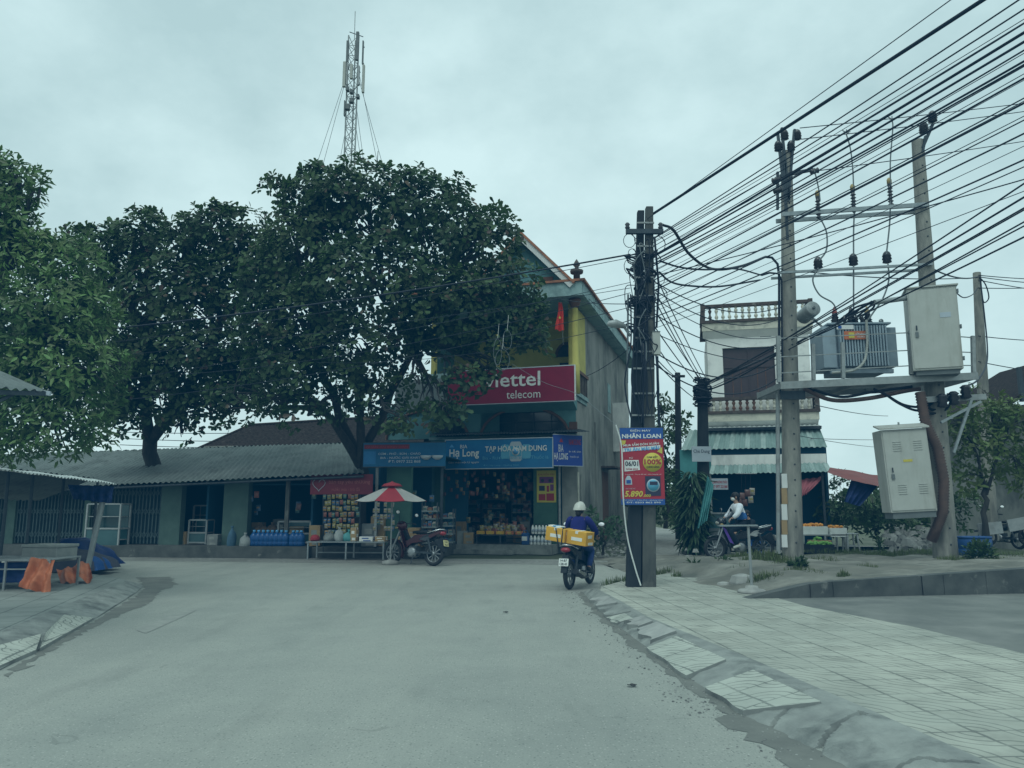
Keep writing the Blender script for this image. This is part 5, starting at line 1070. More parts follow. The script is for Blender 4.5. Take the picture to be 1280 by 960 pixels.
for a in (((1023, 335), (1016, 350), (1024, 368), (1040, 378), (1046, 388)), ((1067, 332), (1067, 360), (1067, 392)), ((1110, 330), (1111, 350), (1104, 372), (1092, 390), (1085, 400))):
    cable('drop_wire', 'thin wire running from the lower crossarm to the transformer top', [at(x, y, Yd) for x, y in a], .018, 'cable_grey', 'wires below the lower crossarm')
for px, py in ((1058, 166), (1115, 149)):
    b = MB(); q = at(px, py, Yd)
    for k in range(5): a = k * 1.256; b.tube([q, q + Vector((.09 * math.cos(a), .09 * math.sin(a) * .5, .07 * math.sin(a) + .03))], .012, 'cable_grey', 5)
    tag(b.build('wire_clamp', origin=q), 'pronged wire clamp on the line above the ' + ('middle fuse insulator' if px < 1100 else 'fuse insulator nearest the leaning pole'), 'clamp')
# ------------------------------------------------------------------ platform with railing
Yp = A2.y - .75
o = at(975, 482, Yp); plat = thing('transformer_platform', 'galvanised steel platform with thin railing hung between the two poles', 'platform', o)
LP = lambda px, py, Y=Yp: at(px, py, Y) - o
e = LP(1222, 470)
b = MB(); dd = 1.5
b.bar((0, 0, 0), e, .06, .15, 'galv'); b.bar((0, dd, 0), e + Vector((0, dd, 0)), .06, .15, 'galv'); b.bar((0.03, .03, 0), (.03, dd - .03, 0), .06, .12, 'galv'); b.bar(e + Vector((-.03, .03, 0)), e + Vector((-.03, dd - .03, 0)), .06, .12, 'galv')
for q in (.2, .4, .6, .8): b.bar(e * q + Vector((0, .03, -.02)), e * q + Vector((0, dd - .03, -.02)), .05, .08, 'galv')
b.build('frame', plat)
b = MB(); nb = 62
for i in range(nb): q = e * ((i + .5) / nb); b.bar(q + Vector((-.02, .035, .05)), q + Vector((.03, dd - .035, .05)), .012, .03, 'galv')
for j in range(8): b.bar(Vector((.05, .1 + j * .18, .065)), e + Vector((-.05, .1 + j * .18, .065)), .012, .012, 'galv')
b.build('grating', plat)
def rail_post(px, pyb, pyt, Y, w=.07):
    b = MB(); b.bar(LP(px, pyb, Y), LP(px - 1, pyt, Y), w, w, 'galv'); b.build('rail_post', plat)
for px, pb, pt_ in ((973.5, 478, 420), (1017, 475, 430), (1054, 473, 428), (1139, 468, 413), (1164, 468, 424), (1217, 466, 420)): rail_post(px, pb, pt_, Yp)
b = MB()
for fr in (.2, .55, .95): b.bar(LP(973, 478 - 58 * fr), LP(1140, 468 - 55 * fr), .02, .02, 'galv'); b.bar(LP(1140, 468 - 55 * fr), LP(1218, 466 - 46 * fr), .02, .02, 'galv')
b.build('rail', plat)
b = MB(); b.bar(LP(1226, 502), LP(1176, 528), .05, .05, 'steel'); b.bar(LP(1214, 500), LP(1192, 566), .045, .05, 'steel'); b.bar(LP(976, 494, A2.y - .3), LP(1006, 494, A2.y - .3), .06, .18, 'dark_steel'); b.bar(LP(1150, 500, A3.y - .3), LP(1232, 496, A3.y - .3), .07, .12, 'galv'); b.each('brace', plat)
for px, py in ((1178, 500), (1192, 497), (1207, 489)):
    b = MB(); q = LP(px, py, A3.y - .4); b.lathe([(.05, -.16), (.11, -.13), (.08, -.06), (.11, -.03), (.08, .05), (.11, .08), (.05, .13)], q, 'porcelain', 12); b.build('insulator', plat)
# ------------------------------------------------------------------ the transformer
Yt2 = Yp + .55
o = at(1072, 471, Yt2); tr = thing('transformer', 'blue grey finned power transformer standing behind the platform railing', 'transformer', o, R(-3))
LT = lambda px, py, Y=Yt2: at(px, py, Y) - o
xa, xb, zt_, zb_ = LT(1034, 440).x, LT(1110, 440).x, LT(1070, 408).z, LT(1070, 466).z
b = MB(); b.bx(xa + .12, xb - .12, -.10, .62, zb_ - .02, zt_, 'trafo'); b.bx(xa - .02, xb + .0, -.22, .74, zt_, zt_ + .04, 'trafo'); b.bx(xa, xb, -.18, -.10, zb_ - .04, zb_ + .05, 'trafo'); b.build('tank', tr, bevel=.008)
b = MB(); n = 17
f0, f1 = LT(1046, 440).x, LT(1101, 440).x
for i in range(n): x = f0 + (f1 - f0) * i / (n - 1); b.bx(x - .016, x + .016, -.30, -.10, zb_ + .10, zt_ - .05, 'trafo')
b.build('cooling_fins', tr)
b = MB(); b.bx(xa - .14, xa + .14, -.2, .6, zb_ + .08, zt_ - .04, 'trafo'); b.bx(xb - .14, xb + .14, -.1, .6, zb_ + .12, zt_ - .05, 'trafo'); b.each('radiator', tr, bevel=.01)
b = MB(); q = LT(1062, 423); b.bx(q.x - .23, q.x + .27, -.325, -.31, q.z - .09, q.z + .09, 'tarp_orange'); b.bx(q.x - .14, q.x - .02, -.332, -.326, q.z - .06, q.z + .06, 'print_yellow'); b.text('CẤM LẠI GẦN', q.x + .0, q.x + .25, q.z + .01, q.z + .06, -.332, 'print_white', .02); b.text('CÓ ĐIỆN', q.x + .03, q.x + .2, q.z - .06, q.z - .015, -.332, 'print_white', .02)
q = LT(1050, 413); b.bx(q.x - .18, q.x + .17, -.325, -.31, q.z - .045, q.z + .045, 'print_white'); b.bx(q.x - .15, q.x - .08, -.332, -.326, q.z - .03, q.z + .03, 'print_blue'); b.build('warning_plate', tr)
for px, mm in ((1046, 'porcelain_red'), (1066, 'porcelain'), (1086, 'brass')):
    b = MB(); q = LT(px, 408); pr = [(.13, 0)]
    for i in range(4): pr += [(.075 - .008 * i, .03 + i * .06), (.11 - .014 * i, .045 + i * .06)]
    b.lathe(pr + [(.05, .27)], (q.x, .05, zt_ + .04), 'porcelain', 12); b.lathe([(.055, 0), (.06, .02), (.035, .09), (.02, .15)], (q.x, .05, zt_ + .30), mm, 10); b.build('bushing', tr)
for i in range(4):
    b = MB(); b.lathe([(.05, 0), (.035, .06), (.05, .08), (.02, .18)], (LT(1054 + i * 7, 408).x, -.12, zt_ + .04), 'porcelain', 8); b.build('low_bushing', tr)
b = MB(); q = LT(1103, 408); b.tube([(q.x, .1, zt_ + .03), (q.x, .1, zt_ + .1)], .018, 'steel', 6); b.lathe([(.045, 0), (.05, .03)], (q.x, .1, zt_ + .13), 'steel', 12, (0, -1, 0)); b.build('gauge', tr)
# drum (oil conservator) seen end on beside the left pole, on a bracket
q = at(1017, 385, A2.y + .35); dr = thing('oil_drum', 'grey cylinder on a bracket seen end on beside the left platform pole', 'drum', q)
b = MB(); b.lathe([(.155, 0), (.17, .012), (.17, .5), (.15, .52)], (0, 0, 0), 'galv', 22, (-.12, 1, -.18)); b.lathe([(.035, 0), (.03, .03)], (0, -.03, 0), 'cabinet_dark', 10, (0, 1, 0)); b.build('barrel', dr); b = MB(); b.bar((.02, .25, -.15), (.25, .1, -.45), .05, .05, 'galv'); b.bar((-.1, .2, -.18), (.1, .2, -.22), .05, .04, 'galv'); b.build('bracket', dr)
# upper cabinet
def cabinet(name, label, F, w, d, h, roof, louvre):
    t = thing(name, label, 'cabinet', F.loc, F.rot)
    b = MB(); b.bx(-w / 2, w / 2, 0, d, 0, h, 'cabinet'); b.build('body', t, bevel=.012)
    b = MB(); b.bx(-w / 2 + .025, w / 2 - .025, -.018, -.002, .04, h - .04, 'cabinet')
    if louvre:
        for cx in (-.13, .17):
            for cz in (.22, .74):
                for k in range(5): b.box((cx * w * 1.5, -.024, h * cz + k * .045), (w * .19, .012, .014), 'cabinet', (R(25), 0, 0))
    dr_ = b.build('door', t, bevel=.006)
    b = MB(); b.bx(w * .12, w * .34, -.0235, -.0185, h * .62, h * .68, 'print_grey') if not roof else b.bx(-w * .1, w * .1, -.0235, -.0185, h * .6, h * .63, 'print_yellow'); b.build('sticker', dr_)
    b = MB(); b.tube([(-w / 2 + .12, -.05, h * .48), (-w / 2 + .12, -.05, h * .54)], .014, 'dark_steel', 6); b.bx(-w / 2 + .09, -w / 2 + .15, -.045, -.019, h * .40, h * .46, 'cabinet_dark'); b.build('handle', dr_)
    b = MB()
    if roof: b.prism([(-w / 2 - .05, -.06, h - .0), (w / 2 + .04, -.06, h), (w / 2 + .04, d * .5, h + .09), (-w / 2 - .05, d * .5, h + .09)], (0, 0, .03), 'cabinet'); b.tube([(0, d * .4, h + .1), (0, d * .4, h + .16)], .02, 'galv', 6); pl = MB(); pl.bx(-w / 2 + .04, w / 2 - .02, .03, d - .03, -.12, -.002, 'cabinet_dark'); pl.build('plinth', t)
    else:
        b.bx(-w / 2 - .03, w / 2 + .03, -.04, d + .03, h + .002, h + .03, 'cabinet'); b.build('top_cover', t); b = MB()
        for z in (.12, .5, .93): b.bx(w / 2 + .002, w / 2 + .03, -.02, .04, h * z - .04, h * z + .04, 'cabinet_dark')
        b.each('hinge', dr_); b = MB()
        b.bx(-w / 2 + .06, w / 2 - .06, .05, d - .05, -.09, -.002, 'cabinet_dark')
    b.build('roof' if roof else 'plinth', t); return t
Yc = A3.y - .75
c0 = at(1173, 462, Yc); wC = 57 * Yc / FPX; hC = at(1165, 359, Yc).z - c0.z
uc = cabinet('switch_cabinet', 'tall pale electrical cabinet standing on the platform in front of the leaning pole', Fr(c0, R(0)), wC, .62, hC, False, False); uc.rotation_euler = (0, 0, R(-20))
b = MB(); q = at(1137, 372, Yc + .3); e2 = at(1093, 378, Yc - .1); cable('cabinet_conduit', 'short grey pipe leaving the upper cabinet towards the transformer', [q, q.lerp(e2, .5), e2], .055, 'galv', cat='pipe', n=10)
# lower cabinet leaning against the pole
Yc2 = A3.y - .55
c0 = at(1143, 640, Yc2); wC = 56 * Yc2 / FPX; hC = at(1135, 536, Yc2).z - c0.z
lc = cabinet('meter_cabinet', 'pale louvred electrical cabinet with peaked roof leaning on the pole below the platform', Fr(c0, R(12)), wC * .98, .5, hC, True, True); lc.rotation_euler = (R(0), R(-3), R(-6))
# ribbed conduit down the pole
pts = [at(1150, 490, A3.y - .3), at(1157, 530, A3.y - .32), at(1172, 560, A3.y - .33), at(1180, 600, A3.y - .34), at(1179, 640, A3.y - .34), at(1170, 662, A3.y - .3), at(1164, 676, A3.y - .2)]
P = [Vector(p) for p in pts]; out = []
for i in range(len(P) - 1):
    for s in range(22): out.append(P[i].lerp(P[i + 1], s / 22) if True else None)
for _ in range(12): out = [out[0]] + [(out[i - 1] + out[i] * 2 + out[i + 1]) / 4 for i in range(1, len(out) - 1)] + [out[-1]]
b = MB(); b.tube(out, [.11 if i % 2 else .088 for i in range(len(out))], 'conduit', 12); tag(b.build('ribbed_conduit', origin=P[0]), 'thick rust brown ribbed conduit curving down the front of the cabinet pole', 'conduit')
for i, a in enumerate((((1005, 486), (1040, 500), (1085, 498), (1130, 489), (1150, 486)), ((1008, 484), (1050, 496), (1090, 490), (1140, 483)))):
    cable('hanging_cable', ('thick rust brown cable' if i == 0 else 'black cable') + ' looping under the transformer platform', [at(x, y, Yp + .4) for x, y in a], .045 if i == 0 else .03, 'conduit' if i == 0 else 'cable')
for i, a in enumerate((((1092, 486), (1110, 495), (1130, 506), (1152, 508), (1168, 496)), ((1100, 488), (1125, 505), (1150, 513), (1172, 498)), ((1155, 500), (1165, 512), (1180, 506), (1185, 492)), ((1150, 498), (1160, 516), (1182, 512), (1192, 494)))):
    cable('hanging_cable', 'black cable loop bunched at the cabinet pole under the platform end', [at(x, y, Yp + .3) for x, y in a], .026, 'cable', 'cable loops under the platform end')
for i, px in enumerate((1056, 1064, 1072, 1078)):
    cable('busbar_cable', 'black cable from the transformer to the grey cabinet pipe', [at(px - 4, 398, Yt2), at(px + 4, 392, Yt2 - .2), at(px + 14, 384, Yp + .1), at(1093, 377, Yc - .1)], .022, 'cable', 'cables from the transformer to the grey pipe')
cable('curved_cable', 'pale cable curving down the front of the transformer behind the railing', [at(1083, 400, Yp + .2), at(1084, 430, Yp + .18), at(1080, 452, Yp + .18), at(1066, 463, Yp + .2), at(1040, 466, Yp + .25)], .028, 'cabinet')
# ------------------------------------------------------------------ other poles
A4 = at(1238, 662, 22.6); p4, d4 = big_pole('utility_pole', 'thinner brownish concrete pole rising out of the yellowish tree', A4, 1221, 341, .20, .11, 'pole_concrete', 10, False)
A5 = at(880, 684, 22.9); p5, d5 = big_pole('utility_pole', 'short dark pole wrapped in cables beside the white house balcony', A5, 878, 476, .21, .15, 'pole_dark', 10, False)
A6 = at(849, 665, 33.0); p6, d6 = big_pole('utility_pole', 'distant thin dark pole with a small crossarm above the lane trees', A6, 847, 466, .17, .12, 'pole_dark', 8, False)
b = MB(); q = at(847, 471, 33) - A6; b.bx(q.x - .28, q.x + .28, -.2, -.1, q.z - .05, q.z + .05, 'pole_dark'); b.build('crossarm', p6)
b = MB(); q = at(880, 490, 22.7) - A5
for i in range(46):
    a = rnd.uniform(0, 6.28); r_ = rnd.uniform(.18, .3); z = rnd.gauss(0, .22); tl = rnd.uniform(-.5, .5); b.tube([(q.x + r_ * math.cos(s * .7 + a), -.0 + r_ * math.sin(s * .7 + a), q.z + z + tl * .12 * math.sin(s * .7)) for s in range(10)], .016, 'cable', 5)
b.build('cable_wrap', p5)
t, p, w, h = board('stall_sign', 'grey handwritten sign board on the short dark pole', 'sign', Fr((A5.x, A5.y - .3, 0), 0), 865, 889, 558, 577, 0, 'print_grey', .03); p.text('Chè Dung', -w * .42, w * .42, h * .5, h * .8, -.006, 'ink'); p.build('panel', t)
# ================================================================== cable tangle on the twin pole
cl = []
for i in range(10):
    q = at(rnd.uniform(796, 812), rnd.uniform(312, 420), py_); b = MB(); r_ = rnd.uniform(.15, .22); a0_ = rnd.uniform(0, 6.28); tl = rnd.uniform(-.5, .5); n_ = rnd.randint(12, 20)
    for tn in range(rnd.randint(2, 4)): b.tube([(r_ * (1 + .08 * tn) * math.cos(a0_ + s * .42), r_ * math.sin(a0_ + s * .42) * .85, tl * .3 * math.cos(a0_ + s * .42) + .03 * tn + .02 * math.sin(s * 1.3 + tn)) for s in range(n_)], rnd.choice((.008, .011, .014)), 'cable', 5)
    tag(b.build('cable_coil', origin=q) if False else (lambda o_: (setattr(o_, 'location', q), o_)[1])(b.build('cable_coil')), 'black cable coil wound round the upper half of the twin pole', 'cable coil', 'cable coils on the twin pole')
for i in range(8):
    q = at(rnd.choice((785, 822)) + rnd.uniform(-5, 8), rnd.uniform(300, 400), py_ - .15); b = MB(); r_ = rnd.uniform(.06, .14); b.tube([(r_ * math.cos(s * .5), .02 * s / 16, r_ * 1.2 * math.sin(s * .5)) for s in range(16)], .006, 'cable', 5); o_ = b.build('cable_loop'); o_.location = q; tag(o_, 'thin slack cable loop sticking out beside the twin pole head', 'cable loop', 'slack loops beside the twin pole')
for i in range(12):
    x = rnd.uniform(787, 818); cable('pole_cable', 'thin cable running down the shaft of the twin pole', [at(x, rnd.uniform(320, 380), py_ - .16), at(x + rnd.uniform(-7, 7), 430, py_ - .18), at(x + rnd.uniform(-9, 7), 480, py_ - .18), at(x + rnd.uniform(-9, 7), rnd.uniform(510, 536), py_ - .18)], rnd.choice((.008, .012)), 'cable', 'cables down the twin pole')
for i in range(16):
    x = rnd.uniform(792, 814); y = rnd.uniform(300, 420); cable('cable_scrap', 'short tangled cable end on the upper twin pole', [at(x, y, py_ - .2), at(x + rnd.uniform(-16, 16), y + rnd.uniform(-8, 16), py_ - .24), at(x + rnd.uniform(-14, 14), y + rnd.uniform(10, 40), py_ - .2), at(x + rnd.uniform(-10, 10), y + rnd.uniform(30, 70), py_ - .18)], rnd.choice((.007, .01, .013)), rnd.choice(('cable', 'cable', 'cable', 'cable', 'cable_grey')), 'tangled cable ends on the twin pole')
cable('white_cable', 'white cable hanging from the poster down to the foot of the twin pole', [at(770, 531, py_ - .24), at(777, 560, py_ - .25), at(779, 620, py_ - .25), at(784, 670, py_ - .22), at(794, 710, py_ - .24), at(801, 732, py_ - .3)], .012, 'cable_white')
cable('white_cable', 'pale cable slanting from the leaves past the red sign to the poster', [at(640, 455, 17.6), at(680, 478, 16.5), at(720, 492, 15.2), at(750, 515, 14), at(771, 532, py_ - .24)], .004, 'cable_grey')
for i, (cx, cy, r_, rh_) in enumerate(((634, 425, .10, .22), (628, 450, .16, .24), (622, 440, .09, .3))):
    q = at(cx, cy, 16.9); b = MB(); b.tube([(r_ * math.cos(s * .42), .03 * math.sin(s), rh_ * math.sin(s * .42)) for s in range(17)], .006, 'cable_grey', 5); b.tube([(0, 0, rh_), (.03, 0, rh_ + .35)], .005, 'cable_white', 5); o_ = b.build('cable_loop'); o_.location = q; tag(o_, 'white cable loop hanging before the leaves above the crimson sign', 'cable loop', 'white loops above the crimson sign')
# ================================================================== overhead lines
def sagline(a, b_, sag, ext=0.0, n=18):
    a, b_ = Vector(a), Vector(b_); e = a + (b_ - a) * (1 + ext)
    return [a.lerp(e, i / n) - Vector((0, 0, sag * 4 * (i / n) * (1 - i / n))) for i in range(n + 1)]
def line(a, b_, r, sag, label, group, ext=0., m='cable', name='overhead_cable'):
    b = MB(); b.tube(sagline(a, b_, sag, ext), r, m, 5); return tag(b.build(name, origin=Vector(a)), label, 'cable', group)
def to_edge(pa, Ya, pb, dz=.0):
    a = at(*pa, Ya); d = ray(*pb); t = (a.z + dz - CAMZ) / d.z; return a, CAM + d * t
G1 = 'lines running from the twin pole over the pavement'; LB1 = 'black line fanning from the twin pole up over the pavement towards the viewer'
for pa, pb, r, lab, g in (((815, 268), (1228, 0), .024, 'thickest topmost black cable leaving the head of the twin pole', None), ((806, 276), (1188, 0), .006, 'hair thin wire just above the thickest topmost cable', None)):
    a, e = to_edge(pa, py_, pb); line(a, e, r, .0, lab, g, .9)
for ya, xb_, yb, r in ((296, 1258, 0, .012), (299, 1268, 2, .012), (304, 1280, 4, .010), (310, 1280, 20, .009), (313, 1280, 26, .009), (318, 1280, 33, .022), (321, 1280, 37, .018), (325, 1280, 42, .012), (331, 1280, 57, .016), (334, 1280, 61, .013), (340, 1280, 72, .009),
                      (350, 1280, 89, .014), (356, 1280, 98, .009), (364, 1280, 119, .015), (372, 1280, 128, .009), (384, 1280, 149, .012), (398, 1280, 181, .012), (404, 1280, 196, .008), (345, 1280, 210, .011), (300, 1280, 12, .006), (315, 1280, 30, .006), (327, 1280, 48, .006), (337, 1280, 66, .006), (346, 1280, 82, .005), (361, 1280, 108, .006), (378, 1280, 138, .006), (390, 1280, 163, .005), (410, 1280, 230, .006)):
    a, e = to_edge((816 + rnd.uniform(-3, 4), ya), py_ + rnd.uniform(-.1, .1), (xb_, yb), .1); line(a, e, r * .72, rnd.uniform(.05, .22), LB1, G1, .9)
G2 = 'lines rising from the short dark pole'; LB2 = 'thin line rising from the short dark pole past the transformer to the frame edge'
for yb in (212, 240, 251, 257, 269, 281, 262): a, e = to_edge((882, 480 + rnd.uniform(-6, 8)), 22.6, (1280, yb), .2); line(a, e, rnd.choice((.011, .014)), rnd.uniform(.05, .25), LB2, G2, .5)
line(at(882, 478, 22.6), at(1090, 377, Yc - .1), .028, .12, 'thick cable rising from the short dark pole to the grey cabinet pipe', None)
line(at(884, 488, 22.6), at(975, 440, A2.y - .2), .022, .08, 'cable from the short dark pole to the left platform pole', None)
G3 = 'steep lines between twin pole and short dark pole'
for xa_, ya, xb_, yb in ((820, 366, 880, 478), (820, 378, 878, 480), (821, 392, 882, 482), (818, 408, 876, 484), (822, 350, 884, 476), (819, 430, 850, 470), (820, 448, 848, 472), (822, 455, 872, 500)):
    line(at(xa_, ya, py_), at(xb_, yb, 33 if xb_ < 860 else 22.7), .011, .06, 'line descending steeply from the twin pole to a shorter pole behind', G3)
G4 = 'lines between twin pole and platform pole'
for ya, yb, sag, r in ((352, 384, .3, .010), (362, 398, .35, .010), (372, 420, .3, .008), (392, 430, .3, .010), (416, 448, .2, .008), (440, 452, .4, .012), (455, 470, .45, .012)):
    line(at(818, ya, py_), at(976, yb, A2.y - .2), r, sag, 'thin line sagging between the twin pole and the left platform pole', G4)
cable('thick_cable', 'thick cable drooping from the twin pole head to the goose neck pipe', [at(828, 281, py_), at(842, 288, py_ + .2), at(862, 318, py_ + .8), at(890, 336, py_ + 1.6), at(925, 333, py_ + 2.4), at(957, 321, A2.y - .12)], .026)
cable('thick_cable', 'thick cable sagging just under the twin pole head towards the goose neck pipe', [at(824, 326, py_), at(850, 334, py_ + .4), at(880, 337, py_ + 1.2), at(920, 336, py_ + 2.2), at(952, 344, A2.y - .12)], .018)
cable('thick_cable', 'thick low cable arching from the twin pole to the platform pole', [at(824, 340, py_), at(838, 352, py_ + .2), at(860, 357, py_ + .8), at(900, 358, py_ + 1.6), at(950, 350, A2.y - .2)], .018)
GM = 'high voltage wires beyond the platform poles'
for pa, pb in (((1000, 160), (1290, 126)), ((1002, 174), (1290, 136)), ((1018, 214), (1290, 173))): line(at(*pa, A2.y - .1), at(*pb, A2.y + 3), .011, .05, 'thin bare wire running from the left pole head to the frame edge', GM, .6)
for pa, pb in (((978, 170), (700, 300)),): pass
line(at(975, 336, A2.y - .1), at(1222, 347, 22.4), .014, .12, 'long nearly level cable from the left platform pole to the brownish pole', None)
line(at(1166, 336, A3.y), at(1222, 346, 22.4), .02, .12, 'short thick cable from the leaning pole to the brownish pole', None)
for i, (ya, yb) in enumerate(((346, 352), (350, 360), (344, 347), (360, 358), (420, 424), (452, 462))): line(at(1223, ya, 22.4), at(1290, yb, 25), .014, .05, 'cable running from the brownish pole out of the frame', 'cables right of the brownish pole', .8)
cable('loop_cable', 'slack cable loop hanging at the head of the brownish pole', [at(1224, 346, 22.3), at(1232, 356, 22.2), at(1236, 372, 22.2), at(1230, 378, 22.2), at(1227, 366, 22.3)], .018)
cable('pole_cable', 'black cable running down the brownish pole and back to the platform', [at(1225, 348, 22.3), at(1229, 380, 22.2), at(1234, 430, 22), at(1233, 455, 21), at(1222, 475, 18), at(1205, 484, A3.y - .3)], .022)
cable('loop_cable', 'cable drooping from the upper cabinet top to the brownish pole', [at(1195, 366, A3.y - .2), at(1205, 372, A3.y + 1), at(1216, 368, A3.y + 4), at(1222, 360, 22.3)], .014)
GL = 'lines running left from the twin pole across the trees'
for ya, xe, ye, Ye, r in ((318, 100, 402, 13.5, .015), (322, 100, 420, 13.6, .006), (353, 100, 470, 14, .005), (360, 60, 440, 14, .005), (366, 380, 440, 15.5, .006), (384, 300, 470, 15, .006), (404, 500, 440, 16, .005)):
    line(at(788, ya, py_), at(xe, ye, Ye), r, .22, 'dark line running left from the twin pole across the big trees', GL, .5)
for pa, pb, Yb in (((788, 400), (742, 408), 22), ((788, 415), (735, 372), 24), ((786, 436), (733, 470), 21), ((787, 380), (690, 372), 20)): line(at(*pa, py_), at(*pb, Yb), .008, .05, 'thin service wire from the twin pole to the shop house wall', 'service wires to the shop house')
for pa, Ya, pb, Yb in (((1018, 506), 17, (1110, 520), 30), ((1000, 545), 24, (1110, 560), 40), ((1014, 548), 24, (1150, 548), 40)): line(at(*pa, Ya), at(*pb, Yb), .010, .06, 'faint wire crossing the sky below the platform', 'wires below the platform')
for pa, pb in (((150, 548), (330, 552)), ((150, 556), (330, 560)), ((150, 540), (330, 541))): line(at(*pa, 40), at(*pb, 40), .018, .05, 'faint distant wire seen under the big trees', 'distant wires under the trees')
# ================================================================== telecom mast far behind
Ym = 58.0; mb = at(441, 100, Ym); mb.z = 0; mast = thing('telecom_mast', 'tall guyed lattice mast with pale antennas rising behind the big tree', 'mast', mb); LM = lambda px, py: at(px, py, Ym) - mb
zt = LM(441, 46).z; b = MB(); w = .42
cs = [Vector((-w, -.2, 0)), Vector((w, -.2, 0)), Vector((0, .5, 0))]
for c in cs: b.tube([c, c + Vector((0, 0, zt))], .06, 'galv', 6)
nz = 44
for i in range(nz):
    z0_, z1_ = zt * i / nz, zt * (i + 1) / nz
    for k in range(3): a, c = cs[k], cs[(k + 1) % 3]; b.bar(a + Vector((0, 0, z0_)), c + Vector((0, 0, z1_)), .035, .035, 'galv'); b.bar(a + Vector((0, 0, z0_)), c + Vector((0, 0, z0_)), .035, .035, 'galv')
b.build('lattice', mast)
b = MB(); q = LM(444, 14); b.tube([LM(443, 50), q], .03, 'galv', 5); b.bar(LM(437, 40), LM(454, 46), .05, .05, 'dark_steel'); b.build('lightning_rod', mast)
for px, y0_, y1_, wpx, mm in ((436, 57, 84, 3.2, 'cabinet_dark'), (448, 46, 81, 4, 'cabinet_dark'), (455, 57, 86, 1.8, 'cabinet_dark'), (432, 83, 114, 4, 'cabinet'), (435.5, 84, 112, 2, 'galv'), (441, 86, 104, 3.6, 'cabinet'), (455.5, 87, 121, 3.2, 'cabinet'), (450, 88, 112, 2.2, 'galv'), (432.5, 131, 150, 1.6, 'cabinet_dark')):
    a, c = LM(px, y1_), LM(px, y0_); ww = wpx * Ym / FPX / 2; b = MB(); b.bx(a.x - ww, a.x + ww, -.75, -.5, a.z, c.z, mm); b.bx(a.x - .03, a.x + .03, -.5, -.1, a.z + .3, a.z + .36, 'dark_steel'); b.bx(a.x - .03, a.x + .03, -.5, -.1, c.z - .3, c.z - .24, 'dark_steel'); b.build('antenna', mast, bevel=.04)
for px, py, s in ((436, 116, 4), (441, 119, 4), (449, 125, 4), (441, 130, 5), (436, 138, 6)):
    a = LM(px, py); ww = s * Ym / FPX / 2; b = MB(); b.bx(a.x - ww, a.x + ww, -.7, -.3, a.z - ww * 1.3, a.z + ww * 1.3, 'cabinet_dark'); b.build('radio_unit', mast, bevel=.03)
for px, py, gx, gy in ((438, 78, 396, 205), (438, 78, 404, 205), (438, 130, 424, 205), (446, 78, 472, 205), (446, 90, 478, 205), (445, 130, 455, 205), (439, 160, 428, 205), (445, 160, 452, 205)):
    a, c = LM(px, py), LM(gx, gy); b = MB(); d = (c - a); b.tube([a, a + d * (a.z / max(a.z - c.z, .1))], .018, 'cable_grey', 4); b.build('guy_wire', mast)
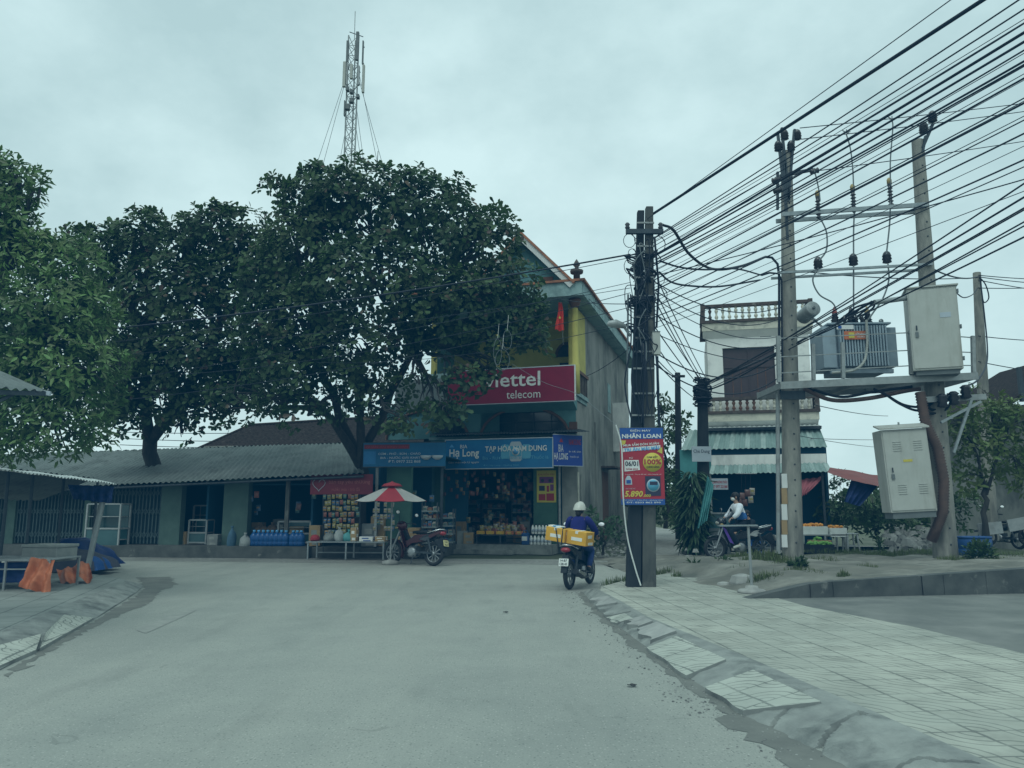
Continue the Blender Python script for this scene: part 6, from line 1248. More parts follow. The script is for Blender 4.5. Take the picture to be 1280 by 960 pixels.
# ================================================================== motorbikes
def ring(b, c, r, tr, m, n=28, k=8):
    vs, fs = [], []
    for i in range(n):
        a = 2 * math.pi * i / n
        for j in range(k):
            q = 2 * math.pi * j / k; vs.append((c[0] + (r + tr * math.cos(q)) * math.cos(a), c[1] + tr * math.sin(q), c[2] + (r + tr * math.cos(q)) * math.sin(a)))
    for i in range(n):
        for j in range(k): fs.append((i * k + j, i * k + (j + 1) % k, ((i + 1) % n) * k + (j + 1) % k, ((i + 1) % n) * k + j))
    b.add(vs, fs, m, True)
def xz(b, pts, y0, y1, m): b.prism([(x, y0, z) for x, z in pts], (0, y1 - y0, 0), m)
def motorbike(label, loc, rot, body='black_paint', accent='black_paint', stripe=None, plate='plate_white', mirror=True, lean=0.0, group=None, stand=False, plate_text=('14-B7', '128.45'), rim='alloy'):
    t = thing('motorbike', label, 'motorbike', loc, rot, group); t.rotation_euler = (lean, 0, rot)
    for x in (.62, -.60):
        b = MB(); b.lathe([(.035, -.07), (.05, -.05), (.05, .05), (.035, .07)], (x, 0, .285), 'alloy', 10, (0, 1, 0))
        for i in range(10): a = i * .628; b.bar((x + .04 * math.cos(a), .012 * (-1) ** i, .285 + .04 * math.sin(a)), (x + .21 * math.cos(a), 0, .285 + .21 * math.sin(a)), .012, .02, rim)
        b.lathe([(.09, -.075), (.09, -.06)], (x, 0, .285), 'dark_steel', 16, (0, 1, 0)); w = b.build('wheel', t)
        b = MB(); ring(b, (x, 0, .285), .238, .046, 'rubber'); b.build('tyre', w); b = MB(); ring(b, (x, 0, .285), .205, .020, rim, k=6); b.build('rim', w)
    b = MB(); b.bar((.34, 0, .80), (.10, 0, .50), .07, .09, 'black_plastic'); b.bar((.10, 0, .50), (-.62, 0, .66), .08, .07, 'black_plastic')
    for s in (-1, 1): b.bar((.0, s * .09, .32), (-.60, s * .09, .285), .025, .045, 'dark_steel'); b.tube([(-.46, s * .115, .64), (-.585, s * .115, .31)], [.03, .026], 'dark_steel', 8)
    b.bar((.1, 0, .5), (-.12, 0, .22), .06, .05, 'dark_steel'); b.tube([(.08, -.24, .27), (.08, .24, .27)], .014, 'rubber', 6); b.tube([(-.26, -.22, .33), (-.26, .22, .33)], .014, 'rubber', 6)
    b.tube([(-.08, .1, .24), (-.12, .24 if stand else .13, .02 if stand else .2)], .012, 'dark_steel', 6); b.build('frame', t)
    b = MB(); b.lathe([(.06, -.13), (.115, -.12), (.12, .12), (.06, .13)], (.0, 0, .30), 'alloy', 14, (0, 1, 0)); b.lathe([(.06, 0), (.075, .02), (.075, .2), (.06, .22)], (.06, 0, .33), 'dark_steel', 10, (1, 0, .25)); b.box((-.02, 0, .40), (.22, .16, .10), 'dark_steel'); b.build('engine', t)
    b = MB(); b.tube([(.22, -.05, .34), (.18, -.12, .2), (-.1, -.15, .19), (-.30, -.155, .23), (-.75, -.17, .36)], [.018, .018, .02, .05, .055], 'black_plastic', 10); b.box((-.5, -.225, .31), (.34, .012, .06), 'chrome', (0, R(16), 0)); b.build('exhaust', t)
    b = MB(); P = [(.16, .40), (.02, .50), (-.12, .52), (-.40, .58), (-.80, .76), (-.80, .82), (-.45, .73), (-.05, .70), (.04, .62), (.20, .55)]
    xz(b, P, -.105, .105, body); b.prism([(-.40, -.12, .56), (-.82, -.075, .78), (-.80, -.07, .82), (-.35, -.12, .70), (-.2, -.125, .6)], (0, .015, 0), accent); b.prism([(-.40, .105, .56), (-.82, .06, .78), (-.80, .055, .82), (-.35, .105, .70), (-.2, .11, .6)], (0, .015, 0), accent); b.build('body_panel', t, bevel=.015)
    b = MB()
    def shield(u, v):
        x = .43 - .25 * v + .05 * math.cos((u - .5) * 3) ; return (x - abs(u - .5) * .12, (u - .5) * (.34 - .05 * abs(v - .5)), .86 - .54 * v)
    b.sheet(shield, 8, 8, body); xz(b, [(.47, .84), (.40, .86), (.18, .40), (.24, .36)], -.05, .05, body)
    if stripe: 
        for s in (-1, 1): b.prism([(.44, s * .115, .80), (.38, s * .15, .74), (.20, s * .15, .40), (.27, s * .12, .44)], (0, s * .016, 0), stripe)
    sh = b.build('leg_shield', t); so = sh.modifiers.new('solid', 'SOLIDIFY'); so.thickness = .018
    b = MB(); f0 = (.62, .285)
    def fend(u, v):
        a = R(205 - 150 * u) ; rr = .31 + .02 * (1 - abs(v - .5) * 2); return (.62 + rr * math.cos(a), (v - .5) * .13, .285 + rr * math.sin(a))
    b.sheet(fend, 12, 4, body); fo = b.build('front_fender', t); so = fo.modifiers.new('solid', 'SOLIDIFY'); so.thickness = .012
    b = MB()
    for s in (-1, 1): b.tube([(.41, s * .075, .80), (.62, s * .085, .285)], [.028, .024], 'alloy', 8)
    b.tube([(.36, 0, .95), (.44, 0, .74)], .035, 'dark_steel', 8); b.build('fork', t)
    b = MB(); b.tube([(.27, -.34, .985), (.33, -.22, 1.0), (.38, 0, .97), (.33, .22, 1.0), (.27, .34, .985)], .013, 'dark_steel', 8)
    for s in (-1, 1): b.tube([(.27, s * .34, .985), (.305, s * .24, .997)], .021, 'rubber', 8); b.tube([(.33, s * .3, .985), (.36, s * .17, .995)], .006, 'alloy', 5)
    h = b.build('handlebar', t)
    b = MB(); b.ball((.43, 0, .92), (.13, .14, .12), body, 14, 8); b.build('cowl', t); b = MB(); b.ball((.50, 0, .90), (.075, .10, .06), 'cabinet', 12, 8); b.build('headlight', t)
    for s in (-1, 1):
        b = MB(); b.ball((.47, s * .15, .86), (.05, .035, .025), 'brass', 8, 6); b.build('indicator', t)
    if mirror:
        for s in (-1, 1):
            b = MB(); b.tube([(.34, s * .22, 1.0), (.33, s * .25, 1.12), (.31, s * .34, 1.2)], .007, 'black_plastic', 6); b.ball((.31, s * .375, 1.215), (.022, .072, .045), 'black_plastic', 12, 8); mo = b.build('mirror', t)
            b = MB(); b.ball((.297, s * .375, 1.215), (.016, .066, .039), 'mirror_glass', 12, 8); b.build('mirror_glass', mo)
    b = MB()
    def seat(u, v):
        x = .02 - .68 * u; z = .765 + .035 * math.sin(u * 2.6 + .6) + .02 * math.cos((v - .5) * 3.1); y = (v - .5) * (.20 + .07 * math.sin(min(u * 2.2, 1) * 1.57)) * (1 - .3 * max(0, u - .7) / .3); return (x, y, z)
    b.sheet(seat, 10, 6, 'leather'); s_ = b.build('seat', t); so = s_.modifiers.new('solid', 'SOLIDIFY'); so.thickness = .06; so.offset = 1
    b = MB(); b.tube([(-.45, .13, .76), (-.78, .12, .84), (-.84, 0, .85), (-.78, -.12, .84), (-.45, -.13, .76)], .012, 'chrome', 6); b.build('grab_rail', t)
    b = MB(); b.ball((-.80, 0, .755), (.07, .10, .05), 'tail_red', 12, 8); b.build('tail_light', t)
    b = MB(); b.prism([(-.62, -.06, .56), (-.82, -.06, .66), (-.93, -.06, .34), (-.90, -.06, .33)], (0, .12, 0), 'black_plastic'); b.build('rear_mudguard', t)
    b = MB(); b.T = Matrix.Translation((-.915, 0, .53)) @ Matrix.Rotation(R(-90), 4, 'Z') @ Matrix.Rotation(R(-14), 4, 'X'); b.bx(-.095, .095, -.006, .006, -.07, .07, plate); b.text(plate_text[0], -.07, .07, .01, .055, -.009, 'ink', .02); b.text(plate_text[1], -.075, .075, -.055, -.008, -.009, 'ink', .02); b.build('number_plate', t)
    return t
# ================================================================== people
def person(label, loc, rot, J, wear, extras=None, group=None, lean=0.0, head_dir=(1, 0, 0)):
    t = thing('person', label, 'person', loc, rot, group); t.rotation_euler = (lean, 0, rot); V = Vector
    names = list(J); P = {k: V(J[k]) for k in names}; hd = V(head_dir).normalized(); up = (P['head'] - P['neck']).normalized()
    vs, es, rs = [], [], []
    def add(p, r, link=None): vs.append(tuple(p)); rs.append(r); (es.append((link, len(vs) - 1)) if link is not None else None); return len(vs) - 1
    pel = add(P['pelvis'], (.11, .09)); sp = add(P['pelvis'].lerp(P['chest'], .5), (.12, .09), pel); ch = add(P['chest'], (.12, .085), sp); nk = add(P['neck'], .055, ch)
    jaw = add(P['neck'].lerp(P['head'], .5) + hd * .015, .062, nk); hm = add(P['head'], (.082, .092), jaw); add(P['head'] + up * .07 - hd * .01, (.07, .075), hm)
    for s in 'lr':
        sh = add(P['shoulder_' + s], .046, ch); el = add(P['elbow_' + s], .042, sh); wr = add(P['wrist_' + s], .03, el)
        d = (P['wrist_' + s] - P['elbow_' + s]).normalized(); pm_ = add(P['wrist_' + s] + d * .06, (.038, .022), wr); side = d.cross(V((0, 0, 1))).normalized() if abs(d.z) < .95 else V((0, 1, 0)); cur = V((0, 0, -1)) - d * V((0, 0, -1)).dot(d); cur = cur.normalized() if cur.length > .1 else V((1, 0, 0))
        for k, (o_, ln) in enumerate(((-.03, .06), (-.01, .07), (.01, .066), (.03, .05))):
            kn = add(P['wrist_' + s] + d * .085 + side * o_, .0095, pm_); k2 = add(P['wrist_' + s] + d * (.085 + ln * .45) + side * o_ + cur * .015, .0085, kn); add(P['wrist_' + s] + d * (.085 + ln * .5) + side * o_ + cur * (.02 + ln * .5), .0075, k2)
        th = add(P['wrist_' + s] + d * .035 + side * .035 + cur * .015, .010, pm_); add(P['wrist_' + s] + d * .06 + side * .045 + cur * .04, .008, th)
        hp = add(P['hip_' + s], .07, pel); k1 = add(P['knee_' + s], .055, hp); an = add(P['ankle_' + s], .038, k1); add(P['toe_' + s], .03, an)
    body = skin('body', vs, es, rs, 'skin', t)
    fc = MB(); sd = hd.cross(up).normalized(); c = P['head']
    fc.ball(c + hd * .098 - up * .015, .016, 'skin', 8, 6); fc.ball(c + hd * .085 + sd * .033 + up * .008, .010, 'ink', 8, 5); fc.ball(c + hd * .085 - sd * .033 + up * .008, .010, 'ink', 8, 5); fc.ball(c + hd * .084 - up * .052, (.012, .012, .006), 'porcelain_red', 8, 5); fc.ball(c + sd * .088 - up * .01, (.02, .014, .03), 'skin', 8, 6); fc.ball(c - sd * .088 - up * .01, (.02, .014, .03), 'skin', 8, 6); fc.build('face', t)
    def garment(name, chains, m, m2=None, z2=None):
        v, e, r = [], [], []
        ix = {}
        for chn in chains:
            prev = None
            for key, pos, rad in chn:
                if key not in ix: v.append(tuple(pos)); r.append(rad); ix[key] = len(v) - 1
                if prev is not None and prev != ix[key] and (prev, ix[key]) not in e: e.append((prev, ix[key]))
                prev = ix[key]
        o = skin(name, v, e, r, m, t)
        if m2:
            o.data.materials.append(M[m2])
            for p in o.data.polygons:
                if z2(p.center): p.material_index = 1
        return o
    pp, cc, nn = P['pelvis'], P['chest'], P['neck']
    tor = [('p', pp + (cc - pp) * .05, (.17, .145)), ('s', pp.lerp(cc, .5), (.165, .13)), ('c', cc, (.20, .15)), ('n', cc.lerp(nn, .55), (.17, .12)), ('n2', cc.lerp(nn, .92), .08)]
    arms = [[('c', cc, 0), ('sh' + s, P['shoulder_' + s], .108), ('el' + s, P['elbow_' + s], .075), ('wr' + s, P['elbow_' + s].lerp(P['wrist_' + s], .93), .05)] for s in 'lr']
    garment('jacket', [tor], *wear['top'])
    for s in 'lr':
        S_, E_, W_ = P['shoulder_' + s], P['elbow_' + s], P['wrist_' + s]; S0 = S_.lerp(cc, .35)
        sk = skin('sleeve', [tuple(q) for q in (S0, S_, S_.lerp(E_, .5), E_, E_.lerp(W_, .5), E_.lerp(W_, .95))], [(i, i + 1) for i in range(5)], [.085, .098, .082, .07, .06, .048], wear['top'][0], t)
    legs = [[('p', pp, (.15, .135)), ('h' + s, P['hip_' + s], .105), ('k' + s, P['knee_' + s], .078), ('a' + s, P['knee_' + s].lerp(P['ankle_' + s], .93), .06)] for s in 'lr']
    garment('trousers', legs, wear['legs'])
    for s in 'lr':
        a, q = P['ankle_' + s], P['toe_' + s]; skin('shoe', [tuple(a + (a - q) * .25), tuple(a.lerp(q, .45)), tuple(q)], [(0, 1), (1, 2)], [(.05, .05), (.052, .042), (.04, .03)], wear['shoe'], t)
    if extras: extras(t, c, hd, up, sd)
    return t
def helmet(t, c, hd, up, sd):
    b = MB(); q = Matrix.Translation(c + up * .02 - hd * .012)
    def dome(u, v):
        a = 2 * math.pi * u; h = math.pi / 2 * v; low = -.055 if True else 0
        r = .128 * math.cos(h * .98); z = .125 * math.sin(h) + low * (1 - v) ** 2
        p = c + up * (.025 + z) - hd * .012 + hd * (r * 1.1 * math.cos(a)) + sd * (r * math.sin(a)); return tuple(p)
    b.sheet(dome, 24, 9, 'helmet_white'); b.sheet(lambda u, v: tuple(c + up * (.035 - .01 * v) + hd * (.12 + .06 * v) * math.cos((u - .5) * 2.2) + sd * (.125 + .02 * v) * math.sin((u - .5) * 2.2)), 10, 2, 'helmet_white'); o = b.build('helmet', t)
    b = MB(); b.tube([tuple(c + up * .0 + sd * .095), tuple(c - up * .11 + hd * .03), tuple(c - sd * .095)], .008, 'ink', 5); b.build('strap', o)
    b = MB(); b.ball(c - hd * .02 - up * .03, (.095, .095, .09), 'hair', 12, 8); b.ball(c - hd * .07 - up * .10, (.05, .06, .07), 'hair', 10, 6); b.build('hair', t)
def hair_mask(mask=True):
    def f(t, c, hd, up, sd):
        b = MB(); b.ball(c + up * .025 - hd * .022, (.102, .098, .105), 'hair', 14, 9); b.ball(c - hd * .075 - up * .04, (.045, .06, .07), 'hair', 10, 7); b.build('hair', t)
        if mask: b = MB(); b.ball(c + hd * .055 - up * .045, (.055, .075, .05), 'white_paper', 12, 8); b.build('face_mask', t)
    return f
ride = dict(pelvis=(-.16, 0, .90), chest=(.0, 0, 1.24), neck=(.03, 0, 1.40), head=(.06, 0, 1.53), shoulder_l=(-.0, .185, 1.32), shoulder_r=(-.0, -.185, 1.32), elbow_l=(.12, .30, 1.10), elbow_r=(.12, -.30, 1.10), wrist_l=(.25, .29, 1.015), wrist_r=(.25, -.29, 1.015),
            hip_l=(-.12, .10, .86), hip_r=(-.12, -.10, .86), knee_l=(.28, .17, .70), knee_r=(.28, -.17, .70), ankle_l=(.06, .17, .35), ankle_r=(.06, -.17, .35), toe_l=(.22, .18, .295), toe_r=(.22, -.18, .295))
# rider on the road
wr_, wf_ = gnd(712, 737), gnd(737, 729); hdg = math.atan2(wf_.y - wr_.y, wf_.x - wr_.x); hdg = R(66)
K1 = .88; B1 = wr_ + Vector((math.cos(hdg), math.sin(hdg), 0)) * .60 * K1
rb_ = motorbike('small dark motorbike ridden away along the road with yellow cartons on its rack', B1, hdg, 'black_paint', 'black_plastic')
rb_.scale = (K1,) * 3
rp_ = person('rider in navy jacket, jeans and white helmet seen from behind', B1, hdg, ride, dict(top=('navy_cloth',), legs='denim', shoe='black_plastic'), helmet); rp_.scale = (K1,) * 3
def carton(label, c, d, rot, m, tape='white_paper', group=None, name='carton'):
    o = thing(name, label, 'box', c, rot, group); b = MB(); b.bx(-d[0] / 2, d[0] / 2, -d[1] / 2, d[1] / 2, 0, d[2], m); b.build('box', o, bevel=.008)
    b = MB(); b.bx(-d[0] / 2 - .003, d[0] / 2 + .003, -.03, .03, d[2] - .05, d[2] + .003, tape)
    for s in (-1, 1): b.bx(s * d[0] / 2 - .004, s * d[0] / 2 + .004, -d[1] * .3, d[1] * .25, d[2] * .30, d[2] * .55, tape); 
    for s in (-1, 1): b.bx(-d[0] * .3, d[0] * .2, s * d[1] / 2 - .004, s * d[1] / 2 + .004, d[2] * .55, d[2] * .78, tape); b.bx(-d[0] * .2, d[0] * .35, s * d[1] / 2 - .0045, s * d[1] / 2 + .0045, d[2] * .06, d[2] * .26, tape)
    b.build('label_sticker', o); return o
def onbike(B, h, x, y, z):
    x, y, z = x * K1, y * K1, z * K1
    return B + Vector((math.cos(h) * x - math.sin(h) * y, math.sin(h) * x + math.cos(h) * y, z))
rk = R(66 - 8)
for y, lab, dz in ((.215, 'yellow carton tied on the motorbike rack, the one over the number plate side', .03), (-.215, 'yellow carton tied on the motorbike rack, the one nearer the pavement', -.03)):
    o = carton(lab, onbike(B1, hdg, -.60, y, .88 + dz), (.34, .42, .26), rk, 'carton_yellow'); o.rotation_euler = (R(7), 0, rk); o.scale = (K1,) * 3
o = carton('small white and blue box on top of the yellow cartons', onbike(B1, hdg, -.58, .26, 1.155), (.2, .28, .05), rk, 'white_paper', 'print_sky'); o.rotation_euler = (R(7), 0, rk); o.scale = (K1,) * 3
b = MB()
for y in (.05, .2): b.tube([onbike(B1, hdg, -.42, y, .9), onbike(B1, hdg, -.43, y, 1.16), onbike(B1, hdg, -.79, y + .0, 1.16), onbike(B1, hdg, -.80, y * .4 + .07, .84)], .010, 'rubber', 5)
tag(b.build('strap', origin=B1), 'black rubber straps tying the yellow cartons to the motorbike', 'strap')
# rider crossing by the food shop
pB2 = gnd(922, 699); B2 = Vector((pB2.x, 20.6, 0))
rb_ = motorbike('dark motorbike with white tail panels ridden across the lane in front of the food shop', B2, R(180 + 4), 'black_paint', 'white_metal', 'violet')
rb_.scale = (1.06,) * 3
rp_ = person('rider in white and blue jacket with a face mask crossing the lane', B2, R(184), ride, dict(top=('white_cloth', 'blue_cloth', lambda c: c.z < 1.16 and c.x < .05 and abs(c.y) < .23), legs='dark_cloth', shoe='shoe'), hair_mask(True)); rp_.scale = (1.06,) * 3
# parked red bike
pB3 = gnd(516, 698); motorbike('dark red motorbike parked on its stand beside the parasol', (at(516, 690, 18.75).x, 18.75, 0), R(150), 'red_paint', 'black_paint', None, 'plate_yellow', True, R(7), stand=True, plate_text=('14-K5', '062.31'))
# bikes at the far right
q = gnd(1259, 684, .2); motorbike('dark motorbike seen from behind next to the grey cart', (q.x, q.y + .2, .15), R(100), 'black_paint', 'black_paint', plate_text=('14-N4', '5720'))
q = gnd(1222, 674, .2); motorbike('motorbike half hidden behind the grey cart panels', (q.x + .2, q.y + 1.2, .1), R(200), 'black_paint', 'black_paint')
q = at(1252, 664, 20.2); cart = thing('hand_cart', 'grey panelled cart tilted beside the dark motorbike at the frame edge', 'cart', (q.x, 20.2, q.z - .35)); b = MB()
b.box((-.35, -.1, .42), (.62, .05, .30), 'galv', (0, R(-6), 0)); b.box((.62, -.15, .58), (1.1, .05, .30), 'galv', (0, R(-10), 0)); b.bar((-.7, 0, .35), (1.3, -.1, .66), .05, .05, 'dark_steel'); b.build('panel', cart)
for x in (-.2, .8): b = MB(); ring(b, (x, .25, .2), .2, .03, 'rubber'); b.build('wheel', cart)
# seated person on a blue stool in the food shop
def stool(label, loc, m, h=.30):
    t = thing('stool', label, 'stool', loc); b = MB(); b.bx(-.15, .15, -.15, .15, h - .03, h, m); b.build('seat', t, bevel=.01)
    for sx in (-1, 1):
        for sy in (-1, 1): b = MB(); b.bar((sx * .15, sy * .15, 0), (sx * .12, sy * .12, h - .032), .035, .035, m); b.build('leg', t)
    b = MB(); b.bx(-.14, .14, -.15, -.135, .12, .15, m); b.bx(-.14, .14, .135, .15, .12, .15, m); b.build('stretcher', t); return t
ps = gnd(921, 688, .05); stool('blue plastic stool under the seated person in the food shop', (ps.x, 22.2, .06), 'stool_blue', .40)
sit = dict(pelvis=(0, 0, .50), chest=(.12, 0, .82), neck=(.17, 0, .98), head=(.22, 0, 1.10), shoulder_l=(.12, .18, .90), shoulder_r=(.12, -.18, .90), elbow_l=(.28, .24, .70), elbow_r=(.28, -.24, .70), wrist_l=(.48, .12, .62), wrist_r=(.48, -.12, .62), hip_l=(.04, .1, .48), hip_r=(.04, -.1, .48), knee_l=(.42, .15, .50), knee_r=(.42, -.15, .50), ankle_l=(.40, .14, .10), ankle_r=(.40, -.14, .10), toe_l=(.56, .15, .05), toe_r=(.56, -.15, .05))
person('person in dark clothes sitting on a blue stool inside the food shop', (ps.x, 22.2, .06), R(195), sit, dict(top=('dark_cloth',), legs='dark_cloth', shoe='black_plastic'), hair_mask(False))
# ================================================================== thin metal stand on the pavement
q = gnd(940, 741, PZ); st = thing('sign_stand', 'thin grey metal stand with round base and edge-on plate on the pavement', 'stand', q)
b = MB(); b.lathe([(.21, 0), (.21, .03), (.18, .05), (.10, .06), (.09, .10), (.03, .11)], (0, 0, 0), 'concrete', 20); b.build('base', st)
b = MB(); zz = at(937, 658, q.y).z - PZ; b.tube([(0, 0, .1), (-.01, 0, zz)], .022, 'galv', 8); b.build('pole', st); b = MB(); b.bar((at(898, 656, q.y).x - q.x, 0, zz + .01), (at(946, 656, q.y).x - q.x, 0, zz + .015), .12, .02, 'steel'); b.build('plate', st)
# ================================================================== parasol
q = at(488, 694, 18.9); pr = thing('parasol', 'red and white striped market parasol shading the snack table', 'parasol', (q.x, 18.9, 0)); lo = Vector((q.x, 18.9, 0))
zt_, ze_ = at(490, 604, 18.9).z, at(488, 626, 18.9).z; rr = 46 * 18.9 / FPX
b = MB(); b.tube([(0, 0, 0), (.02, 0, zt_ - .03)], .02, 'galv', 8); b.build('pole', pr); b = MB(); b.lathe([(.2, 0), (.2, .08), (.05, .12)], (0, 0, 0), 'concrete', 12); b.build('base', pr)
for i in range(8):
    b = MB(); a0_, a1_ = 2 * math.pi * (i - .5) / 8 - math.pi / 2 + .1, 2 * math.pi * (i + .5) / 8 - math.pi / 2 + .1
    def pan(u, v):
        p0 = Vector((math.cos(a0_), math.sin(a0_), 0)); p1 = Vector((math.cos(a1_), math.sin(a1_), 0)); p = p0.lerp(p1, u) * rr * (.04 + .96 * v); return (p.x, p.y, zt_ - .06 - (zt_ - ze_ - .06) * (v ** 1.25) - .015 * math.sin(v * 3.1) - .025 * v * math.sin(math.pi * u))
    b.sheet(pan, 6, 6, 'parasol_red' if i % 2 == 0 else 'parasol_white'); b.build('canopy_panel', pr)
b = MB(); b.lathe([(.26, zt_ - .08), (.2, zt_ - .02), (.05, zt_ + .02), (.01, zt_ + .05)], (0, 0, 0), 'parasol_red', 12); b.build('top_cap', pr)
b = MB()
for i in range(8): a = 2 * math.pi * (i - .5) / 8 - math.pi / 2 + .1; b.tube([(rr * math.cos(a) * .05, rr * math.sin(a) * .05, zt_ - .08), (rr * math.cos(a) * .98, rr * math.sin(a) * .98, ze_ - .02)], .008, 'dark_steel', 4)
b.build('ribs', pr)
# ================================================================== flag
q = HF.M @ HF.y(700, 378, BF); fl = thing('flag', 'limp red flag with a yellow star hanging on the balcony', 'flag', q); b = MB(); za, zb2 = 0.0, at(700, 414, q.y).z - q.z
b.sheet(lambda u, v: ((u - .5) * (.10 + .18 * v) + .02 * math.sin(v * 5), .05 * math.sin(u * 12 + v * 2) * (.3 + v), zb2 * v * (1 - .12 * abs(u - .6))), 14, 12, 'flag_red'); cl_ = b.build('cloth', fl); b = MB(); b.poly([(-.015 + .05 * (1 if i % 2 == 0 else .4) * math.sin(i * math.pi / 5), -.075, zb2 * .55 + .06 * (1 if i % 2 == 0 else .4) * math.cos(i * math.pi / 5)) for i in range(10)], 'print_yellow'); b.build('star', cl_)
b = MB(); b.tube([(-.05, .2, .15), (.02, 0, .02), (.12, .5, -1.2)], .012, 'galv', 6); b.build('staff', fl)
# ================================================================== left market stall
def heap(name, label, cat, c, d, m, nx=26, ny=18, rough=.18, seed=0, group=None):
    b = MB()
    def fn(u, v):
        x, y = (u - .5) * 2, (v - .5) * 2; e = max(0, 1 - abs(x) ** 3.5) * max(0, 1 - abs(y) ** 3.5)
        z = d[2] * e ** .6 * (1 - rough + rough * math.sin(x * 2.6 + seed) * math.cos(y * 2.2 + seed) + .16 * rough * math.sin(x * 9 + y * 5 + seed) + .12 * rough * math.sin(x * 17 - y * 11)); return (x * d[0] / 2 * (1 + .04 * math.sin(y * 9 + seed)), y * d[1] / 2, max(z, 0))
    b.sheet(fn, nx, ny, m); o = b.build(name); o.location = c; return tag(o, label, cat, group)
def g2(px, py, z=PZ): return gnd(px, py, z)
rf0, rf1 = at(-40, 582, 11.2), at(146, 605, 15.4)
stall = thing('market_stall', 'low market stall with pale corrugated roof edge and thin posts on the pavement', 'stall', g2(60, 716)); o0 = stall.location
b = MB(); k0, k1 = rf0 + Vector((-1.9, 1.0, .20)), rf1 + Vector((-1.2, 1.4, .14)); b.wave(rf0 - o0, rf1 - o0, k1 - o0, k0 - o0, .10, .014, 'roof_metal_pale', 1); b.wave(k0 - o0 + Vector((-3, 2, -.5)), k1 - o0 + Vector((-2.5, 2.2, -.45)), k1 - o0 + Vector((0, 0, .02)), k0 - o0 + Vector((0, 0, .02)), .16, .018, 'roof_metal', 2); b.each('roof', stall)
for i, (px, Y) in enumerate(((6, 13.6), (37, 14.2), (76, 15.5), (119, 16.6))):
    b = MB(); p = at(px, 640, Y); p.z = PZ; fr_ = (px + 40) / 186; b.tube([p - o0, Vector((p.x, p.y, rf0.z + (rf1.z - rf0.z) * fr_ + .05)) - o0], .03, 'dark_steel', 6); b.build('post', stall)
tarp('blue_tarp', 'dark blue tarp bunched under the stall roof edge at its right end', 'tarp', (at(85, 606, 15.0), at(143, 608, 15.5), at(140, 629, 15.5), at(92, 624, 15.1)), 'tarp_blue', fold=.07, folds=5)
q = at(109, 708, 15.4); b = MB(); b.tube([Vector((0, 0, -.1)), at(128, 627, q.y + .1) - q], .055, 'galv', 10); tag(b.build('leaning_pole', origin=(0, 0, 0)), 'grey metal pole leaning outwards beside the covered heap', 'pole').location = q
c = g2(92, 713); heap('tarp_heap', 'goods heap under a crumpled dark grey tarp behind the orange sheets', 'tarp', (c.x - .5, c.y + .35, PZ), (1.9, 1.4, .5), 'tarp_grey', seed=1.2, rough=.25)
heap('tarp_heap', 'dark bluish tarp mound at the back of the stall beyond the foam box', 'tarp', (g2(52, 712).x, g2(52, 712).y + 1.0, PZ), (1.7, 1.4, .62), 'tarp_blue', seed=4, rough=.22)
c = g2(88, 713); heap('tarp_heap', 'bright blue tarp spilling between the foam box and the leaning pole', 'tarp', (c.x - .1, c.y + .25, PZ), (1.3, .8, .34), 'tarp_blue_bright', seed=2.5, rough=.35)
q = g2(30, 738); tb = thing('stall_table', 'low steel framed stall table draped with dark blue cloth', 'table', (q.x, q.y, PZ)); o0 = tb.location; tz = at(20, 699, q.y).z - PZ
xw = lambda px: at(px, 720, q.y).x - q.x
b = MB(); b.bx(xw(-90), xw(62), -.02, .02, tz - .03, tz, 'galv'); b.bx(xw(-90), xw(62), .8, .84, tz - .03, tz, 'galv'); b.bx(xw(-90), xw(62), .02, .8, tz - .02, tz - .005, 'galv'); b.bx(xw(-90), xw(35), -.01, .01, tz - .16, tz - .14, 'galv'); b.build('tabletop', tb)
for px, y in ((6, 0), (61, 0), (-80, 0), (61, .8)): b = MB(); b.bx(xw(px) - .015, xw(px) + .015, y - .015, y + .015, 0, tz - .03, 'galv'); b.build('leg', tb)
tarp('blue_cloth', 'dark blue cloth hanging below the front edge of the stall table', 'cloth', tuple(at(px, py, q.y + .1) for px, py in ((-60, 704), (36, 703), (34, 728), (-60, 730))), 'tarp_blue', fold=.04, folds=6)
tarp('orange_tarp', 'larger orange sheet draped over the table corner down to the pavement', 'tarp', (at(39, 697, q.y - .04), at(69, 700, q.y - .04), at(60, 743, q.y - .25), at(25, 734, q.y - .2)), 'tarp_orange', nu=24, nv=24, fold=.055, folds=2.2)
c = g2(92, 727); tarp('orange_tarp', 'smaller orange sheet spread low before the grey heap', 'tarp', (at(70, 710, c.y + .1), at(111, 703, c.y + .15), at(117, 726, c.y - .35), at(76, 729, c.y - .45)), 'tarp_orange', nu=24, nv=16, fold=.07, folds=2.3)
q2 = at(60, 701, 12.9); fb = thing('foam_box', 'weathered grey foam box resting on the stall goods', 'box', q2, R(-12)); b = MB(); b.bx(-.33, .33, -.2, .25, 0, .22, 'foam_grey'); b.build('box', fb, bevel=.012); b = MB(); b.bx(-.345, .345, -.215, .265, .222, .27, 'foam_grey'); b.build('lid', fb, bevel=.01)
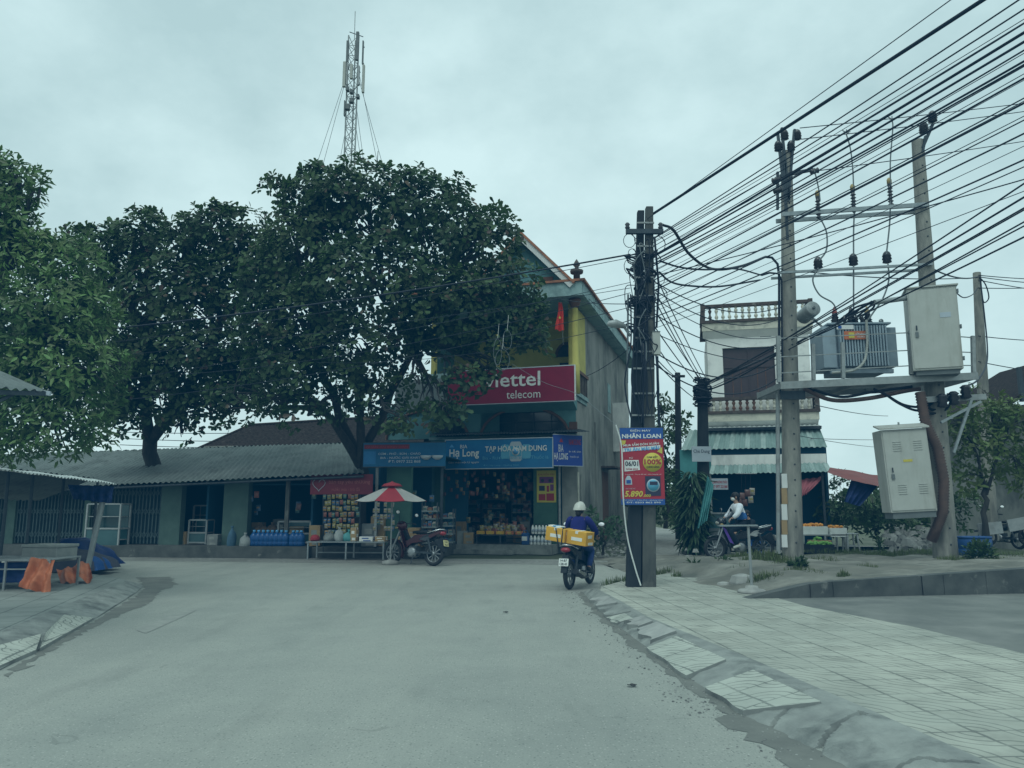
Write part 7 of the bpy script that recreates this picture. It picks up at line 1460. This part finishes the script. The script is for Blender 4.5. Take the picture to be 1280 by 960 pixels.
# nearer tin roof poking in at the frame edge
q = at(-20, 480, 8.0); sh = thing('tin_roof_shelter', 'dark tin roof corner with pale bracket poking in under the bright tree', 'shelter', (q.x - 1.0, 8.0, PZ)); o0 = sh.location
A_, B_, C_, D_ = at(-160, 470, 6.6), at(62, 490, 8.6), at(-8, 460, 9.6), at(-190, 440, 8.4); b = MB(); b.wave(A_ - o0, B_ - o0, C_ - o0, D_ - o0, .12, .016, 'roof_metal', 1); b.build('roof', sh)
b = MB(); b.bar(at(-100, 488, 7.2) - o0, at(60, 492, 8.6) - o0, .04, .05, 'dark_steel'); b.bar(at(44, 490, 8.55) - o0, at(63, 492, 8.58) - o0, .05, .05, 'print_grey'); b.bar(at(-10, 505, 8.0) - o0, at(25, 489, 8.3) - o0, .03, .03, 'dark_steel'); b.tube([Vector((-.2, .6, 0)), Vector((-.2, .6, A_.z - PZ))], .04, 'dark_steel', 8); b.build('frame', sh)
# display case at the gate
def MFp(px, py, y): return MF.M @ MF.y(px, py, y)
def case(label, px0, px1, pyt, pyb, y, dep, goods=True, name='display_case'):
    a, c = MF.y(px0, pyb, y), MF.y(px1, pyb, y); h = MF.y((px0 + px1) / 2, pyt, y).z - a.z; w = c.x - a.x
    t = thing(name, label, 'display case', MF.M @ a, MF.rot); b = MB(); e = .022
    for x in (0, w):
        for yy in (0, dep): b.bx(x - e, x + e, yy - e, yy + e, 0, h, 'white_metal')
    for z in (.04, h * .47, h): 
        for yy in (0, dep): b.bx(e, w - e, yy - e + .001, yy + e - .001, z - e, z + e, 'white_metal')
        for x in (0, w): b.bx(x - e + .001, x + e - .001, e, dep - e, z - e + .001, z + e - .001, 'white_metal')
    b.build('frame', t); b = MB(); b.bx(e, w - e, dep * .9, dep * .92, .06, h - e, 'glass_case'); b.bx(e, w - e, 0, .005, .06, h * .45, 'glass_case'); b.build('glass', t)
    b = MB(); b.bx(e, w - e, .03, dep * .88, h * .22, h * .235, 'white_metal'); b.bx(e, w - e, .03, dep * .88, h * .72, h * .735, 'white_metal'); b.build('shelf', t); return t
case('white framed glass display case before the folding gate', 105, 147, 630, 688, .15, .45)
case('small white framed display case inside the first open bay', 235, 257, 650, 680, .9, .4)
case('taller white shelf rack behind the small display case', 240, 266, 632, 676, 1.6, .4)
case('glass counter standing among the water bottles and the snack stand', 347, 387, 652, 680, .9, .5)
def sack(label, px, py, Y_, d, m):
    q = MFp(px, py, Y_); t = thing('sack', label, 'sack', q, rnd.uniform(0, 3)); b = MB()
    def fn(u, v):
        a = 2 * math.pi * u; r = (math.sin(math.pi * (.08 + .84 * v)) ** .45) * (1 - .22 * v) * (1 + .08 * math.sin(3 * a + v * 5)); 
        if v > .86: r *= max(.15, 1 - (v - .86) * 5)
        return (d[0] / 2 * r * math.cos(a), d[1] / 2 * r * math.sin(a), d[2] * v + .03 * math.sin(2 * a) * v)
    b.sheet(fn, 16, 10, m); b.build('bag', t); b = MB(); b.lathe([(.02, 0), (.03, .03), (.05, .08)], (0, 0, d[2] * .97), m, 8); b.build('tied_neck', t)
sack('pale blue sack leaning on the green pillar of the market', 289, 686, .25, (.30, .26, .55), 'sack_blue')
sack('white sack standing next to the pale blue one', 306, 686, .2, (.36, .3, .36), 'sack_white')
sack('brown sack heaped behind the blue water bottles', 325, 674, 1.1, (.6, .4, .38), 'sack_brown')
sack('brown sack next to the other behind the blue bottles', 340, 672, 1.2, (.5, .4, .36), 'sack_brown')
sack('grey plastic bag of goods on the snack table, dullest of the three', 412, 678, -.2, (.55, .35, .25), 'bag_grey')
sack('pale plastic bag bulging on the snack table', 424, 678, -.25, (.34, .3, .32), 'sack_white')
sack('bluish grey bag on the snack table next to the pale bulging one', 436, 678, -.2, (.4, .3, .26), 'tarp_teal')
# water bottles: one kind, copied
def bottle_mesh(loc):
    t = thing('water_bottle', 'large blue water bottle in the row on the market floor', 'bottle', loc, 0, 'blue water bottles on the market floor'); b = MB(); b.lathe([(.10, 0), (.115, .02), (.115, .1), (.105, .12), (.115, .14), (.115, .27), (.06, .34), (.035, .36), (.035, .40)], (0, 0, 0), 'water_blue', 12); b.build('body', t); b = MB(); b.lathe([(.04, .37), (.04, .42)], (0, 0, 0), 'print_sky', 10); b.build('cap', t); return t
b0 = None
for row in range(2):
    for i in range(8):
        q = MFp(317 + i * 5.7, 683, .3 + row * .28); q.z = PLZ + .0
        if b0 is None: b0 = bottle_mesh(q)
        else: dup(b0, q)
for i, px in enumerate((366, 371, 376)):
    q = MFp(px, 683, .3); q.z = PLZ; dup(b0, q, label='blue water bottle standing right of the market post', group='blue bottles right of the market post')
# packets: pillow shapes in a few colours
PK = {}
def pack(i, w=.15, h=.2):
    if i in PK: return PK[i]
    b = MB(); b.sheet(lambda u, v: ((u - .5) * w, -.035 * math.sin(math.pi * u) ** .5 * math.sin(math.pi * v) ** .5, -(v) * h), 6, 6, 'pack_%d' % i); b.sheet(lambda u, v: ((.5 - u) * w, .02 * math.sin(math.pi * u) * math.sin(math.pi * v), -(v) * h), 4, 4, 'pack_%d' % i); b.bx(-w * .3, w * .3, -.038, -.034, -h * .55, -h * .3, 'pack_%d' % ((i * 3 + 2) % 8))
    o = b.build('snack_packet'); PK[i] = o; o['used'] = False; return o
def put_pack(i, q, rot, label, group, sc_=1.0):
    o = pack(i)
    if o['used']: o = o.copy(); COL.objects.link(o)
    else: o['used'] = True
    o.location = q; o.rotation_euler = (rnd.uniform(-.1, .1), rnd.uniform(-.12, .12), rot + rnd.uniform(-.2, .2)); o.scale = (sc_, sc_, sc_); tag(o, label, 'snack packet', group); return o
for r_ in range(7):
    for c_ in range(9):
        if rnd.random() < .06: continue
        put_pack(rnd.choice((0, 0, 1, 1, 2, 3, 4, 5, 6, 6)), MFp(407 + c_ * 4.9 + rnd.uniform(-1, 1), 618 + r_ * 7.4 + rnd.uniform(-.8, .8), .0), MF.rot, 'small bright snack packet hanging in the rows under the red banner', 'hanging snack packets under the red banner', .62 + rnd.uniform(-.05, .05))
b = MB(); q = MFp(405, 690, .06)
for r_ in range(7): b.tube([MFp(404, 617.5 + r_ * 7.4, .03) - q, MFp(450, 617 + r_ * 7.4, .03) - q], .006, 'dark_steel', 4)
for px in (404, 450): b.bar(MFp(px, 690, .06) - q, MFp(px, 614, .06) - q, .02, .02, 'dark_steel')
o = b.build('packet_rack'); o.location = q; tag(o, 'thin wire rack carrying the hanging snack packets under the red banner', 'rack')
for r_ in range(5):
    for c_ in range(6):
        if rnd.random() < .25: continue
        put_pack(rnd.choice((4, 5, 2, 4)), MFp(468 + c_ * 4.6, 628 + r_ * 7.5, .3), MF.rot, 'pale dim snack packet hanging behind the parasol', 'hanging packets behind the parasol', .6)
# snack table
def mtable(label, F, px0, px1, pyt, pyb, y, dep, m='steel'):
    a = F.y(px0, pyb, y); c = F.y(px1, pyb, y); h = F.y((px0 + px1) / 2, pyt, y).z - a.z; w = c.x - a.x; t = thing('goods_table', label, 'table', F.M @ a, F.rot)
    b = MB(); b.bx(0, w, 0, dep, h - .03, h, m); b.build('tabletop', t)
    for x in (.02, w * .5, w - .05):
        for yy in (.01, dep - .05): b = MB(); b.bx(x, x + .04, yy, yy + .04, 0, h - .031, m); b.build('leg', t)
    b = MB(); b.bx(.05, w - .05, dep - .035, dep - .02, .12, .15, m); b.build('stretcher', t)
    return t, lambda u, v: F.M @ (a + Vector((w * u, dep * v, h)))
t_, T1 = mtable('long thin legged table under the snack packets', MF, 382, 480, 677, 699, -.55, .7)
def hlm(q): 
    t = thing('motorbike_helmet', 'small pink helmet lying at the end of the snack table', 'helmet', q); b = MB(); b.lathe([(.11, 0), (.125, .05), (.11, .11), (.07, .15), (.01, .165)], (0, 0, 0), 'parasol_red', 14); b.build('shell', t); b = MB(); b.bx(-.08, .08, -.17, -.08, .03, .045, 'parasol_red'); b.build('visor', t)
hlm(T1(.06, .4))
carton('upright brown carton on the snack table beside the bags', T1(.56, .5), (.16, .2, .34), MF.rot, 'carton')
carton('low white carton on the snack table under the parasol', T1(.74, .4), (.36, .25, .12), MF.rot, 'white_paper', 'print_blue')
carton('low orange brown carton at the parasol end of the table', T1(.92, .4), (.28, .25, .12), MF.rot, 'carton')
# middle shop: racks and stacks left of the grocery
def rack(label, F, px0, px1, pyt, pyb, y, dep, cols, n=4, fill=None, per=4, lab=None, grp=None):
    a = F.y(px0, pyb, y); c = F.y(px1, pyb, y); h = F.y((px0 + px1) / 2, pyt, y).z - a.z; w = c.x - a.x; t = thing('display_rack', label, 'rack', F.M @ a, F.rot); b = MB()
    for x in (0, w):
        for yy in (0, dep): b.bx(x - .015, x + .015, yy - .015, yy + .015, 0, h, 'dark_steel')
    b.build('frame', t)
    for k in range(n):
        z = .06 + (h - .1) * k / n; b = MB(); b.bx(-.01, w + .01, -.01, dep + .01, z, z + .02, 'steel'); b.bx(-.01, w + .01, -.02, -.011, z - .01, z + .03, 'sign_grey'); b.build('shelf', t)
        for i in range(per):
            kk = rnd.choice(cols); hh = (h - .1) / n * rnd.uniform(.45, .8); ww = w / per * .86
            key = ('g', kk)
            if key not in PK:
                g = MB(); g.bx(-.5, .5, -.5, .5, 0, .8, 'pack_%d' % kk); g.prism([(-.5, -.5, .8), (.5, -.5, .8), (.5, 0, 1), (-.5, 0, 1)], (0, .02, 0), 'pack_%d' % kk); g.prism([(-.5, .5, .8), (.5, .5, .8), (.5, 0, 1), (-.5, 0, 1)], (0, -.02, 0), 'pack_%d' % kk); g.bx(-.34, .34, -.515, -.502, .2, .6, 'pack_%d' % ((kk * 5 + 1) % 8)); PK[key] = g.build('goods_pack'); o = PK[key]
            else: o = PK[key].copy(); COL.objects.link(o)
            o.location = F.M @ (a + Vector((w * (i + .5) / per, dep * .45, z + .021))); o.rotation_euler = (0, 0, F.rot + rnd.uniform(-.1, .1)); o.scale = (ww, dep * .7, hh); tag(o, lab, 'packet', grp)
    return t
rack('wire rack of cartons and jars left of the bright grocery', MF, 527, 546, 628, 681, .0, .35, (0, 3, 4, 7), 5, per=3, lab='packet on the wire rack left of the bright grocery', grp='packets on the rack left of the grocery')
rack('pale rack of small goods behind the parked red motorbike', MF, 546, 566, 636, 681, .35, .3, (2, 4, 5), 4, per=3, lab='small packet on the pale rack behind the red motorbike', grp='packets behind the red motorbike')
rack('low rack of drinks under the parasol edge', MF, 528, 545, 648, 682, -.4, .2, (2, 4), 3, per=3, lab='drink pack on the low rack by the parasol edge', grp='drink packs by the parasol edge')
rack('deep shelf of jars at the back of the grocery, dimmer one', HF, 566, 600, 618, 676, 2.6, .4, (2, 5, 7, 3), 5, per=6, lab='dim jar on the back shelf of the grocery', grp='jars on the dim back shelf')
rack('shelf of goods inside the grocery next to the green pillar', HF, 640, 664, 618, 676, 1.4, .4, (0, 2, 4, 5), 5, per=4, lab='packet on the grocery shelf next to the green pillar', grp='packets by the green pillar')
rack('shelf of goods in the middle of the grocery', HF, 603, 632, 612, 672, 2.4, .4, (3, 5, 7), 5, per=5, lab='packet on the middle grocery shelf', grp='packets on the middle shelf')
for i, px in enumerate((572, 580, 588, 594, 606, 620, 632, 560)):
    for k in range(4): put_pack(rnd.choice((0, 3, 7, 1)), HF.M @ HF.y(px + rnd.uniform(-4, 4), 590 + k * 8.5 + rnd.uniform(-3, 3), -.3), HF.rot, 'brownish packet hanging in a strip from the grocery lintel', 'packets hanging from the grocery lintel', .62)
for i in range(60): put_pack(rnd.choice((0, 3, 7, 1, 4, 5, 2)), HF.M @ HF.y(rnd.uniform(562, 664), rnd.choice((rnd.uniform(588, 618), rnd.uniform(600, 650))), rnd.uniform(.1, 2.0)), HF.rot + rnd.uniform(-.8, .8), 'dim mixed packet crowded inside the grocery', 'mixed packets crowded inside the grocery', rnd.uniform(.6, 1.5))
for i, (px, d_) in enumerate(((562, .1), (570, .5), (577, .2), (586, .6), (640, .9), (650, .4), (658, .7))):
    q = HF.M @ HF.y(px, 679, d_); q.z = .27; carton(('brown carton at the grocery doorway edge', 'pale carton inside the grocery doorway', 'squat carton behind the low cartons of the grocery', 'tall carton behind the sweets table end', 'grey carton behind the sweets table', 'brown carton behind the jerrycan', 'pale tall carton by the green pillar inside')[i], q, (rnd.uniform(.22, .36), .3, rnd.uniform(.3, .75)), HF.rot + rnd.uniform(-.3, .3), ('carton', 'foam_grey', 'carton', 'sign_grey', 'foam_grey', 'carton', 'foam_grey')[i], 'sign_grey')
# table of sweets, jerrycan and bottle crate on the grocery step
t_, T2 = mtable('low table of sweets on the grocery step', HF, 594, 655, 668, 679, -.75, .55, 'dark_steel')
for i in range(5):
    q = T2(.1 + .2 * i, .3); carton('open yellow box on the sweets table', q, (.24, .3, .09), HF.rot, 'carton_yellow' if i < 3 else 'tarp_orange', 'print_yellow', 'open boxes on the sweets table')
for i in range(46):
    q = T2(rnd.uniform(.04, .96), rnd.uniform(.1, .95)); q.z += .10 + rnd.uniform(.08, .3) * (1 - abs(rnd.random() - .5)); put_pack(rnd.choice((0, 3, 4, 4, 6)), q, HF.rot, 'small shiny sweet bag heaped on the sweets table', 'sweet bags on the sweets table', .8)
q = HF.M @ HF.y(657, 679, -.7); q.z = .27; jc = thing('jerrycan', 'blue jerrycan between the sweets table and the white bottles', 'jerrycan', q, HF.rot); b = MB(); b.bx(-.1, .1, -.12, .12, 0, .34, 'drum_blue'); b.build('body', jc, bevel=.03); b = MB(); b.tube([(-.06, 0, .34), (-.05, 0, .40), (.05, 0, .40), (.06, 0, .34)], .014, 'drum_blue', 6); b.build('handle', jc); b = MB(); b.bx(-.08, .08, -.125, -.121, .12, .24, 'print_white'); b.build('label', jc)
ck = None
for r_ in range(3):
    for i in range(6):
        q = HF.M @ HF.y(664 + i * 4.6, 679, -.62 + .17 * (r_ % 2) + .0); q.z = .27 + (0 if r_ < 2 else .30)
        if r_ == 2: q = HF.M @ HF.y(666 + i * 4.2, 679, -.5); q.z = .57
        if ck is None:
            ck = thing('detergent_bottle', 'white plastic bottle stacked beside the green pillar', 'bottle', q, HF.rot, 'white bottles by the green pillar'); b = MB(); b.lathe([(.04, 0), (.05, .02), (.05, .19), (.025, .24), (.02, .27)], (0, 0, 0), 'plate_white', 10); b.build('body', ck); b = MB(); b.lathe([(.024, .265), (.024, .30)], (0, 0, 0), 'ink', 8); b.build('cap', ck); b = MB(); b.lathe([(.0505, .07), (.0505, .15)], (0, 0, 0), 'print_grey', 10); b.build('label', ck)
        else: dup(ck, q)
# ================================================================== fruit stall and food shop goods
FS = Fr((WF.loc.x, 20.0, 0), R(-4))
t_, T3 = mtable('grey table of fruit boxes next to the striped concrete pole', Fr((0, 19.9, .12), 0), 1004, 1060, 668, 690, 0, .6, 'galv')
def fruit_box(label, q, d, m, fm, n):
    t = thing('fruit_box', label, 'box', q); b = MB(); w, e, h = d; k = .02
    b.bx(-w / 2, w / 2, -e / 2, -e / 2 + k, 0, h, m); b.bx(-w / 2, w / 2, e / 2 - k, e / 2, 0, h, m); b.bx(-w / 2, -w / 2 + k, -e / 2 + k, e / 2 - k, 0, h, m); b.bx(w / 2 - k, w / 2, -e / 2 + k, e / 2 - k, 0, h, m); b.bx(-w / 2 + k, w / 2 - k, -e / 2 + k, e / 2 - k, 0, .02, m); b.build('box', t)
    f = MB()
    for _ in range(n): f.ball((rnd.uniform(-.42, .42) * w, rnd.uniform(-.4, .4) * e, h + rnd.uniform(-.03, .05)), rnd.uniform(.03, .045) if fm == 'orange_fruit' else (.06, .05, .04), fm, 8, 6)
    f.build('fruit' if fm == 'orange_fruit' else 'leafy_greens', t)
fruit_box('white foam box heaped with oranges on the fruit table', T3(.32, .4), (.62, .4, .2), 'foam', 'orange_fruit', 60)
fruit_box('smaller white foam box of reddish fruit at the table end', T3(.78, .4) + Vector((.05, -.05, -.06)), (.42, .38, .22), 'foam', 'conduit' if False else 'orange_fruit', 26)
q = T3(.3, -.3); q.z = .22; fruit_box('dark crate of green vegetables on the ground under the fruit table', q, (.62, .4, .22), 'black_plastic', 'greens', 70)
q = T3(.35, -.12); q.z = .46; fruit_box('shallow tray of red produce between oranges and greens', q, (.5, .3, .08), 'carton', 'greens', 4)
stool('grey wooden stool at the right end of the fruit table', T3(1.12, .2) * 1 + Vector((0, 0, -.42)), 'galv', .45)
for i, px in enumerate((1211, 1226)):
    q = at(px, 678, 19.6); q.z = .12; dm = thing('plastic_drum', 'blue plastic drum under the yellowish tree, ' + ('half behind the cabinet pole' if i == 0 else 'the one touching the grey cart'), 'drum', q); b = MB(); b.lathe([(.2, 0), (.24, .03), (.25, .2), (.235, .22), (.25, .24), (.25, .45), (.22, .5), (.2, .5)], (0, 0, 0), 'drum_blue', 18); b.build('barrel', dm); b = MB(); b.lathe([(.255, .47), (.255, .52), (.1, .53)], (0, 0, 0), 'drum_blue', 18); b.build('rim', dm)
for i, (px, m_, s) in enumerate(((900, 'carton', .35), (906, 'foam', .3), (912, 'carton', .4))):
    q = at(px, 676, 23.0); q.z = .06; carton(('brown carton', 'pale carton', 'larger brown carton')[i] + ' on the food shop floor behind the masked rider', q, (s, s, s * 1.4), R(10 * i), m_)
for i, (px, py) in enumerate(((928, 622), (934, 618), (938, 626), (931, 630), (924, 628), (940, 616))): put_pack((7, 7, 4)[i % 3], at(px, py - 6, 22.3), 0, 'brownish packet hanging at the food shop entrance', 'packets hanging at the food shop entrance', 1.0)
b = MB(); q = at(932, 600, 22.33)
for px in (927, 932, 938): b.tube([at(px, 590, 22.33) - q, at(px, 632, 22.33) - q], .006, 'cable', 4)
b.tube([at(920, 592, 22.33) - q, at(946, 592, 22.33) - q], .015, 'galv', 6); o = b.build('hanging_rail'); o.location = q; tag(o, 'thin rail with strings holding packets at the food shop entrance', 'rail')
q = at(897, 652, 22.6); q.z = .06; sv = thing('food_cart', 'small glass food cart inside the food shop', 'food cart', (q.x, 22.6, .06)); b = MB(); b.bx(-.3, .3, -.2, .25, .0, .7, 'cabinet_dark'); b.build('base', sv); b = MB(); b.bx(-.28, .28, -.18, .22, .7, 1.1, 'glass_case'); b.build('glass', sv); b = MB(); b.bx(-.32, .32, -.22, .27, 1.1, 1.14, 'galv'); b.build('top', sv)
# ================================================================== clutter in the dim bays
for i, (px, y, w_, h_, m_, lab) in enumerate(((230, 1.0, .3, .35, 'carton', 'small brown carton on the floor of the first open bay'), (268, .5, .3, .3, 'bag_grey', 'grey box at the pillar end of the first open bay'), (318, 1.7, .5, .6, 'carton', 'brown carton behind the blue bottles, larger one'), (336, 1.6, .4, .45, 'cabinet_dark', 'dark grey box behind the blue bottles'), (352, 1.5, .45, .7, 'pole_brown', 'tall dull box stacked behind the glass counter'), (372, 1.2, .4, .5, 'carton', 'brown carton behind the glass counter'), (394, .6, .3, .55, 'carton', 'narrow brown carton beside the hanging snack packets'), (462, .5, .4, .6, 'cabinet_dark', 'dark box under the pale hanging packets'), (474, .7, .4, .8, 'carton', 'tall brown carton by the green wall of the middle shop'), (520, .4, .35, .5, 'carton', 'brown carton next to the wire rack of jars'))):
    q = MFp(px, 683, y); q.z = PLZ; carton(lab, q, (w_, .35, h_), MF.rot + rnd.uniform(-.2, .2), m_, 'foam_grey')
for i, (px, py) in enumerate(((520, 680), (512, 682), (504, 681), (578, 678), (586, 679))):
    q = (MFp(px, py, .1) if px < 550 else HF.M @ HF.y(px, py, -.6)); q.z = PLZ if px < 550 else .27; carton(('carton of drinks stacked left of the wire rack', 'low carton behind the parked red motorbike seat', 'low carton near the parasol pole', 'low carton at the left end of the sweets table', 'small carton close to the sweets table leg')[i], q, (.3, .25, rnd.uniform(.2, .4)), MF.rot + rnd.uniform(-.3, .3), ('carton', 'sign_grey', 'carton', 'foam_grey', 'carton')[i], 'foam_grey')
for i in range(14): put_pack(rnd.choice((3, 7, 5, 2)), MFp(rnd.choice((312, 320, 372, 380, 395, 505, 515, 540)) + rnd.uniform(-3, 3), rnd.uniform(612, 640), rnd.uniform(.5, 1.4)), MF.rot, 'dull packet hanging inside the dim market bays', 'packets hanging in the dim bays', .9)
# ================================================================== small litter on the road
for i, (px, py) in enumerate(((485, 705), (790, 858), (632, 766))):
    q = gnd(px, py, .004); b = MB(); b.sheet(lambda u, v: ((u - .5) * .07, (v - .5) * .045, .008 * math.sin(u * 7 + v * 4) + .012), 5, 4, 'white_paper' if i == 0 else 'bark'); o = b.build('litter_scrap'); o.location = q; tag(o, ('white paper scrap on the road before the parked red motorbike', 'curled dead leaf on the road near the kerb tile slabs', 'small dark scrap in the middle of the road')[i], 'litter')
# ================================================================== sky, sun, camera
w = bpy.data.worlds.new('World'); sc.world = w; w.use_nodes = True; nt = w.node_tree; bg = nt.nodes['Background']
sky = nt.nodes.new('ShaderNodeTexSky'); sky.sky_type = 'NISHITA'; sky.sun_disc = False; sky.sun_elevation = R(55); sky.sun_rotation = R(200); sky.air_density = 1.0; sky.dust_density = 4.0
tc = nt.nodes.new('ShaderNodeTexCoord'); sp = N(nt, 'ShaderNodeSeparateXYZ'); nt.links.new(tc.outputs['Generated'], sp.inputs[0])
mp = nt.nodes.new('ShaderNodeMapping'); mp.inputs['Scale'].default_value = (1.0, 1.0, 1.5); nt.links.new(tc.outputs['Generated'], mp.inputs['Vector'])
n1 = noise(nt, mp.outputs[0], 2.3, 7, .55); n2 = noise(nt, mp.outputs[0], 7, 6, .6)
cl = mth(nt, 'ADD', mth(nt, 'MULTIPLY', n1, .75), mth(nt, 'MULTIPLY', n2, .25))
base = mix(nt, ramp(nt, cl, .37, .63), (4.75, 6.75, 7.0), (7.0, 9.3, 9.5))
zen = ramp(nt, sp.outputs[2], .62, 1.0); base = mix(nt, zen, base, (10.5, 14.6, 14.4))
low = ramp(nt, sp.outputs[2], -.05, .0); base = mix(nt, low, (2.2, 2.9, 2.8), base)
col = mix(nt, .93, sky.outputs[0], base); nt.links.new(col, bg.inputs[0]); bg.inputs[1].default_value = .1
sun = bpy.data.lights.new('sun', 'SUN'); sun.energy = .8; sun.angle = R(25); sun.color = (.86, 1.0, .97); so = bpy.data.objects.new('sun', sun); COL.objects.link(so); so.rotation_euler = (R(35), 0, R(200 - 180 + 180))
so.rotation_euler = Vector((-.2, -.5, .85)).to_track_quat('Z', 'Y').to_euler(); sky.sun_elevation = math.asin(.85 / Vector((-.2, -.5, .85)).length); sky.sun_rotation = math.atan2(-.2, -.5)
cam = bpy.data.cameras.new('camera'); co = bpy.data.objects.new('camera', cam); COL.objects.link(co); co.location = CAM; co.rotation_euler = (math.pi / 2 + TH, 0, 0)
cam.sensor_width = 36; cam.lens = 36 * FPX / 1280; cam.clip_end = 2000; sc.camera = co
sc.view_settings.view_transform = 'Standard'; sc.view_settings.look = 'None'; sc.view_settings.exposure = 0; sc.view_settings.gamma = 1
# the tinted windscreen's thin blue veil: one even response for the whole picture
sc.view_settings.use_curve_mapping = True; cm = sc.view_settings.curve_mapping; cm.black_level = (-.0012, -.012, -.026); cm.update()
sc.cycles.max_bounces = 6; sc.cycles.diffuse_bounces = 3; sc.cycles.transparent_max_bounces = 6
try: sc.cycles.use_denoising = True
except Exception: pass
